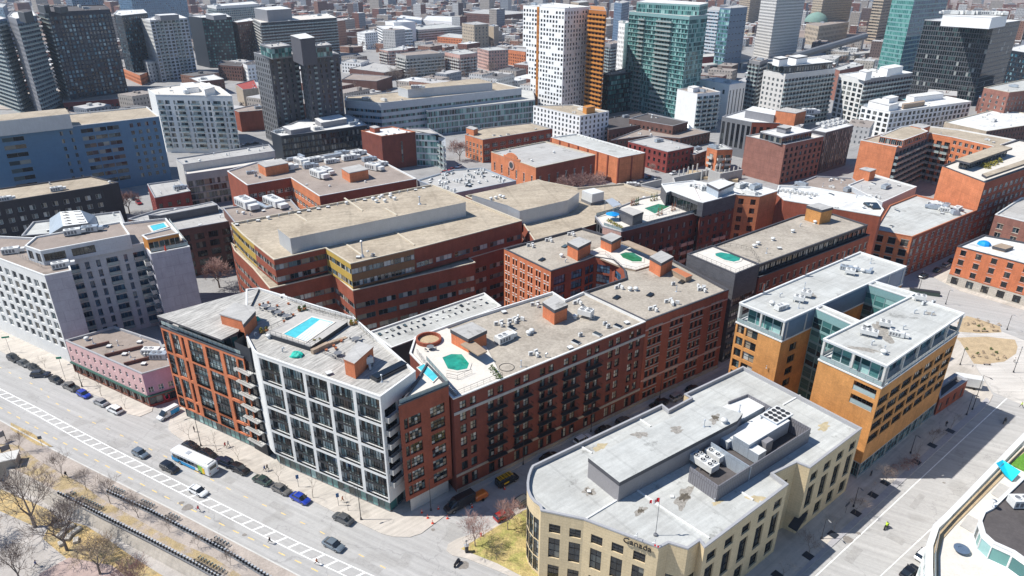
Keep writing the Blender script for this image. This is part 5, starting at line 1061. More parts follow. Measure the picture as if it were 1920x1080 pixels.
for k_, x, y, r_, s_ in (('rtu', 510, 322, .6, 2.2), ('rtu', 535, 320, .6, 2.2), ('rtu', 565, 308, -.8, 2.3), ('rtu', 590, 304, .7, 1.8), ('rtu', 598, 332, -.8, 2.5), ('rtu', 612, 325, -.8, 2), ('rtug', 580, 315, .6, 1.6), ('rtu', 620, 306, .6, 1.6), ('rtu', 655, 300, .6, 2), ('rtu', 700, 318, -.6, 2.2), ('rtu', 712, 312, .8, 1.6), ('rtug', 470, 326, .5, 1), ('ac', 480, 331, .5, 1.6), ('ac', 487, 334, .5, 1.4), ('duct', 625, 296, .7, 2), ('rtu', 670, 291, .7, 1.8), ('rtug', 690, 302, .7, 1.6), ('hatch', 575, 347, 0, 1), ('duct', 555, 300, .7, 1.8), ('rtug', 640, 290, .7, 1.5), ('turb', 618, 350, 0, 1), ('turb', 685, 342, 0, 1)): b.put(k_, x, y, rz=r_, sc=(s_ * .75, s_ * .75, s_ * .7))
b.finish()
b = MK('brown flat roof holding two large white air handlers, behind the terraced brick office', 21, [(418, 390), (440, 417), (565, 397), (545, 374)], 'brick_brown', 'roof_brown', sp=ribw, n=5, kinds=SMALL)
b.put('rtu', 462, 388, rz=-.8, sc=(2.2, 2.2, 1.8)); b.put('rtu', 515, 384, rz=-.8, sc=(2.4, 2, 1.5)); b.put('duct', 490, 386, rz=-.8, sc=(1.6, 1.4, .6)); b.finish()
b = MK('low roof thick with small condensers and a sloped silver edge, behind the terraced brick office', 20, [(782, 338), (849, 363), (968, 339), (905, 315), (850, 318)], 'metal_sheet', 'roof_grey', sp=office, n=60, kinds=['acs', 'ac', 'ac', 'skyd', 'turb', 'hatch'], cap='metal_sheet'); b.finish()
b = MK('blank brown-brick block with a glazed end and planted roof', 18.5, [(677, 245), (715, 255.5), (779, 247), (735, 237)], 'brick_red', 'roof_white', n=5, ed={0: None, 1: spc(cols=[(.55, .60)], rows=[(3, 14.5)], nx=1, ny=5, fr='frame_grey', gl='glass', rec=.2)}, cap='cap_brick', pents=[([(693, 237), (702, 240), (712, 238), (703, 235)], 2.2, 'brick_rust', 'roof_grey')])
b.block([(779, 249), (822, 251), (835, 257), (805, 241), (762, 240)], 18, 'panel_pale', 'deck_tile', ed={0: dict(curt), 1: balg}); b.finish()
b = MK('low orange-brick workshop with white window bands and a tan roof, below the white tower', 13, [(872, 252), (905, 262), (1036, 241), (996, 230), (905, 240)], 'brick_rust', 'roof_tan', ed={0: dict(brw, m='brick_terracotta'), 1: S(bay=5, w=3.8, fh=3.6, h=2.3, nx=3, ny=2, fr='frame_white', gl='glass')}, n=4, pents=[([(874, 239), (888, 243), (896, 240), (882, 236)], 3, 'brick_terracotta', 'roof_grey')]); b.finish()
# auditorium
z = 14
arch = S(n=7, w=1.3, rows=[(5, 9.2)], nx=2, ny=3, fr='frame_white', gl='glass', sillm='brick_pink', rec=.3)
b = MK('orange-brick auditorium with an arched gable front and a double-pitched grey roof', z, [(920.8, 284.7), (1005, 314.2), (1116.6, 290.2), (1023, 265)], 'brick_terracotta', 'roof_grey', ed={0: dict(arch, n=6), 1: dict(arch, m='brick_rust')}, n=3, kinds=['turb', 'rtug'], name='auditorium', cap='cap_tan')
a, c = Vector(b.poly[0]), Vector(b.poly[1]); m_ = a.lerp(c, .48); d = (c - a).normalized(); n_ = Vector((d.y, -d.x)); L5 = (c - a).length
q = MB(); pr = [(-.18, 0), (-.18, .9), (-.12, .9), (-.12, 1.5), (-.08, 2.4), (-.03, 2.9), (.03, 2.9), (.08, 2.4), (.12, 1.5), (.12, .9), (.18, .9), (.18, 0)]
f_ = [m_ + d * (u * L5) + n_ * .15 for u, h in pr]; g_ = [m_ + d * (u * L5) - n_ * .5 for u, h in pr]
q.face([(f_[i].x, f_[i].y, z + pr[i][1]) for i in range(12)][::-1] if n_.dot(-m_) < 0 else [(f_[i].x, f_[i].y, z + pr[i][1]) for i in range(12)]); q.face([(g_[i].x, g_[i].y, z + pr[i][1]) for i in range(12)][::-1])
for i in range(11): q.face([(f_[i].x, f_[i].y, z + pr[i][1]), (f_[i + 1].x, f_[i + 1].y, z + pr[i + 1][1]), (g_[i + 1].x, g_[i + 1].y, z + pr[i + 1][1]), (g_[i].x, g_[i].y, z + pr[i][1])])
q.build('gable', ['brick_terracotta'], b.root)
q = MB(); ce = m_ + n_ * .12; q.tube((ce.x, ce.y, z - 3), (ce.x + n_.x * .25, ce.y + n_.y * .25, z - 3), 2.2, n=24, m=0); q.tube((ce.x + n_.x * .3, ce.y + n_.y * .3, z - 3), (ce.x + n_.x * .36, ce.y + n_.y * .36, z - 3), 1.5, n=24, m=1); q.build('rose_window', ['brick_pink', 'glass'], b.root)
b.finish()
b = MK('windowless ribbed brick hall with a pale roof edged by small vents, beside the auditorium', 13.5, [(1033.4, 257.3), (1160.3, 295.6), (1209.6, 286.4), (1081.6, 250.8)], 'brick_terracotta', 'roof_pale', n=0, cap='cap_white', ed={0: None, 1: None})
q = MB(); P_ = ccw(b.poly)
for i in range(4):
    a, c = Vector(P_[i]), Vector(P_[(i + 1) % 4]); L5 = (c - a).length; k = max(2, int(L5 / 7)); d = (c - a) / L5; n_ = Vector((d.y, -d.x))
    for j in range(k + 1): p = a + d * (L5 * j / k) + n_ * .15; q.box((p.x, p.y, 0), (.7, .5, 13.2), math.atan2(d.y, d.x))
q.build('pilaster', ['brick_rust'], b.root)
for i in range(4):
    a, c = Vector(P_[i]), Vector(P_[(i + 1) % 4]); k = int((c - a).length / 3)
    for j in range(k): p = a.lerp(c, (j + .5) / k); cm = Vector((sum(t[0] for t in P_) / 4, sum(t[1] for t in P_) / 4)); p += (cm - p).normalized() * 1.3; b.putw('hatch', p.x, p.y, 13.0, 0, (.5, .5, .5))
b.finish()
crs = S(bay=3.4, w=1.5, fh=3.6, h=1.9, sill=1.0, nx=2, ny=2, fr='frame_black', gl='glass_dark', sillm='brick_crimson', rec=.25)
MK('crimson-brick warehouse of three storeys with a grey flat roof', 11.5, [(1177.8, 265), (1252.2, 284.7), (1301.4, 274.8), (1223.8, 255.2)], 'brick_crimson', 'roof_grey', sp=crs, n=6).finish()
MK('low dark-red brick annex with big mesh windows, right of the crimson warehouse', 8, [(1290, 287), (1303, 290), (1325, 282), (1308, 273)], 'brick_brown', 'roof_grey', sp=brn, n=2).finish()
b = MK('rambling brown-walled shed with glass pyramid skylights', 7, [(1145, 263), (1205, 240), (1250, 230), (1332, 247), (1275, 259), (1215, 254)], 'brick_brown', 'roof_brown', sp=brn, n=7)
for x, y in ((1272, 238), (1290, 240)):
    p = W(x, y, 7); q = MB(); q.lathe((p.x, p.y, 6.5), [(3.4, 0), (.05, 3)], 4); q.build('pyramid_skylight', ['metal_silver'], b.root)
b.finish()
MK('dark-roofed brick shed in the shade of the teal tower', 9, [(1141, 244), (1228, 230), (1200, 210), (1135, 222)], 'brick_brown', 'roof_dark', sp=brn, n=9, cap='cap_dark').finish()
# white tower with orange fin
wts = S(bay=3.1, w=1.5, fh=2.9, h=1.75, nx=1, fr='frame_grey', gl='glass', rec=.25, sill=.8)
b = Bld('apartment_tower', 'white apartment tower with an orange stripe and an orange balconied rear fin', 'tower', None, W(1050, 15, 74).to_2d())
T4 = [tuple(q) for q in WP([(981, 10), (1059, 15.5), (1107.5, 12.5), (1035, 5)], 74)]; tv = Vector(T4[1]) - Vector(T4[0])
for k, (za, zb, sh) in enumerate(((0, 12, .27), (12, 24, .21), (24, 36, .15), (36, 46, .09), (46, 74, 0))):
    s0 = (T4[0][0] + tv.x * sh, T4[0][1] + tv.y * sh); s3 = (T4[3][0] + tv.x * sh, T4[3][1] + tv.y * sh)
    seg = (.37 - sh) / (1 - sh); nw = int(seg * 9)
    b.block(None, zb, 'panel_white', 'roof_white', pts=[s0, T4[1], T4[2], s3], z0=za, roof=(k == 4), sp=wts, par=.4, cap='cap_white', bottom=True, ed={0: dict(wts, w=1.9, skip=lambda c, r: (c * 7 + r * 5) % 11 in (0, 4)), 1: dict(wts, skip=lambda c, r: (c * 5 + r * 3) % 7 == 0)})
d = tv.normalized(); n_ = Vector((d.y, -d.x)); n_ = n_ if n_.dot(-Vector(T4[0])) > 0 else -n_
q = MB(); q2 = MB()
sp_ = Vector(T4[0]) + tv * .38 + n_ * .12
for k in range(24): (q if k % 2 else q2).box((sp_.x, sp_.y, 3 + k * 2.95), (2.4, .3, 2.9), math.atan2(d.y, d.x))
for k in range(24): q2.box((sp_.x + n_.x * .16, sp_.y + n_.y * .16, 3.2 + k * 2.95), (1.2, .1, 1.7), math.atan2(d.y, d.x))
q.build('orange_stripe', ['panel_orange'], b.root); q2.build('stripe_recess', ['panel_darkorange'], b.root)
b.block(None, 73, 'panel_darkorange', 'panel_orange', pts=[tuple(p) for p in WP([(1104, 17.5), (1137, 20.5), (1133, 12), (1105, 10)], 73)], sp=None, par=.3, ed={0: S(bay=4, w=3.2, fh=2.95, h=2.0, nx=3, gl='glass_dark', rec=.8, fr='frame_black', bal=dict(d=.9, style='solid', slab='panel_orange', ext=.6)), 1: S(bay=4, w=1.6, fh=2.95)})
b.scatter(5, MIX, 3, z=73.6, poly=T4)
b.finish()
b = MK('white podium block with scattered square windows, at the foot of the white tower', 18, [(1000, 198), (1088, 217.5), (1142, 208.5), (1075, 196)], 'panel_white', 'roof_tan', sp=wts, n=4, cap='cap_white', pents=[([(1093, 199), (1100, 202), (1116, 199), (1107, 196)], 3.5, 'panel_orange', 'panel_orange')]); b.finish()
# teal glass tower
z = 70
b = Bld('apartment_tower', 'teal glass apartment tower with long balconies and a glazed crown', 'tower', None, W(1250, 25, z).to_2d())
tg = S(bay=1.5, w=99, fh=2.95, h=2.45, sill=.3, gl='glass_teal', fr='frame_teal', nx=1, rec=.1, top=.2)
tgb = S(bay=3.0, w=99, fh=2.95, h=2.45, sill=.3, gl='glass_teal', fr='frame_teal', nx=2, rec=.5, top=.2, bal=dict(d=1.3, style='glass', slab='concrete_light', cols=[4, 5, 10, 11, 12, 13, 14], ext=.1))
b.block([(1180, 21), (1293, 30.5), (1327, 27.5), (1215, 14)], z, 'frame_teal', 'deck_pale', ed={0: tgb, 1: tg}, cap='cap_white')
b.block([(1194, 3.5), (1312, 9), (1328, 5.5), (1212, -2)], 76.5, 'frame_teal', 'roof_white', z0=z - .5, sp=tg, par=.3, cap='cap_white'); b.finish()
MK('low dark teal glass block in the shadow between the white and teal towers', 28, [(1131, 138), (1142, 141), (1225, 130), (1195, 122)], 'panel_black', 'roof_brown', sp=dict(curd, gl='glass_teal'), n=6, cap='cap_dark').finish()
bb_ = S(bay=4.5, w=3.8, fh=2.95, h=2.2, sill=.3, nx=3, gl='glass_navy', fr='frame_grey', rec=.4, bal=dict(d=1.4, style='glass', slab='concrete_light', ext=.5))
b = MK('white condominium with a blank white end wall and blue-shaded balconies, right of the teal tower', 25, [(1270, 167), (1308, 176), (1351, 172), (1313, 161.5)], 'panel_white', 'roof_brown', ed={0: None, 1: bb_}, n=5, cap='cap_white', pents=[([(1290, 162), (1300, 165), (1312, 163), (1302, 160)], 2.5, 'panel_white', 'roof_white')]); b.finish()
MK('white box-shaped building with tall slot windows, behind the blank-walled white condominium', 25, [(1313, 149), (1368, 159), (1399, 154), (1345, 145)], 'panel_white', 'roof_white', ed={0: S(bay=8, w=2, rows=[(18, 21)], nx=2), 1: S(bay=3.4, w=1.2, rows=[(2, 21)], nx=1, ny=4, gl='glass_dark')}, n=4, cap='cap_white').finish()
b = MK('office clad in alternating black and pale vertical stripes, with an orange-brick core', 21, [(1354, 218.5), (1410, 229), (1462, 231), (1455, 216), (1400, 205)], 'metal_mid', 'roof_white', ed={0: stripe, 1: dict(stripe, m='brick_rust')}, n=0, pents=[([(1398, 206), (1452, 215.5), (1462, 208), (1412, 199)], 4, 'panel_grey', 'roof_white'), ([(1455, 206.5), (1492.5, 212), (1512, 207), (1474, 201)], 6.5, 'brick_terracotta', 'deck_tile')])
rail(b, [(1456, 205), (1492, 210), (1512, 205), (1474, 199), (1456, 205)], 27.5, h=3, m='frame_grey', sp=2); b.put('rtu', 1516, 214, z=22, sc=(1.8, 1.8, 1.8)); b.put('rtug', 1508, 222, z=21, sc=(1.6, 1.6, 1)); b.finish()
b = MK('mauve-brown brick building with a blank banded end wall and terrace penthouse', 20.5, [(1399, 254.5), (1473, 270.8), (1545, 255.4), (1480, 240)], 'brick_mauve', 'deck_pale', ed={0: None, 1: S(bay=3.6, w=2.0, fh=3.1, h=1.9, nx=2, gl='glass_navy', fr='frame_black', rec=.5)}, n=0, cap='cap_grey')
b.block([(1426, 246.5), (1467, 256.5), (1523, 245), (1482, 236.5)], 24, 'panel_grey', 'roof_white', z0=20, par=.2, cap='cap_white', sp=S(bay=3, w=99, rows=[(20.6, 23.2)], nx=2, gl='glass', fr='frame_black')); b.pent('stair_box', [(1457, 237), (1474, 241), (1484, 238), (1468, 234)], 24, 26.5, 'panel_grey', 'roof_grey'); b.finish()
b = MK('dark slab building with multicoloured vertical window strips and rooftop chillers', 22, [(1520, 243), (1548.5, 248.5), (1600.5, 235), (1570, 225)], 'panel_darkgrey', 'roof_white', ed={0: None, 1: S(bay=1.9, w=1.1, rows=[(1.5, 11), (11.4, 21)], nx=1, ny=6, gl='glass_warm', fr='frame_orange', rec=.2)}, n=0)
for i in range(5): b.put('cond4', 1535 + i * 9, 236 - i * 2.2, rz=GA, sc=(.9, .9, .8)); b.put('cond4', 1545 + i * 9, 240 - i * 2.2, rz=GA, sc=(.9, .9, .8))
b.finish()
MK('orange-brick balcony block at the edge of the building site', 11.5, [(1326, 275.5), (1345, 281), (1374, 280), (1355, 270)], 'brick_terracotta', 'roof_pale', sp=bals, n=2).finish()
b = MK('grey and white condominium with a white fin and dark rooftop restaurant floor', 36, [(1432, 132), (1473, 139), (1567, 128), (1525, 118)], 'panel_lattice', 'roof_white', ed={0: dict(sq, gl='glass'), 1: dict(balg, gl='glass')}, n=5, cap='cap_white', name='apartment_building')
b.block([(1440, 117), (1470, 124.5), (1562, 116), (1532, 108)], 40.5, 'panel_black', 'roof_white', z0=35.5, par=.2, cap='cap_white', sp=S(bay=2.5, w=99, rows=[(36.3, 39.3)], nx=1)); b.pent('plant_room', [(1450, 107), (1462, 110), (1478, 108), (1466, 105)], 40.5, 45.5, 'panel_white', 'roof_white'); b.pent('plant_room', [(1478, 105), (1494, 108), (1515, 105), (1499, 102)], 40.5, 45, 'panel_white', 'roof_white'); b.finish()
b = MK('white and grey stepped condominium with a white penthouse, left of the dark glass office tower', 32, [(1573, 139), (1621.7, 148.5), (1711.7, 136), (1665, 127)], 'panel_offwhite', 'roof_white', ed={0: dict(big_, gl='glass'), 1: dict(balg, m='panel_grey', gl='glass_dark')}, n=9, cap='cap_white', name='apartment_building', pents=[([(1611, 132), (1625, 135.5), (1636, 133), (1622, 129)], 5, 'panel_white', 'roof_white'), ([(1650, 125), (1665, 129), (1694, 124), (1678, 120)], 5, 'panel_white', 'roof_white')]); b.finish()
b = MK('long white U-shaped condominium with pool deck and timber cabanas on top', 17, [(1615, 199), (1670, 209.5), (1822, 190), (1772, 180)], 'panel_white', 'roof_white', ed={0: dict(big_, gl='glass', w=2.6), 1: dict(big_, gl='glass_warm', w=2.8)}, n=6, cap='cap_white', name='apartment_building', pents=[([(1629, 189), (1668, 198), (1686, 193), (1648, 184)], 3.5, 'panel_white', 'roof_white'), ([(1655, 182), (1668, 185), (1685, 181), (1672, 178)], 6.5, 'panel_white', 'roof_white'), ([(1692, 194), (1695, 196), (1735, 190), (1732, 188)], 2.5, 'timber', 'timber'), ([(1700, 178), (1715, 182), (1770, 175), (1755, 171)], 3.5, 'panel_white', 'roof_white')])
pool(b, [(1690, 186), (1700, 188.5), (1716, 186), (1706, 184)], 16.6, 'water_turquoise'); b.finish()
# orange complex
z = 24
oc = S(bay=4.4, w=3.7, fh=3.05, h=2.4, sill=.3, nx=3, gl='glass', fr='frame_grey', rec=.6, m='panel_grey', bal=dict(d=1.6, style='glass', slab='concrete_light', ext=.6))
b = MK('bright orange-brick U-shaped apartment complex with shaded balconies in its court', z, [(1614, 262.5), (1681.5, 275), (1743, 249), (1787, 257), (1866, 275), (1905, 262), (1800, 243), (1714, 233)], 'brick_terracotta', 'roof_tan', ed={0: None, 1: oc, 2: dict(oc, m='brick_terracotta', bay=3.5, w=2.6), 3: dict(sq, bay=3.0)}, n=5, cap='cap_white', name='apartment_building', pents=[([(1708, 235), (1732, 240), (1745, 235), (1722, 231)], 3.5, 'brick_terracotta', 'roof_grey')])
b.block([(1650, 255), (1694, 263), (1740, 246), (1714, 235), (1690, 238)], 27, 'brick_terracotta', 'roof_tan', z0=23.5, par=.2, cap='cap_white', ed={0: S(n=4, w=99, rows=[(24, 26.5)], nx=3, fr='frame_white'), 1: S(n=6, w=99, rows=[(24, 26.5)], nx=2, fr='frame_white')}); b.finish()
b = MK('tall orange-red brick block with a planted roof terrace and dark steel canopy', 26, [(1767, 311), (1847.5, 342), (2020, 283), (1910, 262), (1845, 282)], 'brick_terracotta', 'deck_pale', ed={0: None, 1: S(bay=4.6, w=3.0, fh=3.3, h=2.1, nx=3, ny=2, fr='frame_white', gl='glass', m='brick_rust', band=None)}, n=3, cap='cap_dark', name='apartment_building')
b.pent('canopy_roof', [(1792, 299), (1818, 305), (1898, 277), (1873, 271)], 28.4, 29.2, 'panel_white', 'roof_tan', 'cap_dark'); b.block([(1800, 301), (1815, 304.5), (1890, 280), (1875, 275)], 28.4, 'panel_black', z0=25.4, roof=False, sp=S(bay=3, w=99, rows=[(25.8, 28)], nx=2, fr='frame_white', gl='glass_dark'))
b.pent('canopy_roof', [(1842, 326), (1850, 331), (1990, 283), (1982, 279)], 28.0, 28.4, 'panel_black', 'roof_tan', 'cap_dark')
clump('roof_shrubs', [tuple(W(x, y, 26).to_2d()) for x, y in ((1843, 311), (1850, 309), (1858, 308), (1866, 306), (1851, 313), (1873, 302))], 25.5, 1.6, 'shrub_yellow', n=80, leaf=.35, label='yellow-green shrubs growing on the roof terrace of the tall orange-red block', h=1.6)
b.finish()
b = MK('orange-brick warehouse corner with bracketed cornice and big dark sash windows', 15.5, [(1640, 431), (1711, 444), (1832, 394), (1718, 365), (1668, 385)], 'brick_terracotta', 'roof_pale', ed={0: S(n=3, w=2.4, fh=3.6, h=2.3, nx=2, ny=2, fr='frame_black', gl='glass_dark', sillm='stone_grey'), 1: S(bay=4.2, w=2.2, fh=3.6, h=2.3, nx=2, ny=2, fr='frame_white', gl='glass', sillm='stone_grey', m='brick_rust')}, n=0, cap='cap_brick')
for i in range(16): b.put(['acs', 'ac', 'rtu', 'turb', 'rtug'][i % 5], 1745 + (i % 8) * 7, 383 + (i % 8) * 1.8 + (i // 8) * 7, rz=i)
b.scatter(8, SMALL, 3); b.finish()
b = MK('low grey-roofed studio with a white gable end, behind the pointed white roof', 16, [(1590, 347), (1655, 379), (1719, 350), (1640, 327)], 'panel_pale', 'roof_grey', sp=None, n=7, cap='cap_white', pents=[([(1612, 316), (1632, 321), (1643, 317), (1623, 313)], 4, 'brick_terracotta', 'roof_grey')]); b.finish()
b = MK('rambling brown roof terrace strewn with equipment, behind the pointed white roof', 14.5, [(1480, 350), (1530, 330), (1598, 334), (1655, 380), (1600, 384)], 'brick_brown', 'roof_brown', sp=brn, n=18); b.finish()
b = MK('orange-brick warehouse with arched windows over a rough white stone base, on the plaza', 13.9, [(1795, 461.7), (2080, 536), (2140, 495), (1845, 440)], 'brick_orange', 'roof_white', z0=3.6, ed={0: S(bay=4.6, w=1.7, fh=3.4, h=1.9, sill=.7, nx=2, ny=2, fr='frame_black', gl='glass_dark', sillm='brick_pink'), 3: sq}, n=5, cap='cap_dark', name='warehouse')
b.block(None, 3.6, 'stone_white', pts=[tuple(q) for q in inset(ccw(b.poly), -.12)], roof=False, sp=S(bay=4.6, w=2.2, rows=[(.5, 3.0)], nx=3, ny=2, fr='frame_black', gl='glass'))
b.pent('roof_shed', [(1862, 461), (1885, 467), (1900, 462), (1878, 456)], 13.4, 14.6, 'timber', 'timber'); b.finish()
p = W(1845, 459, 13.4); q = MB(); q.lathe((p.x, p.y, 13.45), [(2.2, 0), (1.9, .7), (1.2, 1.2), (.4, 1.35)], 9)
tag(q.build('tarpaulin', ['tarp_blue']), 'deep blue tarpaulin heap on the white roof of the plaza warehouse', 'tarpaulin')
MK('brick apartment block with white-framed windows and a pale roof, behind the plaza warehouse', 16, [(1866, 402), (1990, 432), (2060, 395), (1915, 370)], 'brick_mauve', 'roof_grey', sp=S(bay=4.4, w=2.0, fh=3.4, h=1.9, nx=2, ny=1, fr='frame_white', gl='glass', sillm='brick_tan'), n=3, cap='cap_white').finish()
MK('white-roofed tan and plum brick hall left of the brown apartment block', 13, [(1771, 229), (1850, 246), (2010, 222), (1865, 205)], 'brick_tan', 'roof_white', ed={0: None, 1: dict(brn, m='brick_brown')}, n=14, cap='cap_tan').finish()
MK('brown and tan brick apartment block at the right edge below the dark tower', 26, [(1845, 164), (1893, 173), (2010, 160), (1920, 149)], 'brick_mauve', 'roof_pale', sp=dict(sq, bay=4), n=5, cap='cap_tan').finish()
b = MK('low tan roof patch with a white cooling box, between the hall and the roof terrace', 12, [(1145, 352), (1182, 343), (1243, 356), (1235, 372), (1180, 370)], 'concrete', 'roof_tan', n=2); b.put('rtu', 1184, 349, sc=(1, 1, 1)); b.finish()
b = MK('small crimson-brick house block with arched windows, left of the orange-brick block', 13, [(276, 345), (290, 371), (357, 358), (335, 337)], 'brick_crimson', 'roof_grey', sp=crs, n=4); b.finish()
# ---- towers
z = 61
dts = S(bay=1.75, w=99, fh=3.55, h=3.1, sill=.4, nx=1, fr='frame_grey', gl='glass_black', rec=.06, top=.3)
b = MK('dark glass office tower with a pale metal grid and a white rooftop plant', z, [(1734, 37.5), (1865, 45), (1914, 38.3), (1788, 31)], 'panel_darkgrey', 'roof_white', ed={0: dts, 1: dict(dts, m='panel_slate', bay=2.2, w=99)}, n=0, cap='cap_white', name='office_tower')
b.pent('plant_room', [(1768, 28), (1860, 33), (1890, 28.5), (1800, 23)], z - .5, z + 7, 'panel_white', 'roof_white', 'cap_white')
for x in range(1775, 1885, 12): b.put('rtu' if x % 24 else 'dish', x, 27 + (x - 1775) * .02, z=z + 7, rz=x, sc=(1.6, 1.6, 1.6))
b.finish()
def TW(label, base, h, wm, sp, ed=None, rm='roof_grey', n=4, pents=(), **k):
    P = [tuple(q) for q in WP(base, 0)]; b = MK(label, h, None, wm, rm, sp=sp, ed=ed, n=n, name=k.get('name', 'office_tower'), pts=P, cap=k.get('cap', 'cap_grey')); b.finish(); return b
gr = S(bay=2.0, w=99, fh=3.8, h=2.9, sill=.5, nx=1, fr='frame_teal', gl='glass_green', rec=.08, top=.3)
TW('green and blue glass skyscraper rising out of the picture, left of the dark office tower', [(1640, 150), (1678, 158), (1742, 143), (1700, 138)], 118, 'frame_teal', gr, {0: gr, 1: dict(gr, gl='glass_blue')})
TW('white lattice-fronted skyscraper with a recessed waist', [(1412, 104), (1440, 110), (1492, 103), (1465, 97)], 96, 'panel_lattice', lat)
TW('brown glass tower cut by the upper right corner', [(1905, 108), (1960, 112), (2010, 100), (1950, 95)], 120, 'panel_darkgrey', dict(curd, gl='glass_dark'))
MK('dark gridded low office with white columns, right of the dark office tower', 30, [(1882, 92), (1960, 104), (2030, 92), (1930, 80)], 'panel_black', 'roof_white', sp=S(bay=5, w=3.8, fh=4, h=2.6, nx=3, fr='frame_grey', gl='glass_navy'), n=4).finish()
MK('dark slab tower with a narrow green glass end', 62, [(1350, 14), (1370, 15.5), (1402, 13), (1382, 8)], 'panel_bluegrey', 'roof_grey', ed={0: dict(gr, gl='glass_teal'), 1: S(bay=6, w=3, fh=6, h=.8, nx=1, gl='glass_dark')}, n=3, name='office_tower').finish()
MK('grey ribbed tower tucked left of the dark slab tower', 55, [(1322, 18), (1348, 20), (1360, 15), (1335, 11)], 'panel_pale', 'roof_grey', sp=office, n=2, name='office_tower').finish()
b = MK('small white stacked building at the foot of the grey ribbed tower', 25, [(1320, 63), (1345, 67), (1361, 62), (1337, 57)], 'panel_white', 'roof_white', sp=S(bay=5, w=2.6, fh=4, h=2.4, z0=0), n=2); b.finish()
MK('brick-red low block beside the railway embankment', 12, [(1316, 107), (1345, 105), (1340, 99), (1316, 101)], 'brick_crimson', 'roof_pale', n=0, sp=None).finish()
TW('tan stone office slab with fine window grid, right of the lattice tower', [(1512, 72), (1530, 75), (1585, 69), (1570, 64)], 90, 'brick_tan', lat)
b = MK('brown stone museum block with a green dome on its corner', 26, [(1512, 44), (1536, 49), (1592, 41), (1570, 34)], 'brick_tan', 'roof_brown', sp=S(bay=5, w=2, fh=6, h=3.5), n=3)
p = W(1530, 40, 26); q = MB(); q.lathe((p.x, p.y, 25.5), [(16, 0), (15.5, 4), (12, 9), (7, 12), (1, 13.5)], 16); mat('copper', (.17, .27, .23), var=.1); q.build('dome', ['copper'], b.root, smooth=True); b.finish()
TW('brown concrete tower with banded parking decks, left of the green glass skyscraper', [(1622, 78), (1640, 80), (1672, 75), (1655, 71)], 95, 'brick_tan', S(bay=4, w=99, fh=4, h=1.8, sill=1.4, nx=1, gl='glass_dark'))
TW('dark tower at the top edge between the teal and lattice towers', [(1380, 48), (1400, 50), (1425, 46), (1405, 43)], 85, 'brick_tan', lat)
# left group
b = MK('broad dark apartment tower with scattered pale windows, at the upper left', 68, [(72, 18), (90, 23), (206, 17.5), (196, 9), (80, 12)], 'panel_night', 'roof_dark', ed={0: dict(balg, gl='glass_navy', m='panel_grey'), 1: dict(tow, bay=2.7, w=1.9, h=2.1, gl='glass_navy')}, n=7, name='apartment_tower', cap='cap_dark', pents=[([(70, 8), (82, 10), (92, 8), (80, 6)], 5, 'panel_black', 'roof_dark'), ([(100, 11), (112, 13), (126, 11), (116, 9)], 4, 'panel_black', 'roof_dark')]); b.finish()
b = MK('grey-blue balconied apartment tower left of the broad dark tower', 66, [(14, 30), (30, 35), (68, 29), (60, 18), (22, 22)], 'panel_bluegrey', 'roof_white', ed={0: dict(sq, m='panel_grey'), 1: balg}, n=5, name='apartment_tower', pents=[([(32, 20), (44, 23), (60, 20), (48, 17)], 6, 'panel_black', 'roof_dark')]); b.finish()
MK('teal glass apartment tower cut by the left edge', 64, [(-60, 30), (-8, 38), (12, 34), (-20, 24)], 'panel_bluegrey', 'roof_white', sp=dict(balg, gl='glass_teal'), n=3, name='apartment_tower').finish()
MK('very dark green-glazed tower behind the broad dark tower', 58, [(213, 26), (228, 29), (276, 24), (268, 17), (220, 19)], 'panel_black', 'roof_white', sp=dict(tow, bay=3, w=2, gl='glass_navy', m='panel_black'), n=6, name='apartment_tower', cap='cap_white').finish()
gts = S(bay=3.8, w=2.9, fh=2.95, h=2.0, sill=.5, nx=2, gl='glass', fr='frame_grey', rec=.3, bal=dict(d=1.2, style='glass', slab='concrete_light', cols=[1, 2, 5, 6]))
b = MK('light grey apartment tower with glass balconies and a crimson mural near its foot', 54, [(262, 34), (281, 38), (351, 33.5), (332, 26.5)], 'concrete_light', 'roof_white', ed={0: dict(sq, m='panel_offwhite', bay=3), 1: dict(gts, m='panel_pale')}, n=8, name='apartment_tower', cap='cap_white', pents=[([(290, 27), (300, 29), (335, 27), (325, 25)], 4, 'panel_grey', 'roof_white')]); b.finish()
MK('blue-black apartment tower right of the light grey tower', 50, [(353, 30), (378, 33), (434, 31.5), (422, 25)], 'panel_black', 'roof_white', ed={0: None, 1: dict(tow, gl='glass_teal', bay=2.6, w=1.8)}, n=5, name='apartment_tower', cap='cap_grey', pents=[([(385, 26), (400, 29), (424, 27), (410, 24)], 4, 'panel_grey', 'roof_white')]).finish()
MK('brown-faced block wedged between the blue-black tower and the striped balcony block', 44, [(434, 40), (445, 42), (478, 38), (468, 33)], 'panel_black', 'roof_white', sp=dict(tow, gl='glass_warm', m='brick_brown', bay=3), n=3, name='apartment_tower').finish()
b = MK('wide balcony block with a dark glass right half, behind the slate towers', 46, [(475, 35), (489, 42.5), (631, 33), (612, 25)], 'concrete', 'deck_pale', ed={0: bals, 1: dict(balg, gl='glass_dark', m='panel_black')}, n=9, name='apartment_building', cap='cap_white', pents=[([(476, 15), (500, 19), (546, 16), (525, 11)], 11, 'panel_grey', 'roof_white')]); b.finish()
blg = S(bay=3.2, w=2.1, fh=3.0, h=2.1, nx=1, gl='glass_blue', fr='frame_white', rec=.2)
TW('tall pale-blue gridded tower along the top edge, behind the light grey tower', [(238, 72), (262, 75), (362, 66), (340, 62)], 83, 'panel_blue', blg, name='apartment_tower')
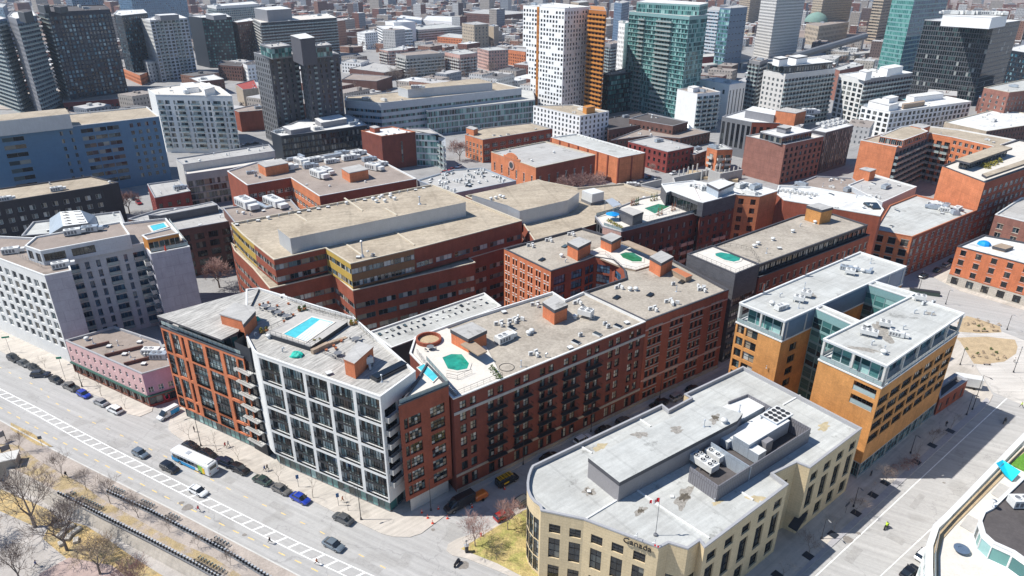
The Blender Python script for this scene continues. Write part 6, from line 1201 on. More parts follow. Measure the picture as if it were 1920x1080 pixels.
TW('dark blue tower at the top edge behind the broad dark tower', [(138, 62), (150, 64), (205, 60), (195, 57)], 78, 'panel_bluegrey', dict(blg, gl='glass_navy'), name='apartment_tower')
b = MK('stepped white-banded condominium at the top edge', 48, [(388, 9), (405, 12), (486, 7), (472, 2)], 'panel_offwhite', 'roof_white', sp=dict(balg, gl='glass_navy'), n=6, name='apartment_building'); b.finish()
MK('teal-roofed block in the upper left corner', 50, [(-30, 12), (5, 14), (12, 8), (-20, 4)], 'panel_bluegrey', 'roof_pale', sp=dict(tow, gl='glass_teal'), n=3).finish()
# office with stepped glass facade
b = MK('long silver office with ribbon windows and a tan roof, behind the planted brick block', 23, [(646, 188), (713.5, 193), (978, 165), (930, 154), (700, 176), (650, 180.5)], 'panel_pale', 'roof_tan', ed={0: dict(office, fh=3.9), 1: dict(office, fh=3.9, gl='glass_teal')}, n=6, cap='cap_white', name='office_building')
b.block([(800, 208), (1003, 187), (1000, 170), (975, 167), (800, 186)], 16, 'panel_pale', 'roof_pale', ed={0: S(bay=2.4, w=99, fh=3.9, h=3.2, sill=.3, nx=2, fr='frame_white', gl='glass_teal')}, par=.3)
b.pent('plant_room', [(746, 163), (764.6, 167.5), (923, 154.5), (896, 147)], 22.5, 28, 'panel_pale', 'roof_tan', 'cap_white'); b.put('rtu', 781, 166, z=28, sc=(1.6, 1.6, 1.2)); b.finish()
# middle distance, one by one
for args in (
    ('white cubic condominium standing in the middle distance', 20, [(669, 60), (684, 62.5), (708, 60), (692, 56)], 'panel_white', 'roof_white', sq),
    ('large white stepped institute with ribbon windows in the middle distance', 22, [(706, 48), (726, 57.5), (773, 55), (752, 47)], 'panel_white', 'roof_white', office),
    ('white raised block behind the large white institute', 26, [(722, 39), (738, 42), (779, 41), (757, 36)], 'panel_white', 'roof_white', None),
    ('tan stone silo-like office block with small square windows, far behind the silver office', 30, [(866, 43), (889, 46.5), (916, 45), (893, 40)], 'brick_tan', 'roof_grey', S(bay=5, w=1.8, fh=4, h=1.8)),
    ('narrow tan block with a pale fin, right of the tan stone block', 25, [(914, 48), (926, 50), (935, 48), (924, 45)], 'brick_tan', 'roof_grey', None),
    ('cream condominium end, left of the long grey balcony block', 19, [(711, 92), (727, 95.5), (765, 93), (745, 88)], 'brick_pink', 'roof_pale', bals),
    ('cream-ended grey balcony block behind the silver office', 21, [(742, 100), (761, 104.5), (833, 99), (803, 93)], 'brick_pink', 'roof_brown', dict(bals, m='concrete')),
    ('rosy balcony block beside the cream-ended block', 21, [(834, 97), (862, 102.5), (894, 99), (870, 92)], 'brick_pink', 'roof_pale', bals),
    ('cream and mauve condominium left of the far orange-brick warehouse', 20, [(895, 90), (916, 95), (953, 93), (931, 87)], 'brick_pink', 'roof_pale', dict(sq, bay=3)),
    ('orange-brick warehouse with regular small windows, just left of the white tower', 16, [(948, 92), (985, 97), (1002, 93), (968, 89)], 'brick_terracotta', 'roof_grey', brn),
    ('small blue-white house block by the slate towers', 11, [(640, 115), (676, 118), (692, 113), (656, 110)], 'panel_white', 'roof_grey', sq),
    ('wide grey-green flat roof right of the slate towers', 8, [(655, 128), (720, 136), (768, 128), (700, 117)], 'brick_brown', 'roof_grey', None),
    ('brown brick depot with a sloping awning, left of the silver office', 10, [(641, 148), (706, 152), (735, 143), (660, 138)], 'brick_brown', 'roof_brown', None),
    ('navy-blue flat building far in the middle distance', 15, [(744, 33), (790, 38), (792, 33), (752, 28)], 'panel_bluegrey', 'roof_white', brn),
    ('long white warehouse far in the middle distance', 13, [(792, 38), (872, 43), (862, 31), (800, 29)], 'panel_white', 'roof_white', None),
    ('long dark-brick mill along the far street', 16, [(870, 24), (944, 28), (1004, 23), (905, 17)], 'brick_brown', 'roof_grey', brn),
    ('parking garage with open decks and a crimson side, in the middle distance', 15, [(758, 51), (784, 56), (866, 50), (832, 44)], 'concrete_light', 'roof_pale', S(bay=6, w=99, fh=3.3, h=1.5, gl='glass_dark', nx=1)),
    ('pink and orange low shops in the middle distance', 8, [(820, 68), (866, 72), (880, 66), (840, 62)], 'brick_terracotta', 'roof_pale', brn),
    ('red-roofed old timber chapel with tall vents, between the white condominium and slate towers', 13, [(441, 158), (455, 168), (484, 165), (476, 149)], 'brick_tan', 'roof_red', None),
    ('brown-brick flat block left of the slate towers', 14, [(408, 121), (452, 124), (456, 117), (415, 113)], 'brick_brown', 'roof_dark', brn),
    ('narrow white block touching the slate towers', 16, [(455, 118), (463, 122), (483, 120), (476, 113)], 'panel_white', 'roof_dark', sq),
    ('brown mural wall building beside the slate towers', 13, [(436, 205), (448, 210), (495, 206), (485, 195)], 'brick_rust', 'roof_brown', None),
    ('low crimson workshop along the railway yard', 6, [(118, 192), (238, 184), (236, 172), (120, 178)], 'brick_crimson', 'roof_brown', brn),
    ('orange-brick warehouse in the gap between the dark towers', 9, [(228, 127), (262, 141), (278, 134), (248, 121)], 'brick_terracotta', 'roof_brown', brn),
    ('pale grey wing at the foot of the light grey tower', 18, [(267, 112), (275, 117), (300, 113), (290, 108)], 'panel_offwhite', 'roof_white', sq),
    ('brick row with a white roof behind the slate towers', 12, [(355, 146), (372, 153), (420, 148), (400, 139)], 'brick_brown', 'roof_white', brn),
    ('dark condominium between the striped office and the grey-white condominium', 20, [(1412, 150), (1428, 153), (1436, 140), (1420, 137)], 'panel_grey', 'roof_brown', balg),
    ('grey condominium slice left of the white fin condominium', 38, [(1405, 112), (1425, 116), (1440, 110), (1418, 106)], 'panel_grey', 'roof_brown', balg),
    ('red-brick and white low roofs behind the stepped condominium', 24, [(1562, 128), (1575, 132), (1620, 122), (1600, 116)], 'brick_mauve', 'roof_pale', None),
    ('dark-brick terrace between the white condominium and the mauve block', 12, [(1180, 222), (1262, 236), (1290, 228), (1215, 212)], 'brick_brown', 'roof_dark', brn),
    ('mid-rise white tower behind the teal tower', 60, [(1160, 42), (1172, 44), (1184, 41), (1172, 38)], 'panel_white', 'roof_white', dict(lat, bay=2.5)),
    ('blue-grey block far behind the orange fin', 30, [(1132, 80), (1145, 83), (1168, 79), (1152, 75)], 'panel_grey', 'roof_brown', balg),
    ('cream block far behind the white tower', 34, [(1070, 3), (1085, 5), (1104, 3), (1090, 0)], 'brick_tan', 'roof_pale', brn),
    ('navy glass pair of towers far behind the teal tower', 60, [(1152, 4), (1166, 6), (1180, 3), (1166, 0)], 'panel_bluegrey', 'roof_grey', dict(tow, gl='glass_blue'))):
    MK(args[0], args[1], args[2], args[3], args[4], sp=args[5], n=3).finish()
# railway and viaduct
sheet('railway_yard', [(-60, 205), (300, 205), (300, 178), (120, 168), (-60, 172)], .5, 'gravel_path', thick=.5)
polyline([(-60, 176), (60, 176), (170, 183), (290, 200), (330, 212)], .6, 1.5, 'railway_track', 'metal_mid'); polyline([(-60, 182), (60, 182), (170, 189), (290, 206)], .6, 1.5, 'railway_track', 'metal_mid')
v_ = empty('viaduct', (W(1450, 122).x, W(1450, 122).y, 0), 'long raised concrete railway viaduct crossing behind the condominiums', 'viaduct'); v_['_o'] = (W(1450, 122).x, W(1450, 122).y, 0.)
q = MB(); P_ = [W(x, y, 8) for x, y in ((1318, 121), (1400, 113), (1480, 113), (1560, 104), (1640, 96))]
for a, c in zip(P_, P_[1:]): d = c - a; q.box(((a.x + c.x) / 2, (a.y + c.y) / 2, 6.5), (d.length + 1, 12, 1.5), math.atan2(d.y, d.x))
q.build('deck', ['concrete'], v_); q = MB()
for a, c in zip(P_, P_[1:]):
    for t in (.1, .35, .6, .85): p = a.lerp(c, t); q = MB(); q.box((p.x, p.y, 0), (2, 9, 6.5), .2); q.build('pier', ['concrete_light'], v_)
q = MB()
a, c = W(1490, 106, 9), W(1622, 68, 22); q.tube(a, c, 4, n=8); q.build('covered_ramp', ['metal_mid'], v_)

cs_ = W(1330, 335, 0); c_ = empty('building_site', (cs_.x, cs_.y, 0), 'grey concrete building site walls and shoring between the crimson warehouse and mauve block', 'building site'); c_['_o'] = (cs_.x, cs_.y, 0.)
for k, (x0, y0, x1, y1, h) in enumerate(((1262, 333, 1330, 318, 4), (1330, 318, 1352, 325, 6), (1262, 333, 1268, 350, 4), (1316, 345, 1355, 334, 6), (1352, 325, 1392, 317, 5), (1268, 350, 1318, 340, 4), (1202, 345, 1240, 336, 3.5), (1355, 334, 1368, 342, 5))):
    a, c = W(x0, y0, h), W(x1, y1, h); d = c - a; q = MB(); q.box(((a.x + c.x) / 2, (a.y + c.y) / 2, 0), (d.length, .7, h), math.atan2(d.y, d.x)); q.build('concrete_wall', ['concrete'], c_)
for k in range(14):
    p = W(1272 + k * 8.5, 338 - (k % 5) * 3, 0); q = MB(); q.tube((p.x, p.y, 0), (p.x, p.y, 5.5), .35, n=6); q.build('column', ['concrete_light'], c_)
q = MB(); p = W(1335, 332, 0); q.box((p.x, p.y, 0), (26, 12, 1.2), -.3); q.build('slab', ['soil'], c_)
for i, (k_, x, y) in enumerate((('car_grey', 1295, 322), ('car_white', 1270, 326), ('car_black', 1235, 333), ('car_silver', 1190, 345))): pass

# more plant on the big roofs of the middle blocks, ducts and stains
# ------------------------------------------------------------------ trees
mat('bark', (.19, .155, .13), var=.2, scale=2, rough=.95)
mat('bark_pale', (.24, .19, .16), var=.2, scale=2, rough=.95)
mat('twig_grey', (.22, .175, .15), var=.15, scale=2, rough=1)
mat('twig_red', (.34, .215, .185), var=.15, scale=2, rough=1)
mat('twig_tan', (.34, .265, .19), var=.15, scale=2, rough=1)
TREES = {}
def treemesh(key, h, spread, seed, levels, kids, r0, twig, up=.55, bark='bark', trunk=.3, tr=.022):
    r = random.Random(seed); t = MB(); c = MB()
    def grow(p, d, l, rad, lv):
        q = p + d * l; (t if lv < 2 else c).tube(p, q, rad, rad * .62, 6 if lv < 2 else 3, cap=False)
        if lv >= levels: return
        n = kids + (1 if lv == 1 else 0)
        for i in range(n):
            a = 6.283 * (i + r.random()) / n; o = d.orthogonal().normalized(); o = Matrix.Rotation(a, 3, d) @ o
            nd = (d * r.uniform(.55, 1.0) + o * spread * r.uniform(.5, 1.0) + Vector((0, 0, up * r.uniform(0, .7)))).normalized()
            s = p.lerp(q, r.uniform(.45, 1.0)) if lv else p.lerp(q, r.uniform(.75, 1.0))
            grow(s, nd, l * (r.uniform(.68, .92) if lv else r.uniform(.85, 1.2)), max(rad * (.5 if lv else .55), tr), lv + 1)
    grow(Vector((0, 0, -.1)), Vector((r.uniform(-.05, .05), r.uniform(-.05, .05), 1)).normalized(), h * trunk, r0, 0)
    TREES[key] = (t.mesh('trunk', [bark], smooth=True), c.mesh('crown', [twig]))
treemesh('big1', 13, .72, 1, 6, 3, .28, 'twig_grey', trunk=.215, tr=.022)
treemesh('big2', 12, .8, 5, 6, 3, .26, 'twig_grey', trunk=.21, tr=.022)
treemesh('big3', 11, .9, 9, 6, 3, .22, 'twig_tan', trunk=.2, tr=.022)
treemesh('red', 8.5, .6, 14, 6, 3, .14, 'twig_red', trunk=.22, bark='bark_pale', tr=.02)
treemesh('med', 9, .8, 21, 6, 3, .2, 'twig_red', trunk=.2, tr=.03)
treemesh('small', 5.2, .6, 3, 5, 3, .07, 'twig_grey', trunk=.3, tr=.014)
treemesh('small2', 5.0, .75, 8, 5, 3, .07, 'twig_grey', trunk=.28, tr=.014)
treemesh('sap', 4.2, .5, 11, 4, 2, .06, 'twig_grey', trunk=.4, tr=.014)
def tree(key, x, y, label, cat='tree', group=None, z=0, s=1, rz=0):
    p = W(x, y, z); o = empty('tree', (p.x, p.y, z), label, cat, group, rz=rz); o.scale = (s, s, s)
    inst('trunk', TREES[key][0], o, (0, 0, 0)); inst('crown', TREES[key][1], o, (0, 0, 0)); return o
for i, (k, x, y, s, l) in enumerate((('big1', 66, 988, 1.3, 'tallest bare tree of the lower park, at its left side above the stone wall'), ('big2', 126, 1032, 1.25, 'bare spreading tree in the middle of the lower park'), ('big3', 188, 1076, 1.15, 'bare wide-crowned tree over yellow leaf litter below the stone wall'),
                                     ('big2', 38, 1088, .8, 'bare tree cut by the bottom edge at the left corner'), ('red', 262, 1112, 1.0, 'pinkish bushy bare tree at the bottom edge beside the stone wall'), ('big3', -22, 1010, .9, 'bare tree leaning in from the left edge'))):
    tree(k, x, y, l, z=LZ, s=s, rz=i * 1.3)
ordn = ['first', 'second', 'third', 'fourth', 'fifth', 'sixth', 'seventh', 'eighth', 'ninth', 'tenth', 'eleventh', 'twelfth', 'thirteenth', 'fourteenth']
for i, (x, y) in enumerate(((38, 848), (118, 895), (162, 919), (207, 944), (260, 971), (318, 998), (372, 1028), (433, 1060))):
    tree('small' if i % 2 else 'small2', x, y, 'slim bare promenade tree, %s from the upper left in the row by the bicycle docks' % ordn[i], group='promenade trees', s=1.08 if i < 5 else .62, rz=i * 2.1)
for i, (x, y) in enumerate(((85, 690), (155, 725), (190, 742), (235, 766), (355, 823), (407, 847), (447, 863), (523, 902), (587, 933), (653, 957))):
    tree('sap', x, y, 'thin leafless kerb tree on the pale pavement, %s from the left along the boulevard' % ordn[i], group='kerb trees', z=.12, s=.8 + .1 * (i % 3), rz=i)
for i, (x, y) in enumerate(((1468, 1082), (1517, 1037), (1563, 997), (1603, 963), (1632, 933), (1660, 905), (1718, 862), (1748, 832), (1782, 805))):
    tree('small2' if i % 2 else 'sap', x, y, 'small bare tree in a dark square pit, %s from the bottom along the shaded pavement' % ordn[i], group='pavement trees by the cream building', z=.13, s=.85, rz=i * 1.7)
tree('red', 891, 1024, 'pinkish leafless tree standing on the corner lawn by the junction', z=.13, s=.95); tree('red', 952, 993, 'reddish leafless tree at the back of the corner lawn, nearest the rounded glass', z=.13, s=.9, rz=2); tree('sap', 931, 1050, 'spindly sapling on the front edge of the corner lawn', z=.13)
for i, (k, x, y, s, l) in enumerate((('med', 412, 540, 1.7, 'dark bare tree in the court between the grey condominium and terraced office'), ('med', 1085, 368, 1.8, 'russet bare tree crowd leader behind the tan roof, beside the auditorium'), ('med', 1118, 366, 1.7, 'russet bare tree right of its neighbour beside the windowless hall'), ('med', 1058, 368, 1.5, 'russet bare tree nearest the auditorium wall'),
                                      ('med', 862, 302, 1.8, 'bare tree between the planted brick block and the workshop'), ('med', 243, 400, 1.6, 'bare tree in the alley by the dark masonry office'), ('med', 1222, 322, .7, 'bare tree at the corner of the crimson warehouse'), ('big1', 745, 163, 1.7, 'large tan bare tree behind the silver office'), ('big2', 770, 160, 1.6, 'large bare tree right of the tan one behind the silver office'),
                                      ('big2', 825, 148, 1.1, 'bare tree beside the cream-ended balcony block'), ('big1', 920, 140, 1.2, 'bare tree in front of the cream and mauve condominium'), ('big1', 875, 143, 1.0, 'bare tree before the rosy balcony block'), ('big2', 1360, 112, 1.7, 'bare tree by the railway embankment under the dark slab tower'), ('big1', 1385, 108, 1.6, 'second bare tree by the railway embankment, nearest the lattice tower'), ('big3', 1335, 112, 1.3, 'bare tree by the railway embankment left of its taller neighbours'),
                                      ('med', 1797, 520, .7, 'bare tree in the street beside the plaza warehouse'))):
    tree(k, x, y, l, s=s, rz=i)
for nm, x, y, s, sd in (('shrub bed by the path', 1825, 607, 1.0, 1), ('shrub bed at the near side of the plaza oval', 1835, 668, .7, 2)):
    P_ = [tuple(W(x + dx, y + dy, .1).to_2d()) for dx, dy in ((0, 0), (14, 3), (26, -2), (-12, 2), (8, -6), (35, 6), (48, 3))]
    clump('shrub', P_, .05, .8 * s, 'twig_tan', n=40, leaf=.16, label='straggly brown shrubs in the %s' % nm, h=.8, seed=sd)
for i, (x, y) in enumerate(((1835, 612), (1845, 618), (1812, 655), (1833, 664), (1858, 655), (1868, 662))):
    clump('shrub', [tuple(W(x, y, .1).to_2d())], .05, .55, 'shrub_green', n=60, leaf=.14, label='small green bush on the tan planting bed, %s from the left of the plaza' % ordn[i], h=.6, seed=i, group='green bushes of the plaza')
# roof plants
RP = [('shrub_yellow', 490, 624, 28.6, 'yellow-green bush at the left corner of the turquoise pool deck'), ('shrub_yellow', 590, 646, 28.6, 'yellow-green bush at the front corner of the turquoise pool deck'), ('shrub_yellow', 659, 609, 28.6, 'yellow-green bush above the pool steps on the white condominium'), ('shrub_green', 562, 583, 28.6, 'green planter bush behind the turquoise pool')]
for m_, x, y, zz, l in RP:
    c = W(x, y, zz - .5); clump('potted_shrub', [(c.x, c.y), (c.x + 1.0, c.y + .6)], zz - .5, .75, m_, n=90, leaf=.15, label=l, h=1.1, pot='terracotta')
c = [tuple(W(922 + i * 4, 692 + i * 5, 23.2).to_2d()) for i in range(5)]; clump('hedge', c, 23.1, .8, 'shrub_green', n=70, leaf=.14, label='short clipped green hedge beside the octagonal pool terrace of the long lofts', h=1.0)
c = [tuple(W(1140 + i * 3.6, 414 + i * 2, 24).to_2d()) for i in range(8)]; clump('hedge', c, 23.8, .7, 'shrub_yellow', n=60, leaf=.16, label='long yellow-green hedge at the tip of the plum-brick roof terrace', h=1.0)
for i, (x, y, m_) in enumerate(((1184, 386, 'shrub_red'), (1188, 385, 'shrub_red'), (1192, 384, 'shrub_green'), (1196, 383, 'shrub_green'), (1221, 377, 'shrub_green'), (1226, 376, 'shrub_yellow'), (1231, 374, 'shrub_green'), (1275, 387, 'shrub_yellow'), (1280, 386, 'shrub_yellow'), (1234, 404, 'shrub_red'), (1240, 402, 'shrub_red'), (1260, 396, 'shrub_red'), (1265, 394, 'shrub_red'))):
    p = W(x, y, 23.8); clump('conifer', [(p.x, p.y)], 23.8, .55, m_, n=120, leaf=.13, label='slim %s roof conifer, %s along the green rectangular pool' % ({'shrub_red': 'rusty', 'shrub_green': 'dark green', 'shrub_yellow': 'yellowish'}[m_], ordn[min(i, 12)]), h=2.6, pot='timber', seed=i, group='roof conifers by the rectangular pool')
# ------------------------------------------------------------------ far neighbourhood
def farwall(name, cols):
    m = mat(name, (.2, .2, .2), kind='island', cols=cols, rough=.9); N = m.node_tree.nodes; L = m.node_tree.links; P = N['Principled BSDF']; src = P.inputs['Base Color'].links[0].from_socket
    uv = N.new('ShaderNodeUVMap'); uv.uv_map = 'uv'; bt = N.new('ShaderNodeTexBrick'); bt.offset = 0; bt.inputs['Scale'].default_value = 1; bt.inputs['Brick Width'].default_value = 2.6; bt.inputs['Row Height'].default_value = 3.2; bt.inputs['Mortar Size'].default_value = .85; bt.inputs['Mortar Smooth'].default_value = 0
    bt.inputs['Color1'].default_value = (.16, .17, .19, 1); bt.inputs['Color2'].default_value = (.3, .32, .34, 1); bt.inputs['Mortar'].default_value = (1, 1, 1, 1); L.new(uv.outputs[0], bt.inputs['Vector'])
    mx = N.new('ShaderNodeMix'); mx.data_type = 'RGBA'; mx.blend_type = 'MULTIPLY'; mx.inputs[0].default_value = 1; L.new(src, mx.inputs[6]); L.new(bt.outputs[0], mx.inputs[7]); L.new(mx.outputs[2], P.inputs['Base Color']); return m
FWC = [('red-brick', 4, (.20, .095, .075)), ('orange-brick', 2, (.28, .15, .11)), ('dark-brown', 2, (.14, .10, .09)), ('cream', 4, (.38, .34, .30)), ('white', 3, (.5, .5, .49)), ('grey', 3, (.24, .26, .29))]
FRC = [('grey', 4, (.42, .41, .40)), ('brown', 3, (.28, .245, .22)), ('white', 3, (.58, .58, .57)), ('black', 2, (.14, .135, .135))]
farwall('far_wall', [(w_, c_) for n_, w_, c_ in FWC])
for n_, w_, c_ in FWC: farwall('far_' + n_, [(1, c_), (1, tuple(v * 1.15 for v in c_))])
for n_, w_, c_ in FRC: mat('far_roof_' + n_, c_, rough=.95, fvar=.1)
mat('far_roof', (.3, .3, .3), kind='island', cols=[(4, (.44, .43, .42)), (3, (.30, .26, .23)), (3, (.60, .60, .59)), (2, (.16, .15, .15)), (1, (.33, .12, .08)), (1, (.38, .33, .25))], rough=.95, fvar=.1)
sheet('distant_ground', None, .03, 'pink_soil' if 'pink_soil' in MATS else mat('pink_soil', (.25, .20, .175), var=.2, scale=.02, fine=.3, fvar=.15, rough=1).name, pts=[(-6900, 900), (6900, 1150), (6900, 8900), (-6900, 8900)])
HL = {}; rf = random.Random(12); cand = []; ca, sa = math.cos(R(31)), math.sin(R(31))
OCB = [(sum(p[0] for p in q) / len(q), sum(p[1] for p in q) / len(q), max(math.dist(p, (sum(t[0] for t in q) / len(q), sum(t[1] for t in q) / len(q))) for p in q), q) for q in OCC]
def freep(x, y, r):
    for cx, cy, rr, q in OCB:
        if math.hypot(x - cx, y - cy) < rr * .9 + r: return False
    return True
for i in range(-70, 71):
    for j in range(8, 95):
        u, v = i * 36 + rf.uniform(-3, 3), j * 27 + (6 if j % 2 else 0); x, y = u * ca + v * sa, -u * sa + v * ca
        d = math.hypot(x, y)
        if y < 420 or d > 2500: continue
        px = PX((x, y, 0))
        if not (-40 < px[0] < 1960 and px[1] > -12): continue
        w, l = rf.uniform(14, 30), rf.uniform(11, 20)
        if not freep(x, y, 15): continue
        cand.append((d, x, y, w, l, rf.choice((7, 8, 9, 10, 11, 12, 14)) if rf.random() < .87 or d < 850 else rf.uniform(17, 36)))
cand.sort(); rest = MB(); TF = MB(); nn_ = 0
def house(b, x, y, w, l, h, a):
    b.box((x, y, 0), (w, l, h), a, 0, 1); b.box((x + rf.uniform(-w, w) * .25, y, h), (rf.uniform(2, 4), rf.uniform(2, 3), rf.uniform(1.2, 2.5)), a, 1)
    if rf.random() < .5: b.box((x + rf.uniform(-w, w) * .3, y + 2, h), (1.5, 1.5, 1.2), a, 1)
def treecloud(b, x, y, h, r, n, rr):
    for _ in range(n):
        a, e = rr.uniform(0, 6.28), rr.uniform(0, 1.57); q = r * rr.uniform(.3, 1); c = Vector((x + q * math.cos(a) * math.cos(e), y + q * math.sin(a) * math.cos(e), h * .35 + h * .65 * math.sin(e) * rr.uniform(.6, 1)))
        u = Vector((rr.uniform(-.5, .5), rr.uniform(-.5, .5), 1)).normalized(); v = u.cross(Vector((rr.uniform(-1, 1), rr.uniform(-1, 1), 0))).normalized(); s = rr.uniform(.7, 1.6); k = len(b.v)
        b.face([c - u * s, c + v * s * .22, c + u * s, c - v * s * .22])
for (d, x, y, w, l, h) in cand:
    if d > 900 and rf.random() < .25: h = 0
    if h:
        a = R(-31) + rf.choice((0, math.pi / 2))
        if nn_ < 260:
            wc_ = rf.choices(FWC, [t[1] for t in FWC])[0][0]; rc_ = rf.choices(FRC, [t[1] for t in FRC])[0][0]; m = MB(); house(m, x, y, w, l, h, a); o = m.build('house', ['far_' + wc_, 'far_roof_' + rc_], None, off=(x, y, 0)); o.location = (x, y, 0); px_ = PX((x, y, 0))[0]
            lb_ = '%s %s house, %s roof, far %s' % (wc_, 'low' if h < 9.5 else 'tall narrow' if w < 20 else 'tall broad', rc_, 'behind the dark left towers' if px_ < 480 else 'behind the silver office' if px_ < 960 else 'behind the teal tower' if px_ < 1440 else 'behind the green skyscraper'); k9 = HL.get(lb_, 0); HL[lb_] = k9 + 1; tag(o, lb_ + ('' if not k9 else ', %s nearest of them' % ordn[k9]), 'house', 'far low-rise houses'); nn_ += 1
        else: house(rest, x, y, w, l, h, a)
    if rf.random() < (.55 if d < 900 else .95):
        for _ in range(1 if d < 900 else 2): treecloud(TF, x + rf.uniform(-18, 18), y + rf.uniform(-15, 15), rf.uniform(8, 13), rf.uniform(3.5, 6), 46 if d < 1300 else 26, rf)
o = rest.build('distant_houses', ['far_wall', 'far_roof']); o['kind'] = 'stuff'
mat('far_twig', (.25, .185, .155), kind='island', cols=[(3, (.24, .165, .145)), (3, (.30, .22, .17)), (1, (.19, .16, .12)), (1, (.33, .25, .2))], rough=1)
o = TF.build('distant_trees', ['far_twig']); o['kind'] = 'stuff'
# ------------------------------------------------------------------ vehicles
def paint(name, c, metal=.3):
    m = mat(name, c, rough=.28, var=.02, fvar=.01, spec=.6, metal=metal); m.node_tree.nodes['Principled BSDF'].inputs['Coat Weight'].default_value = .6; return m
for n_, c_ in (('car_black', (.012, .013, .016)), ('car_navy', (.01, .02, .05)), ('car_grey', (.09, .095, .10)), ('car_silver', (.36, .37, .38)), ('car_white', (.72, .73, .73)), ('car_blue', (.012, .05, .42)), ('car_steel', (.16, .20, .24)), ('car_taupe', (.17, .16, .15)), ('car_red', (.4, .02, .02)), ('car_green', (.03, .06, .05)), ('van_dark', (.03, .03, .032)), ('orange_paint', (.62, .16, .02))):
    paint(n_, c_, .1 if n_ in ('car_white', 'orange_paint') else .35)
mat('tyre', (.015, .015, .016), var=.05, rough=.9); mat('rim', (.35, .36, .37), var=.03, rough=.35, metal=.6)
mat('car_glass', (.015, .02, .025), rough=.04, var=.02, spec=.9)
mat('lamp_clear', (.7, .72, .72), rough=.15, var=.02); mat('lamp_red', (.45, .01, .01), rough=.2, var=.02)
def loft(b, st, m=0, capm=None):
    """st: list of (x, half section [(y, z)...] from bottom centre outwards to top centre)"""
    rings = []
    for x, s in st:
        ring = [(x, y, z) for y, z in s] + [(x, -y, z) for y, z in reversed(s) if y > 1e-4]; k = len(b.v); b.v += ring; rings.append((k, len(ring)))
    for (k0, n), (k1, _) in zip(rings, rings[1:]):
        for i in range(n): j = (i + 1) % n; b.f.append((k0 + i, k0 + j, k1 + j, k1 + i)); b.m.append(m); b.uv.append([(0, 0)] * 4)
    for (k, n), rv in ((rings[0], False), (rings[-1], True)):
        f = tuple(range(k, k + n)); b.f.append(f[::-1] if not rv else f); b.m.append(m); b.uv.append([(0, 0)] * n)
CARS = {
 'sedan': dict(L=4.7, w=.91, body=[(-2.35, .5, .74, .86), (-2.2, .3, .92, .94), (-1.7, .25, .98, 1), (-.9, .2, .98, 1), (.9, .2, .95, 1), (1.7, .22, .86, .98), (2.2, .3, .74, .9), (2.35, .42, .62, .78)], cab=[(-1.85, .96, .6), (-1.05, 1.42, .8), (-.2, 1.46, .82), (.45, 1.42, .81), (1.35, .93, .66)]),
 'hatchback': dict(L=4.2, w=.89, body=[(-2.1, .45, .85, .88), (-1.95, .3, 1.0, .95), (-.9, .2, 1.0, 1), (.9, .2, .98, 1), (1.6, .25, .88, .97), (2.0, .32, .76, .88), (2.1, .42, .64, .78)], cab=[(-2.02, .98, .7), (-1.6, 1.46, .78), (-.4, 1.52, .82), (.3, 1.48, .81), (1.2, .96, .66)]),
 'suv': dict(L=4.75, w=.95, body=[(-2.37, .5, .95, .9), (-2.2, .35, 1.08, .97), (-.9, .25, 1.08, 1), (1.0, .25, 1.05, 1), (1.9, .3, .98, .98), (2.3, .38, .86, .9), (2.37, .5, .74, .82)], cab=[(-2.25, 1.06, .74), (-1.9, 1.64, .80), (-.4, 1.72, .84), (.3, 1.68, .83), (1.15, 1.04, .70)]),
 'pickup': dict(L=5.7, w=.98, body=[(-2.85, .55, 1.0, .96), (-2.75, .4, 1.08, 1), (-.9, .3, 1.08, 1), (1.2, .3, 1.1, 1), (2.3, .32, 1.05, .98), (2.75, .4, .95, .93), (2.85, .5, .8, .85)], cab=[(-1.0, 1.06, .80), (-.85, 1.72, .80), (0, 1.82, .84), (.7, 1.76, .83), (1.45, 1.08, .74)]),
 'van': dict(L=5.3, w=.98, body=[(-2.65, .4, 1.1, .98), (-2.6, .25, 1.15, 1), (1.2, .25, 1.15, 1), (2.0, .3, 1.1, .98), (2.5, .35, .95, .9), (2.65, .45, .8, .8)], cab=[(-2.62, 1.13, .93), (-2.55, 2.0, .88), (-.4, 2.08, .89), (.9, 2.02, .87), (2.0, 1.08, .74)], solid=True),
}
CP = {}
def wheelmesh():
    if 'w' in CP: return CP['w']
    b = MB(); b.tube((0, -.11, 0), (0, .11, 0), .34, n=16, m=0); a = b.mesh('tyre', ['tyre']); b = MB(); b.tube((0, -.12, 0), (0, .12, 0), .21, n=12); CP['w'] = (a, b.mesh('rim', ['rim'])); return CP['w']
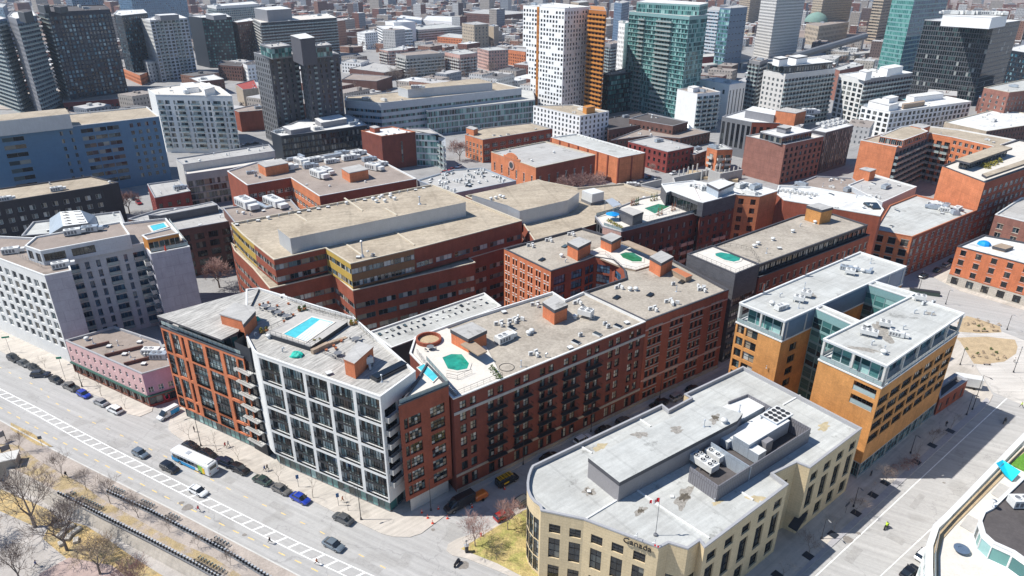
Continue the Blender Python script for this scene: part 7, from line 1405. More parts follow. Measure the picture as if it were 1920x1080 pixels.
def carmesh(kind):
    if kind in CP: return CP[kind]
    s = CARS[kind]; w = s['w']; b = MB(); st = []
    for x, zb, zt, f in s['body']: st.append((x, [(0, zb), (w * f * .9, zb), (w * f, zb + .12), (w * f, (zb + zt) / 2 + .08), (w * f * .94, zt - .04), (w * f * .8, zt), (0, zt + .03)]))
    loft(b, st)
    cab = s['cab']; g_ = MB(); n = len(cab); base = cab[0][1] if True else 0
    for (x0, z0, w0), (x1, z1, w1) in zip(cab[1:-1], cab[2:-1]):     # roof skin
        pass
    st = [(x, [(0, cab[0][1] - .1), (s['w'] * .86, min(z, cab[0][1]) - .05), (min(w_ + .03, s['w'] * .88) if z > 1.2 else s['w'] * .84, z - .06), (w_ * .8, z), (0, z + .01)]) for x, z, w_ in cab]
    loft(g_, st)
    rst = [(x, [(0, z - .02), (w_ * .86, z - .03), (w_ * .84, z + .012), (0, z + .035)]) for x, z, w_ in cab[1:-1]]; loft(b, rst)
    for (x, z, w_), dx in ((cab[1], 0), (cab[2], 0), (cab[-2], 0)):                                                # pillars
        for sg in (-1, 1): b.tube((x + dx, sg * w_ * .97, z - .03), (x + dx * 1.2, sg * s['w'] * .89, cab[0][1] - .05), .035, n=4)
    if s.get('solid'): b.box(((cab[0][0] + .7) / 2, 0, 1.1), (.7 - cab[0][0] - .1, w * 1.84, .84), 0, 0)
    if kind == 'pickup': g_.box((-1.85, 0, 1.06), (1.7, 1.5, .07), 0, 0)
    xf, xr = s['body'][-1][0], s['body'][0][0]; zl = s['body'][-1][2]; zr = s['body'][0][2]
    hl = MB(); hl.box((0, 0, 0), (.14, .34, .14)); CP['hl'] = hl.mesh('headlight', ['lamp_clear']); tl = MB(); tl.box((0, 0, 0), (.1, .3, .16)); CP['tl'] = tl.mesh('tail_light', ['lamp_red'])
    mr = MB(); mr.box((0, 0, 0), (.12, .22, .14)); CP['mr'] = mr.mesh('wing_mirror', ['metal_dark'])
    CP[kind] = (b.mesh('body', ['car_black'], smooth=False), g_.mesh('window', ['car_glass']), [(xf - .1, zl - .12), (xr + .06, zr - .16)]); return CP[kind]
def colour(o, m): o.material_slots[0].link = 'OBJECT'; o.material_slots[0].material = MATS[m]
def car(kind, col, x, y, ang, label, group=None, z=0, zp=.6, name=None, cat='car', at=None):
    p = at or W(x, y, z + zp); bm_, gm, ex = carmesh(kind); s = CARS[kind]
    r = empty(name or {'sedan': 'car', 'hatchback': 'car', 'suv': 'car', 'pickup': 'pickup_truck', 'van': 'van'}[kind], (p.x, p.y, z + .02), label, cat, group, rz=ang)
    o = inst('body', bm_, r, (0, 0, 0)); colour(o, col); inst('window', gm, r, (0, 0, 0))
    wb = s['L'] * .29
    for sx in (-1, 1):
        for sy in (-1, 1):
            w_ = inst('wheel', wheelmesh()[0], r, (sx * wb + .02, sy * (s['w'] - .1), .34)); inst('rim', wheelmesh()[1], w_, (0, 0, 0))
    (xf, zf), (xr, zr) = ex
    for sy in (-1, 1):
        inst('headlight', CP['hl'], r, (xf, sy * s['w'] * .62, zf)); inst('tail_light', CP['tl'], r, (xr, sy * s['w'] * .66, zr)); inst('wing_mirror', CP['mr'], r, (s['cab'][-1][0] - .45, sy * (s['w'] + .06), s['cab'][0][1]))
    return r
def hd(x0, y0, x1, y1): a, b = W(x0, y0, 0), W(x1, y1, 0); return math.atan2(b.y - a.y, b.x - a.x)
H1 = hd(10, 670, 150, 740); H2 = hd(180, 750, 250, 785); H3 = hd(345, 827, 480, 887); H4 = hd(540, 915, 680, 983); HS = hd(914, 907, 1110, 807)
GP = 'cars parked along the boulevard'
for k_, c_, x, y, a, l, g_ in (
    ('suv', 'car_black', 26, 672, H1, 'dark car parked nearest the far-left crossing', GP), ('sedan', 'car_grey', 45, 681, H1, 'dark grey car parked second from the far-left crossing', GP), ('hatchback', 'car_black', 64, 690, H1, 'black hatchback partly hidden behind the double-parked black SUV', GP),
    ('suv', 'car_navy', 76, 702, hd(53, 702, 100, 700), 'glossy navy SUV double-parked askew at the far-left kerb', GP), ('sedan', 'car_black', 105, 712, H1, 'black sedan parked behind the grey pickup truck', GP), ('pickup', 'car_taupe', 132, 725, H1 + math.pi, 'grey pickup truck parked beside the pink building', GP),
    ('hatchback', 'car_blue', 157, 739, H1, 'bright blue hatchback parked in front of the pink building', GP), ('sedan', 'car_silver', 189, 754, H2 + math.pi, 'pale silver car with black roof panel parked by the pink shops', GP), ('suv', 'car_white', 215, 768, H2 + math.pi, 'white-silver SUV parked last before the side alley', GP),
    ('sedan', 'car_black', 358, 836, H3, 'black car parked beside the front of the bus', GP), ('sedan', 'car_black', 389, 850, H3, 'black car parked beside the rear half of the bus', GP), ('suv', 'car_navy', 421, 866, H3 + math.pi, 'dark SUV parked just behind the bus', GP), ('suv', 'car_black', 450, 880, H3, 'black SUV parked second behind the bus', GP),
    ('sedan', 'car_green', 491, 900, H3 + math.pi, 'dark green-black car parked left of the grey sedan', GP), ('sedan', 'car_taupe', 527, 917, H4, 'grey sedan parked next to the blue coupe', GP), ('sedan', 'car_blue', 563, 934, H4, 'royal blue car with black roof parked under the white frame', GP), ('sedan', 'car_grey', 643, 972, H4 + math.pi, 'dark grey sedan parked last before the junction', GP),
    ('hatchback', 'car_steel', 263, 850, H3, 'steel-blue hatchback driving down the boulevard ahead of the minivan', None), ('suv', 'car_black', 318, 877, H3, 'black minivan driving beside the bus', None), ('sedan', 'car_white', 371, 920, H3, 'white sedan driving over the hatched strip', None), ('sedan', 'car_steel', 625, 1021, H4, 'grey sedan driving toward the junction', None),
    ('suv', 'car_grey', 984, 938, HS, 'dark car parked in the side street by the rounded glass corner', None), ('hatchback', 'car_red', 944, 966, HS, 'red car glimpsed through the bare lawn trees', None),
    ('sedan', 'car_black', 1029, 857, HS, 'black car in the shaded side street before the loft doorways', None), ('suv', 'car_white', 1093, 824, HS, 'white car in the shaded side street halfway along the lofts', None), ('sedan', 'car_black', 1132, 806, HS, 'dark sedan in the shaded side street right of the white one', None), ('hatchback', 'car_grey', 1168, 789, HS, 'dark grey hatchback in the shaded side street nearing the loading door', None),
    ('suv', 'car_silver', 1269, 744, HS, 'silver SUV parked in the side street above the cream building roof', None), ('hatchback', 'car_black', 1298, 729, HS, 'black car farthest along the side street', None), ('pickup', 'car_black', 1236, 757, HS, 'black pickup with a rack, parked behind the silver SUV', None),
    ('sedan', 'car_black', 1732, 517, hd(1720, 525, 1780, 490), 'dark car at the mouth of the narrow street by the plaza', None), ('sedan', 'car_green', 1758, 506, hd(1720, 525, 1780, 490), 'grey-green car in the narrow street by the plaza', None), ('suv', 'car_silver', 1774, 497, hd(1720, 525, 1780, 490), 'pale car third up the narrow street by the plaza', None), ('hatchback', 'car_black', 1785, 489, hd(1720, 525, 1780, 490), 'dark car farthest up the narrow street by the plaza', None),
    ('sedan', 'car_black', 1706, 1072, hd(1656, 1110, 1740, 1040), 'black car parked under the rounded white corner', None), ('suv', 'car_white', 1734, 1040, hd(1656, 1110, 1740, 1040), 'white car parked beside the rounded white corner', None)):
    car(k_, c_, x, y, a, l, g_)
mat('livery_blue', (.01, .30, .62), var=.04, rough=.4); mat('livery_green', (.25, .5, .08), var=.04, rough=.4); mat('livery_yellow', (.8, .5, .02), var=.04, rough=.4)
v = car('van', 'car_white', 315, 774, hd(330, 768, 300, 785), 'white and blue delivery van leaving the alley by the pink building', zp=.9, cat='van')
q = MB(); q.box((-1.3, .985, .5), (2.3, .015, 1.1)); q.box((-1.3, -1.0, .5), (2.3, .015, 1.1)); q.build('livery', ['livery_blue'], v)
# long dark panel van, orange compressor, black van with ladders
v = car('van', 'van_dark', 862, 942, HS + math.pi, 'large dark grey panel van parked at the mouth of the side street', zp=1.1, cat='van'); v.scale = (1.3, 1.1, 1.25)
p = W(901, 930, .7); t_ = empty('compressor_trailer', (p.x, p.y, 0), 'orange towed compressor behind the dark panel van', 'trailer', rz=HS)
q = MB(); loft(q, [(-1.5, [(0, .5), (.75, .5), (.8, 1.2), (.6, 1.35), (0, 1.4)]), (-1.2, [(0, .45), (.8, .45), (.85, 1.5), (.65, 1.7), (0, 1.75)]), (1.0, [(0, .45), (.8, .45), (.85, 1.5), (.65, 1.7), (0, 1.75)]), (1.5, [(0, .5), (.7, .5), (.75, 1.1), (.55, 1.25), (0, 1.3)])]); q.build('housing', ['orange_paint'], t_)
for sy in (-1, 1): inst('wheel', wheelmesh()[0], t_, (0, sy * .9, .34))
q = MB(); q.tube((-1.4, 0, .5), (-2.6, 0, .45), .05); q.build('drawbar', ['metal_dark'], t_)
v = car('van', 'car_black', 951, 898, HS, 'black van with roof ladders and yellow lettering panel in the side street', zp=1.0, cat='van')
q = MB()
for i in range(5): q.box((-2.2 + i * .8, 0, 2.12), (.06, 1.5, .06))
for y_ in (-.55, -.2, .2, .55): q.box((-.6, y_, 2.18), (3.6, .05, .06))
q.build('roof_rack', ['livery_yellow'], v); q = MB(); q.box((-.9, -1.01, .9), (1.3, .015, .35)); q.build('livery', ['livery_yellow'], v)
q = MB(); p = W(1236, 755, 1.2)
# city bus
p = W(365, 865, 1.3); bus = empty('city_bus', (p.x, p.y, .02), 'white-roofed city bus with blue front and a colourful rear, driving on the boulevard', 'bus', rz=H3)
q = MB(); sec = lambda f, zt: [(0, .3), (1.15 * f, .3), (1.27 * f, .45), (1.27 * f, 2.5), (1.2 * f, zt - .1), (1.0 * f, zt), (0, zt + .04)]
loft(q, [(-6.0, sec(.96, 2.95)), (-5.85, sec(1, 3.02)), (5.8, sec(1, 3.02)), (6.0, sec(.96, 2.9))]); q.build('body', ['car_white'], bus)
q = MB(); q.box((-2.2, 1.272, .42), (7.6, .015, .75)); q.box((-2.2, -1.287, .42), (7.6, .015, .75)); q.box((-4.6, 1.272, 1.2), (2.6, .015, .4)); q.box((-4.6, -1.287, 1.2), (2.6, .015, .4)); q.box((-5.9, 0, .9), (.3, 2.45, .4)); q.build('livery_panel', ['livery_blue'], bus)
q = MB(); q.box((3.4, -1.287, .42), (1.6, .016, 1.9)); q.box((3.4, 1.272, .42), (1.6, .016, 1.9)); q.build('livery_panel', ['livery_green'], bus); q = MB(); q.box((4.3, -1.289, .5), (.8, .016, 1.5)); q.box((4.3, 1.274, .5), (.8, .016, 1.5)); q.build('livery_panel', ['livery_yellow'], bus)
for sy in (-1, 1):
    for i in range(7): q = MB(); q.box((-4.9 + i * 1.22, sy * 1.285, 1.35), (1.1, .02, .95)); q.build('window', ['car_glass'], bus)
q = MB(); q.box((-6.0, 0, 1.2), (.03, 2.2, 1.3)); q.build('windscreen', ['car_glass'], bus); q = MB(); q.box((6.0, 0, 1.7), (.03, 1.7, .8)); q.build('rear_window', ['car_glass'], bus)
q = MB(); q.box((4.6, 0, 3.05), (1.8, 1.6, .22)); q.build('roof_unit', ['metal_white'], bus); q = MB(); q.box((-1.5, 0, 3.06), (1.0, 1.0, .08)); q.build('roof_hatch', ['metal_silver'], bus)
for sx in (-3.4, 3.1):
    for sy in (-1, 1): w_ = inst('wheel', wheelmesh()[0], bus, (sx, sy * 1.18, .46), 0, (1.4, 1.3, 1.4)); inst('rim', wheelmesh()[1], w_, (0, 0, 0))
for sy in (-1, 1): inst('tail_light', CP['tl'], bus, (6.0, sy * 1.0, .9)); inst('headlight', CP['hl'], bus, (-6.0, sy * .9, .6))
# white box trailer by the pavilion
p = W(1815, 716, 1.6); t_ = empty('box_trailer', (p.x, p.y, 0), 'grey-white box trailer parked beyond the small brick pavilion', 'trailer', rz=R(-20)); q = MB(); q.box((0, 0, .9), (6, 2.4, 2.4), 0, 0); q.build('box', ['metal_white'], t_); q = MB(); q.box((-2.9, 0, .6), (.6, 2.0, .3)); q.build('tail_lift', ['metal_mid'], t_)
for sx in (-1.5, 1.5):
    for sy in (-1, 1): inst('wheel', wheelmesh()[0], t_, (sx, sy * 1.1, .36))
# ------------------------------------------------------------------ people: one continuous skinned figure per pose
def figure(key, J, E, Rr):
    me = bpy.data.meshes.new(key); me.from_pydata(J, E, []); o = bpy.data.objects.new(key, me); COL.objects.link(o)
    m = o.modifiers.new('s', 'SKIN'); sv = me.skin_vertices[0].data
    for i, r in enumerate(Rr): sv[i].radius = (r, r) if not isinstance(r, tuple) else r
    sv[0].use_root = True; o.modifiers.new('u', 'SUBSURF').levels = 1
    dg = bpy.context.evaluated_depsgraph_get(); dg.update(); r = bpy.data.meshes.new_from_object(o.evaluated_get(dg)); bpy.data.objects.remove(o)
    for n in ('trousers', 'top', 'skin', 'hair', 'shoes'): r.materials.append(MATS['m_' + n])
    for pg in r.polygons:
        c = pg.center; arm = abs(c.y) > .2 and c.z < 1.42
        pg.material_index = 4 if c.z < .1 else 0 if c.z < .92 and not arm else 3 if (c.z > 1.68 or (c.z > 1.56 and c.x < -.02)) else 2 if c.z > 1.48 else (2 if arm and c.z < .98 else 1)
        pg.use_smooth = True
    return r
for n_, c_ in (('trousers', (.03, .035, .05)), ('top', (.3, .05, .05)), ('skin', (.48, .28, .2)), ('hair', (.04, .025, .02)), ('shoes', (.05, .05, .05)), ('top_red', (.6, .05, .06)), ('top_dark', (.02, .022, .03)), ('top_blue', (.03, .09, .3)), ('top_orange', (.6, .22, .1)), ('top_white', (.7, .68, .65)), ('top_hivis', (.55, .8, .06)), ('leg_tan', (.3, .22, .15)), ('leg_dark', (.02, .02, .025))): mat('m_' + n_, c_, var=.05)
def pose(leg, knee, arm, elbow):
    J = [(0, 0, .95), (0, 0, 1.15), (.01, 0, 1.38), (.02, 0, 1.5), (.03, 0, 1.62), (.04, 0, 1.72)]; E = [(0, 1), (1, 2), (2, 3), (3, 4), (4, 5)]; Rr = [(.13, .16), (.11, .14), (.12, .17), .055, .1, .085]
    for s in (-1, 1):
        l = leg * s; k = len(J); kx = .45 * math.sin(l); kz = .92 - .43 * math.cos(l); b = l - knee * (1 if s < 0 else .3); ax = kx + .43 * math.sin(b); az = kz - .43 * math.cos(b)
        J += [(0, s * .1, .9), (kx, s * .11, kz), (ax, s * .11, az), (ax + .15, s * .12, az - .03)]; E += [(0, k), (k, k + 1), (k + 1, k + 2), (k + 2, k + 3)]; Rr += [.1, .065, .042, .04]
        a = -arm * s; k = len(J); J += [(.0, s * .2, 1.4), (.26 * math.sin(a), s * .25, 1.4 - .27 * math.cos(a)), (.26 * math.sin(a) + .25 * math.sin(a + elbow), s * .24, 1.4 - .27 * math.cos(a) - .25 * math.cos(a + elbow)), (.26 * math.sin(a) + .33 * math.sin(a + elbow), s * .23, 1.4 - .27 * math.cos(a) - .33 * math.cos(a + elbow))]; E += [(2, k), (k, k + 1), (k + 1, k + 2), (k + 2, k + 3)]; Rr += [.06, .045, .034, .03]
    return J, E, Rr
FIG = {'stand': figure('stand', *pose(.06, .02, .08, .15)), 'walk': figure('walk', *pose(.42, .5, .4, .35)), 'run': figure('run', *pose(.75, 1.2, .7, 1.4))}
def person(x, y, pz, ang, top, legc, label, z=0):
    p = W(x, y, z); o = bpy.data.objects.new('person', FIG[pz]); COL.objects.link(o); o.location = (p.x, p.y, z + (0 if pz != 'run' else .05)); o.rotation_euler.z = ang; tag(o, label, 'person')
    for i, m_ in ((0, legc), (1, top)): o.material_slots[i].link = 'OBJECT'; o.material_slots[i].material = MATS['m_' + m_]
    return o
person(373, 960, 'run', H3, 'top_red', 'leg_dark', 'runner in a red top and dark leggings on the cycle lane near the bus'); person(507, 1020, 'run', H4 + math.pi, 'top_dark', 'leg_dark', 'runner all in dark clothes on the cycle lane by the hatched strip'); person(595, 1060, 'run', H4 + math.pi, 'top_orange', 'leg_dark', 'runner in an orange-red top near the bottom of the cycle lane')
person(125, 895, 'walk', H3, 'top_dark', 'leg_dark', 'person in black walking on the promenade by the slim trees'); person(423, 840, 'walk', H3, 'top_red', 'leg_tan', 'pedestrian in a red top on the pavement above the parked cars', .12); person(429, 838, 'walk', H3 + 3, 'top_white', 'leg_dark', 'pedestrian in a white top next to the one in red', .12)
person(365, 810, 'stand', 1, 'top_dark', 'leg_dark', 'dark-clothed pedestrian standing by the tall lamp at the orange wing corner', .12); person(497, 884, 'walk', H3, 'top_blue', 'leg_dark', 'walker in a blue top, left of a pair on the pavement', .12); person(502, 882, 'walk', H3, 'top_dark', 'leg_dark', 'walker in a black top, right of a pair on the pavement', .12)
person(643, 942, 'walk', H4, 'top_orange', 'leg_tan', 'pedestrian in an orange top outside the white-framed condominium', .12); person(1914, 764, 'walk', 2, 'top_hivis', 'leg_dark', 'worker in a high-visibility vest crossing by the right edge'); person(1901, 680, 'walk', 1, 'top_white', 'leg_dark', 'pedestrian in white beside the oval planting bed', .05)
person(1773, 800, 'stand', 1, 'top_dark', 'leg_dark', 'dark-clothed pedestrian on the shaded pavement by the orange apartments', .13); person(1632, 893, 'stand', 2, 'top_dark', 'leg_dark', 'dark-clothed pedestrian by the corner of the cream building', .13); person(69, 1063, 'walk', 0, 'top_blue', 'leg_dark', 'person in blue walking across the lower park paving', LZ)
# ------------------------------------------------------------------ bicycles, docks, motorbikes
mat('bike_black', (.02, .02, .022), var=.05, rough=.5); mat('bike_blue', (.02, .15, .22), var=.05, rough=.5)
wb_ = MB(); N_ = 12
for i in range(N_): a0, a1 = 6.283 * i / N_, 6.283 * (i + 1) / N_; wb_.tube((.33 * math.cos(a0), 0, .33 * math.sin(a0)), (.33 * math.cos(a1), 0, .33 * math.sin(a1)), .028, n=4, cap=False)
for i in range(4): a0 = .785 * i; wb_.tube((-.33 * math.cos(a0), 0, -.33 * math.sin(a0)), (.33 * math.cos(a0), 0, .33 * math.sin(a0)), .008, n=3, cap=False)
WH = wb_.mesh('wheel', ['bike_black']); fb_ = MB()
for a, c in (((-.52, 0, .34), (-.08, 0, .3)), ((-.08, 0, .3), (-.22, 0, .75)), ((-.52, 0, .34), (-.2, 0, .7)), ((-.08, 0, .3), (.4, 0, .72)), ((-.2, 0, .66), (.4, 0, .78)), ((.52, 0, .34), (.38, 0, .98))): fb_.tube(a, c, .03, n=5)
FR = fb_.mesh('frame', ['metal_mid']); hb = MB(); hb.tube((.36, -.28, 1.0), (.36, .28, 1.0), .02, n=5); hb.box((.58, 0, .72), (.25, .3, .22)); HB = hb.mesh('handlebar', ['bike_black']); sd = MB(); sd.box((-.25, 0, .78), (.26, .14, .06)); SDL = sd.mesh('saddle', ['bike_black']); FD = MB(); FD.box((-.52, 0, .66), (.5, .1, .1)); FDM = FD.mesh('mudguard', ['bike_blue'])
def bicycle(loc, ang, label, group, z=0):
    r = empty('bicycle', (loc[0], loc[1], z), label, 'bicycle', group, rz=ang)
    for sx in (-.52, .52): inst('wheel', WH, r, (sx, 0, .34))
    inst('frame', FR, r, (0, 0, 0)); inst('handlebar', HB, r, (0, 0, 0)); inst('saddle', SDL, r, (0, 0, 0)); inst('mudguard', FDM, r, (0, 0, 0)); return r
DK = MB(); DK.box((0, 0, .06), (.32, .26, .7)); DK.box((.1, 0, .68), (.36, .34, .12), 0, 1); DKM = DK.mesh('dock', ['metal_dark', 'metal_silver'])
BKS = []
def docks(px, label, step, tilt, runs, glabel):
    P_ = WP(px, 0); tot = sum((b - a).length for a, b in zip(P_, P_[1:])); r = empty('bike_dock_station', (P_[0].x, P_[0].y, 0), label, 'bicycle dock'); r['_o'] = (P_[0].x, P_[0].y, 0.)
    q = MB()
    for a, c in zip(P_, P_[1:]): d = c - a; q.box(((a.x + c.x) / 2, (a.y + c.y) / 2, .012), (d.length, .75, .07), math.atan2(d.y, d.x))
    q.build('base_rail', ['metal_mid'], r); s = .4; k = 0
    while s < tot and k < 99:
        p = along(P_, s); p2 = along(P_, min(s + .5, tot)); a = math.atan2((p2 - p).y, (p2 - p).x); inst('dock', DKM, r, (p.x - P_[0].x, p.y - P_[0].y, 0), a + tilt); s += step; k += 1
        for (u0, u1) in runs:
            if u0 <= s / tot <= u1:
                n = Vector((math.cos(a + tilt), math.sin(a + tilt))); rc_n = BKS.count((glabel, u0)); bicycle((p.x + n.x * .85, p.y + n.y * .85), a + tilt + math.pi + .1 * math.sin(k), 'docked bicycle, %s in %s cluster of %s' % ((ordn + ['fifteenth', 'sixteenth', 'seventeenth', 'eighteenth', 'nineteenth'])[rc_n], ordn[[r_[0] for r_ in runs].index(u0)], glabel), 'bicycles in the ' + glabel); BKS.append((glabel, u0))
docks([(200, 923), (287, 963), (365, 1004), (440, 1045), (500, 1082), (530, 1100)], 'long bicycle dock row on the promenade lawn, nearest the cycle lane', .82, math.pi / 2, ((0, .1), (.2, .27), (.36, .42), (.62, .70)), 'dock row nearest the cycle lane')
docks([(108, 926), (130, 937), (190, 968), (275, 1011), (360, 1056), (420, 1090)], 'long bicycle dock row along the top of the stone retaining wall', .82, math.pi / 2, ((.06, .1), (.13, .28), (.85, 1.0)), 'dock row on top of the retaining wall')
def moto(x, y, ang, label, rider=None):
    p = W(x, y, .5); r = empty('motorcycle', (p.x, p.y, 0.01), label, 'motorcycle', rz=ang)
    for sx in (-.72, .72): inst('wheel', wheelmesh()[0], r, (sx, 0, .33), 0, (.95, .6, .95))
    q = MB(); loft(q, [(-.9, [(0, .65), (.12, .68), (.1, .85), (0, .88)]), (-.3, [(0, .35), (.2, .4), (.2, .8), (0, .85)]), (.3, [(0, .35), (.22, .45), (.24, .95), (0, 1.02)]), (.65, [(0, .7), (.2, .75), (.14, 1.05), (0, 1.1)])]); q.build('body', ['car_black'], r)
    q = MB(); q.tube((.5, -.38, 1.1), (.5, .38, 1.1), .03, n=5); q.tube((.72, 0, .33), (.5, 0, 1.1), .04, n=5); q.build('handlebar', ['metal_mid'], r)
    if rider:
        J = [(-.2, 0, .95), (-.12, 0, 1.15), (-.05, 0, 1.38), (-.02, 0, 1.5), (0, 0, 1.62), (.02, 0, 1.72)]; E = [(0, 1), (1, 2), (2, 3), (3, 4), (4, 5)]; Rr = [(.14, .17), (.13, .16), (.13, .18), .06, .13, .11]
        for s in (-1, 1):
            k = len(J); J += [(-.15, s * .12, .92), (.22, s * .22, .8), (.05, s * .22, .42), (.2, s * .22, .38)]; E += [(0, k), (k, k + 1), (k + 1, k + 2), (k + 2, k + 3)]; Rr += [.1, .075, .05, .045]
            k = len(J); J += [(-.02, s * .2, 1.4), (.18, s * .32, 1.2), (.45, s * .32, 1.13)]; E += [(2, k), (k, k + 1), (k + 1, k + 2)]; Rr += [.065, .05, .035]
        if 'rider' not in FIG: FIG['rider'] = figure('rider', J, E, Rr)
        o = bpy.data.objects.new('person', FIG['rider']); COL.objects.link(o); o.location = (p.x, p.y, .01); o.rotation_euler.z = ang; tag(o, rider[1], 'person')
        for i, m_ in ((0, 'leg_dark'), (1, rider[0]), (2, 'top_dark')): o.material_slots[i].link = 'OBJECT'; o.material_slots[i].material = MATS['m_' + m_]
moto(857, 1055, hd(840, 1075, 870, 1040), 'black motorcycle parked at the rounded kerb of the corner lawn'); RS = hd(1533, 1077, 1863, 770)
moto(1662, 987, RS, 'motorcycle riding up the sunlit part of the right street', ('top_hivis', 'rider in a high-visibility jacket and dark helmet on the right street')); moto(1884, 790, RS, 'motorcycle in the shaded upper part of the right street', ('top_dark', 'rider in dark clothes in the shaded upper part of the right street'))
# ------------------------------------------------------------------ lamps, signs, cones and small furniture
mat('cone_red', (.75, .07, .03), var=.05, rough=.5); mat('sign_green', (.02, .28, .16), var=.03); mat('sign_blue', (.05, .14, .3), var=.03)
def lamp(x, y, h, arm, ang, label, z=.12, twin=False):
    p = W(x, y, z); r = empty('street_lamp', (p.x, p.y, z), label, 'street lamp', 'street lamps', rz=ang); q = MB(); q.lathe((0, 0, 0), [(.2, 0), (.16, .5), (.09, .6)], 8); q.tube((0, 0, .5), (0, 0, h), .085, .05, 8); q.tube((0, 0, h - .1), (arm, 0, h + .25), .045, n=6); q.build('pole', ['metal_dark'], r)
    q = MB(); loft(q, [(arm - .1, [(0, h + .2), (.1, h + .22), (0, h + .32)]), (arm + .35, [(0, h + .14), (.17, h + .18), (0, h + .36)]), (arm + .75, [(0, h + .2), (.08, h + .22), (0, h + .3)])]); q.build('lamp_head', ['metal_mid'], r); return r
for x, y, h, arm, a, l in ((677, 974, 8.5, 2.0, 3.6, 'tall street lamp near the junction, outside the white-framed condominium'), (808, 957, 8, 1.5, .5, 'dark street lamp beside the big panel van'), (377, 836, 8, 1.5, 3.9, 'tall street lamp beside the bus'), (981, 871, 7, 1.0, 4, 'dark street lamp before the first loft doorway'), (1108, 809, 7, 1.0, 4, 'dark street lamp before the middle loft doorway'), (1237, 745, 7, 1.0, 4, 'dark street lamp at the joint of the two loft blocks'),
                       (154, 725, 7, 1.0, 3.8, 'slim street lamp in front of the pink building'), (1812, 778, 6, .8, 5, 'street lamp on the shaded pavement below the pavilion'), (1823, 768, 10, 1.6, 5, 'very tall street lamp at the far end of the shaded pavement'), (1773, 570, 5, .6, 5, 'short lamp on the pavement facing the plaza warehouse'), (1888, 618, 5, .6, 5, 'lamp at the right of the plaza benches'), (1900, 698, 8, .8, 4, 'tall leaning lamp right of the oval bed'), (1800, 684, 5, .6, 4, 'lamp at the left tip of the oval bed'), (1722, 548, 8, 1.2, 4, 'tall lamp at the end of the pale apartment roof'), (1707, 850, 5, .6, 5, 'lamp among the trees on the shaded pavement'), (1600, 950, 5, .6, 5, 'lamp standing by the middle of the cream building pavement'), (1540, 1010, 5, .6, 5, 'lamp nearest the bottom of the cream building pavement')):
    lamp(x, y, h, arm, a, l)
def sign(x, y, h, w, hh, m_, label, ang=0, z=.12, cat='sign'):
    p = W(x, y, z); r = empty('street_sign', (p.x, p.y, z), label, cat, None, rz=ang); q = MB(); q.tube((0, 0, 0), (0, 0, h), .045, n=6); q.build('pole', ['metal_mid'], r); q = MB(); q.box((0, 0, h - hh), (w, .05, hh)); q.build('panel', [m_], r)
sign(20, 661, 5.2, 1.9, .5, 'sign_green', 'green street-name sign at the far-left corner', .3); sign(123, 712, 7, 1.3, .6, 'sign_green', 'green sign on a tall pole in front of the pink building', .2); sign(560, 913, 3.2, .6, 1.0, 'sign_blue', 'blue banner sign above the parked blue car', .4); sign(635, 948, 3.2, .6, 1.0, 'sign_blue', 'blue banner sign beside the walker in orange', .4)
sign(80, 838, 3.0, .8, .8, 'metal_mid', 'small grey road sign at the kerb of the cycle lane', .4, 0); sign(1585, 962, 2.6, 1.6, .6, 'panel_black', 'low black sign board outside the cream building', RS); sign(875, 1035, 3, .4, .5, 'metal_white', 'thin white sign on the rounded pavement corner', .4)
cn = MB(); cn.box((0, 0, 0), (.45, .45, .06), 0, 0); cn.lathe((0, 0, .06), [(.17, 0), (.11, .35)], 10, 0); cn.lathe((0, 0, .41), [(.112, 0), (.085, .15)], 10, 1); cn.lathe((0, 0, .56), [(.085, 0), (.035, .28)], 10, 0); CN = cn.mesh('traffic_cone', ['cone_red', 'metal_white'])
for i, (x, y, l) in enumerate(((791, 962, 'nearest the charcoal ground floor'), (802, 972, 'second of the kerb line by the junction'), (811, 982, 'lowest, at the junction kerb'), (839, 972, 'alone in the road below the panel van'), (822, 955, 'just left of the panel van nose'), (885, 951, 'behind the panel van in the shade'), (936, 913, 'left one at the black van'), (946, 917, 'right one at the black van'))):
    p = W(x, y, .02); o = bpy.data.objects.new('traffic_cone', CN); COL.objects.link(o); o.location = (p.x, p.y, .13 if y in (962, 972, 982, 955) and x < 830 else .01); tag(o, 'orange traffic cone, ' + l, 'traffic cone', 'traffic cones by the junction')
# park furniture
bn = MB(); bn.box((0, 0, .38), (1.9, .5, .08)); BN = bn.mesh('seat', ['timber']); bl_ = MB(); bl_.box((0, 0, 0), (.12, .45, .38)); BL = bl_.mesh('leg', ['metal_dark'])
for i, (x, y, l) in enumerate(((1830, 621, 'left of three by the plaza path'), (1846, 622, 'middle of three by the plaza path'), (1866, 621, 'right of three by the plaza path'), (1850, 684, 'alone below the oval planting bed'))):
    p = W(x, y, .06); r = empty('bench', (p.x, p.y, .06), 'brown backless bench, ' + l, 'bench', 'plaza benches', rz=-.1); inst('seat', BN, r, (0, 0, 0)); inst('leg', BL, r, (-.7, 0, 0)); inst('leg', BL, r, (.7, 0, 0))
p = W(875, 1032, .5); r = empty('pay_station', (p.x, p.y, .12), 'dark parking pay station on the rounded pavement corner', 'pay station', rz=.4); q = MB(); q.box((0, 0, 0), (.6, .5, 1.6), 0, 0); q.build('cabinet', ['metal_dark'], r); q = MB(); q.box((0, 0, 1.6), (.8, .7, .12)); q.build('canopy', ['metal_silver'], r)
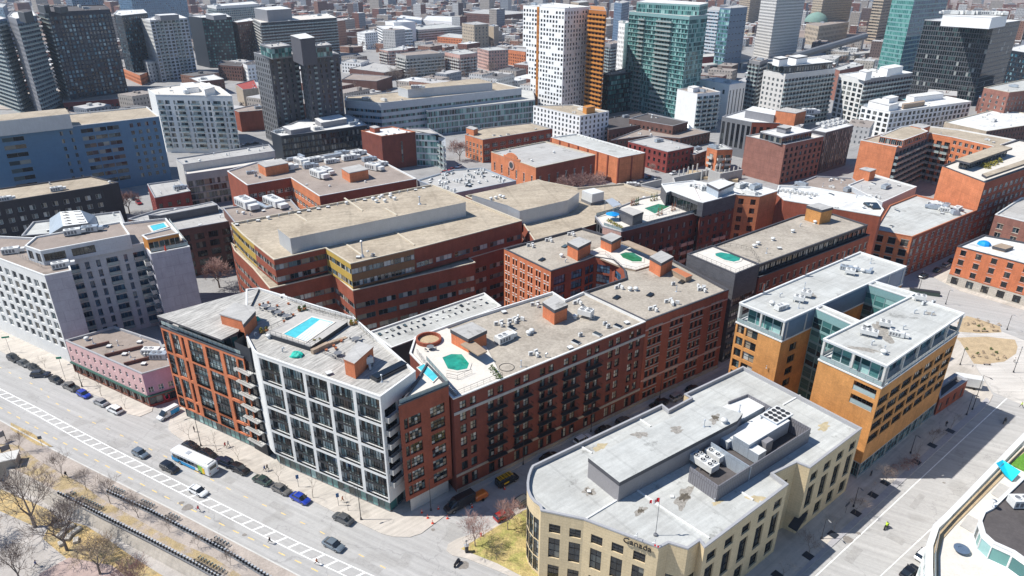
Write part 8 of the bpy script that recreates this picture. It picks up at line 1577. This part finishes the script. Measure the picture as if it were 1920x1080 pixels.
p = W(902, 1003, .4); r = empty('fire_hydrant', (p.x, p.y, .13), 'red fire hydrant behind the corner lawn', 'fire hydrant'); q = MB(); q.lathe((0, 0, 0), [(.18, 0), (.14, .1), (.14, .6), (.17, .62), (.12, .8), (.04, .85)], 10); q.tube((-.22, 0, .5), (.22, 0, .5), .07, n=8); q.build('body', ['cone_red'], r)
p = W(12, 872, 0); r = empty('stair_shelter', (p.x, p.y, LZ), 'grey concrete stair shelter at the left edge beside the promenade', 'shelter', rz=.4); q = MB(); q.box((0, 0, 0), (5, 3, 4.6)); q.build('walls', ['stone_grey'], r); q = MB(); q.box((0, 0, 4.6), (5.4, 3.4, .25)); q.build('roof', ['concrete_light'], r)
for i, (x, y, l) in enumerate(((5, 830, 'upper'), (15, 855, 'lower'))):
    p = W(x, y, 0); r = empty('notice_board', (p.x, p.y, 0), '%s dark framed notice board on the promenade at the left edge' % l, 'notice board', rz=.9); q = MB(); q.tube((-.8, 0, 0), (-.8, 0, 3), .08); q.tube((.8, 0, 0), (.8, 0, 3), .08); q.build('post', ['metal_dark'], r); q = MB(); q.box((0, 0, 1.5), (1.5, .1, 1.4)); q.build('board', ['panel_grey'], r)
p = W(71, 1016, LZ); 
for i in range(7):
    p = W(115 + (i % 3) * 14, 985 + i * 6, LZ); a = .5 + i * .3; r = empty('stone_seat', (p.x, p.y, LZ + .012), 'rough pale stone block, %s of the cluster under the lower park trees' % ordn[i], 'stone', 'stone blocks in the lower park', rz=a); q = MB(); q.box((0, 0, 0), (2.4 - .2 * i, .9, .55)); q.build('block', ['stone_white'], r)
for i, (x, y) in enumerate(((1457, 1078), (1515, 1042), (1562, 1002), (1605, 962), (1637, 928), (1660, 905), (1718, 866), (1748, 835), (1782, 808))):
    p = W(x, y, .14); q = MB(); q.box((0, 0, 0), (1.7, 1.7, .03)); o = q.build('tree_pit', ['panel_black'], None); o.location = (p.x, p.y, .135); o.rotation_euler.z = RS; tag(o, 'dark square tree grate, %s from the bottom along the shaded pavement' % ordn[i], 'tree grate', 'tree grates')
for i, (x, y) in enumerate(((1700, 880), (1712, 870), (1670, 890), (1690, 878))):
    p = W(x, y, .14); clump('shrub', [(p.x, p.y), (p.x + 1.2, p.y + 1.1), (p.x + 2, p.y + 2.2)], .13, 1.2, 'twig_red', n=110, leaf=.1, label='leafless reddish shrub in a planter, %s of the shaded group by the orange apartments' % ordn[i], h=.9, seed=i)
p = W(1733, 549, .5); r = empty('dumpster_row', (p.x, p.y, .05), 'row of dark green planters at the junction above the pale apartment roof', 'planter', rz=-.35); q = MB()
q.box((0, 0, 0), (9, 1.6, 1.3)); q.build('body', ['car_green'], r); q = MB(); q.box((0, 0, 1.3), (9.1, 1.7, .12)); q.build('rim', ['metal_dark'], r)
# roof-deck furniture
tb = MB(); tb.lathe((0, 0, 0), [(.3, 0), (.04, .05), (.04, .7), (.6, .72), (.6, .76)], 14); TB = tb.mesh('tabletop', ['metal_mid']); ch = MB(); ch.box((0, 0, .42), (.45, .45, .05)); ch.box((-.22, 0, .47), (.04, .45, .45))
for sx in (-.2, .2):
    for sy in (-.2, .2): ch.box((sx, sy, 0), (.03, .03, .42))
CH = ch.mesh('chair', ['metal_mid'])
for i, (x, y, zz, l) in enumerate(((497, 578, 28.1, 'first from left on the white condominium'), (510, 584, 28.1, 'second from left on the white condominium'), (522, 590, 28.1, 'third from left on the white condominium'), (537, 597, 28.1, 'nearest the turquoise pool behind its planter'), (634, 667, 28.1, 'beside the sloped brick stair box'), (668, 640, 28.1, 'near the right edge of the white condominium'), (807, 655, 23.2, 'by the round brick terrace wall'), (1150, 405, 23.9, 'on the plum-brick roof terrace'))):
    p = W(x, y, zz); r = empty('table', (p.x, p.y, zz), 'round grey terrace table, ' + l, 'table', 'roof terrace tables'); inst('tabletop', TB, r, (0, 0, 0), 0, (1.4, 1.4, 1))
    for j in range(3): a = j * 2.1 + i; o = bpy.data.objects.new('chair', CH); COL.objects.link(o); o.location = (p.x + 1.15 * math.cos(a), p.y + 1.15 * math.sin(a), zz); o.rotation_euler.z = a + math.pi; tag(o, 'grey chair %s terrace table %s' % (('right of', 'behind', 'before')[j], l), 'chair', 'roof terrace chairs')
POTL = ['%s by the %s of the turquoise pool roof' % (a, b) for b in ('upper-left terrace', 'upper edge', 'left steps', 'right steps') for a in ('leftmost', 'second', 'third', 'rightmost')]
pt = MB(); pt.lathe((0, 0, 0), [(.22, 0), (.32, .45), (.27, .45), (.25, .35)], 10); PT = pt.mesh('flower_pot', ['terracotta'])
for i, (x, y) in enumerate(((503, 569), (487, 573), (520, 575), (530, 588), (541, 571), (533, 604), (550, 592), (476, 612), (533, 621), (621, 622), (606, 631), (626, 650), (640, 641), (612, 658), (630, 655), (605, 650))):
    zz = 28.06; p = W(x, y, zz); o = bpy.data.objects.new('flower_pot', PT); COL.objects.link(o); o.location = (p.x, p.y, zz); tag(o, 'small terracotta pot, ' + POTL[i], 'flower pot', 'terracotta pots on the pool roof')
for x, y, zz, r_, m_, l in ((557, 667, 28.1, 1.4, 'tarp_green', 'green tarpaulin heap in front of the turquoise pool deck'), (478, 600, 28.1, 1.1, 'tarp_green', 'green tarpaulin heap beside the small brick chimney box')):
    p = W(x, y, zz); rr = random.Random(x); q = MB(); q.lathe((0, 0, 0), [(r_, 0), (r_ * .85, .5), (r_ * .6, .8), (r_ * .2, .9)], 9); q.v = [(a * rr.uniform(.8, 1.15), b * rr.uniform(.6, 1), c * rr.uniform(.7, 1.1)) for a, b, c in q.v]; o = q.build('tarpaulin', [m_], None); o.location = (p.x, p.y, zz); tag(o, l, 'tarpaulin')
p = W(1148, 411, 24); r = empty('parasol', (p.x, p.y, 23.8), 'bright blue parasol on the plum-brick roof terrace', 'parasol'); q = MB(); q.lathe((0, 0, 2), [(2.3, 0), (1.2, .45), (.05, .8)], 10); q.build('canopy', ['tarp_blue'], r); q = MB(); q.tube((0, 0, 0), (0, 0, 2.6), .04); q.build('pole', ['metal_white'], r)
p = W(309, 462, 28); r = empty('parasol', (p.x, p.y, 26), 'folded crimson parasol on the corner terrace of the grey condominium', 'parasol'); q = MB(); q.lathe((0, 0, .8), [(.3, 0), (.22, 1.0), (.05, 1.6)], 8); q.build('canopy', ['cone_red'], r); q = MB(); q.tube((0, 0, 0), (0, 0, .9), .05); q.build('pole', ['metal_white'], r)

rc = random.Random(21); k = 0
for x, y, dx, dy, n in ((1262, 325, -30, 9, 3), (1215, 333, -28, 8, 3), (1395, 345, 14, 5, 2), (860, 312, -14, 6, 3), (450, 272, 14, -2, 3), (250, 372, 10, 8, 2), (1040, 300, 8, -10, 2), (1255, 238, 10, 3, 1), (600, 262, 16, -2, 2), (500, 300, 6, 8, 1)):
    for i in range(n):
        kd, cl = rc.choice((('sedan', 'car_grey'), ('suv', 'car_white'), ('hatchback', 'car_black'), ('sedan', 'car_silver'), ('suv', 'car_red'))); k += 1
        car(kd, cl, x + dx * i, y + dy * i, hd(x, y, x + dx, y + dy), '%s car, %s %s' % (cl[4:], ('first in the line', 'second in the line', 'third in the line')[i], {1262: 'by the building site', 1215: 'by the windowless hall', 1395: 'under the mauve block', 860: 'by the workshop', 450: 'by the white condominium', 250: 'by the masonry office', 1040: 'by the auditorium', 1255: 'by the shed', 600: 'by the low dark condominium', 500: 'by the pale condominium'}[x]), 'cars in the middle streets')

# ------------------------------------------------------------------ air: thin blue haze round the whole scene
hb_ = MB(); hb_.box((0, 3700, -3.7), (14400, 11000, 3.7 + 128), 0, 0)
hm = bpy.data.materials.new('haze'); hm.use_nodes = True; hn = hm.node_tree.nodes; hn.remove(hn['Principled BSDF']); pv = hn.new('ShaderNodeVolumePrincipled'); hm.node_tree.links.new(pv.outputs[0], hn['Material Output'].inputs['Volume'])
pv.inputs['Color'].default_value = (.72, .84, 1, 1); pv.inputs['Density'].default_value = .00008; pv.inputs['Anisotropy'].default_value = .2
ho = hb_.build('haze', [hm]); ho['kind'] = 'stuff'
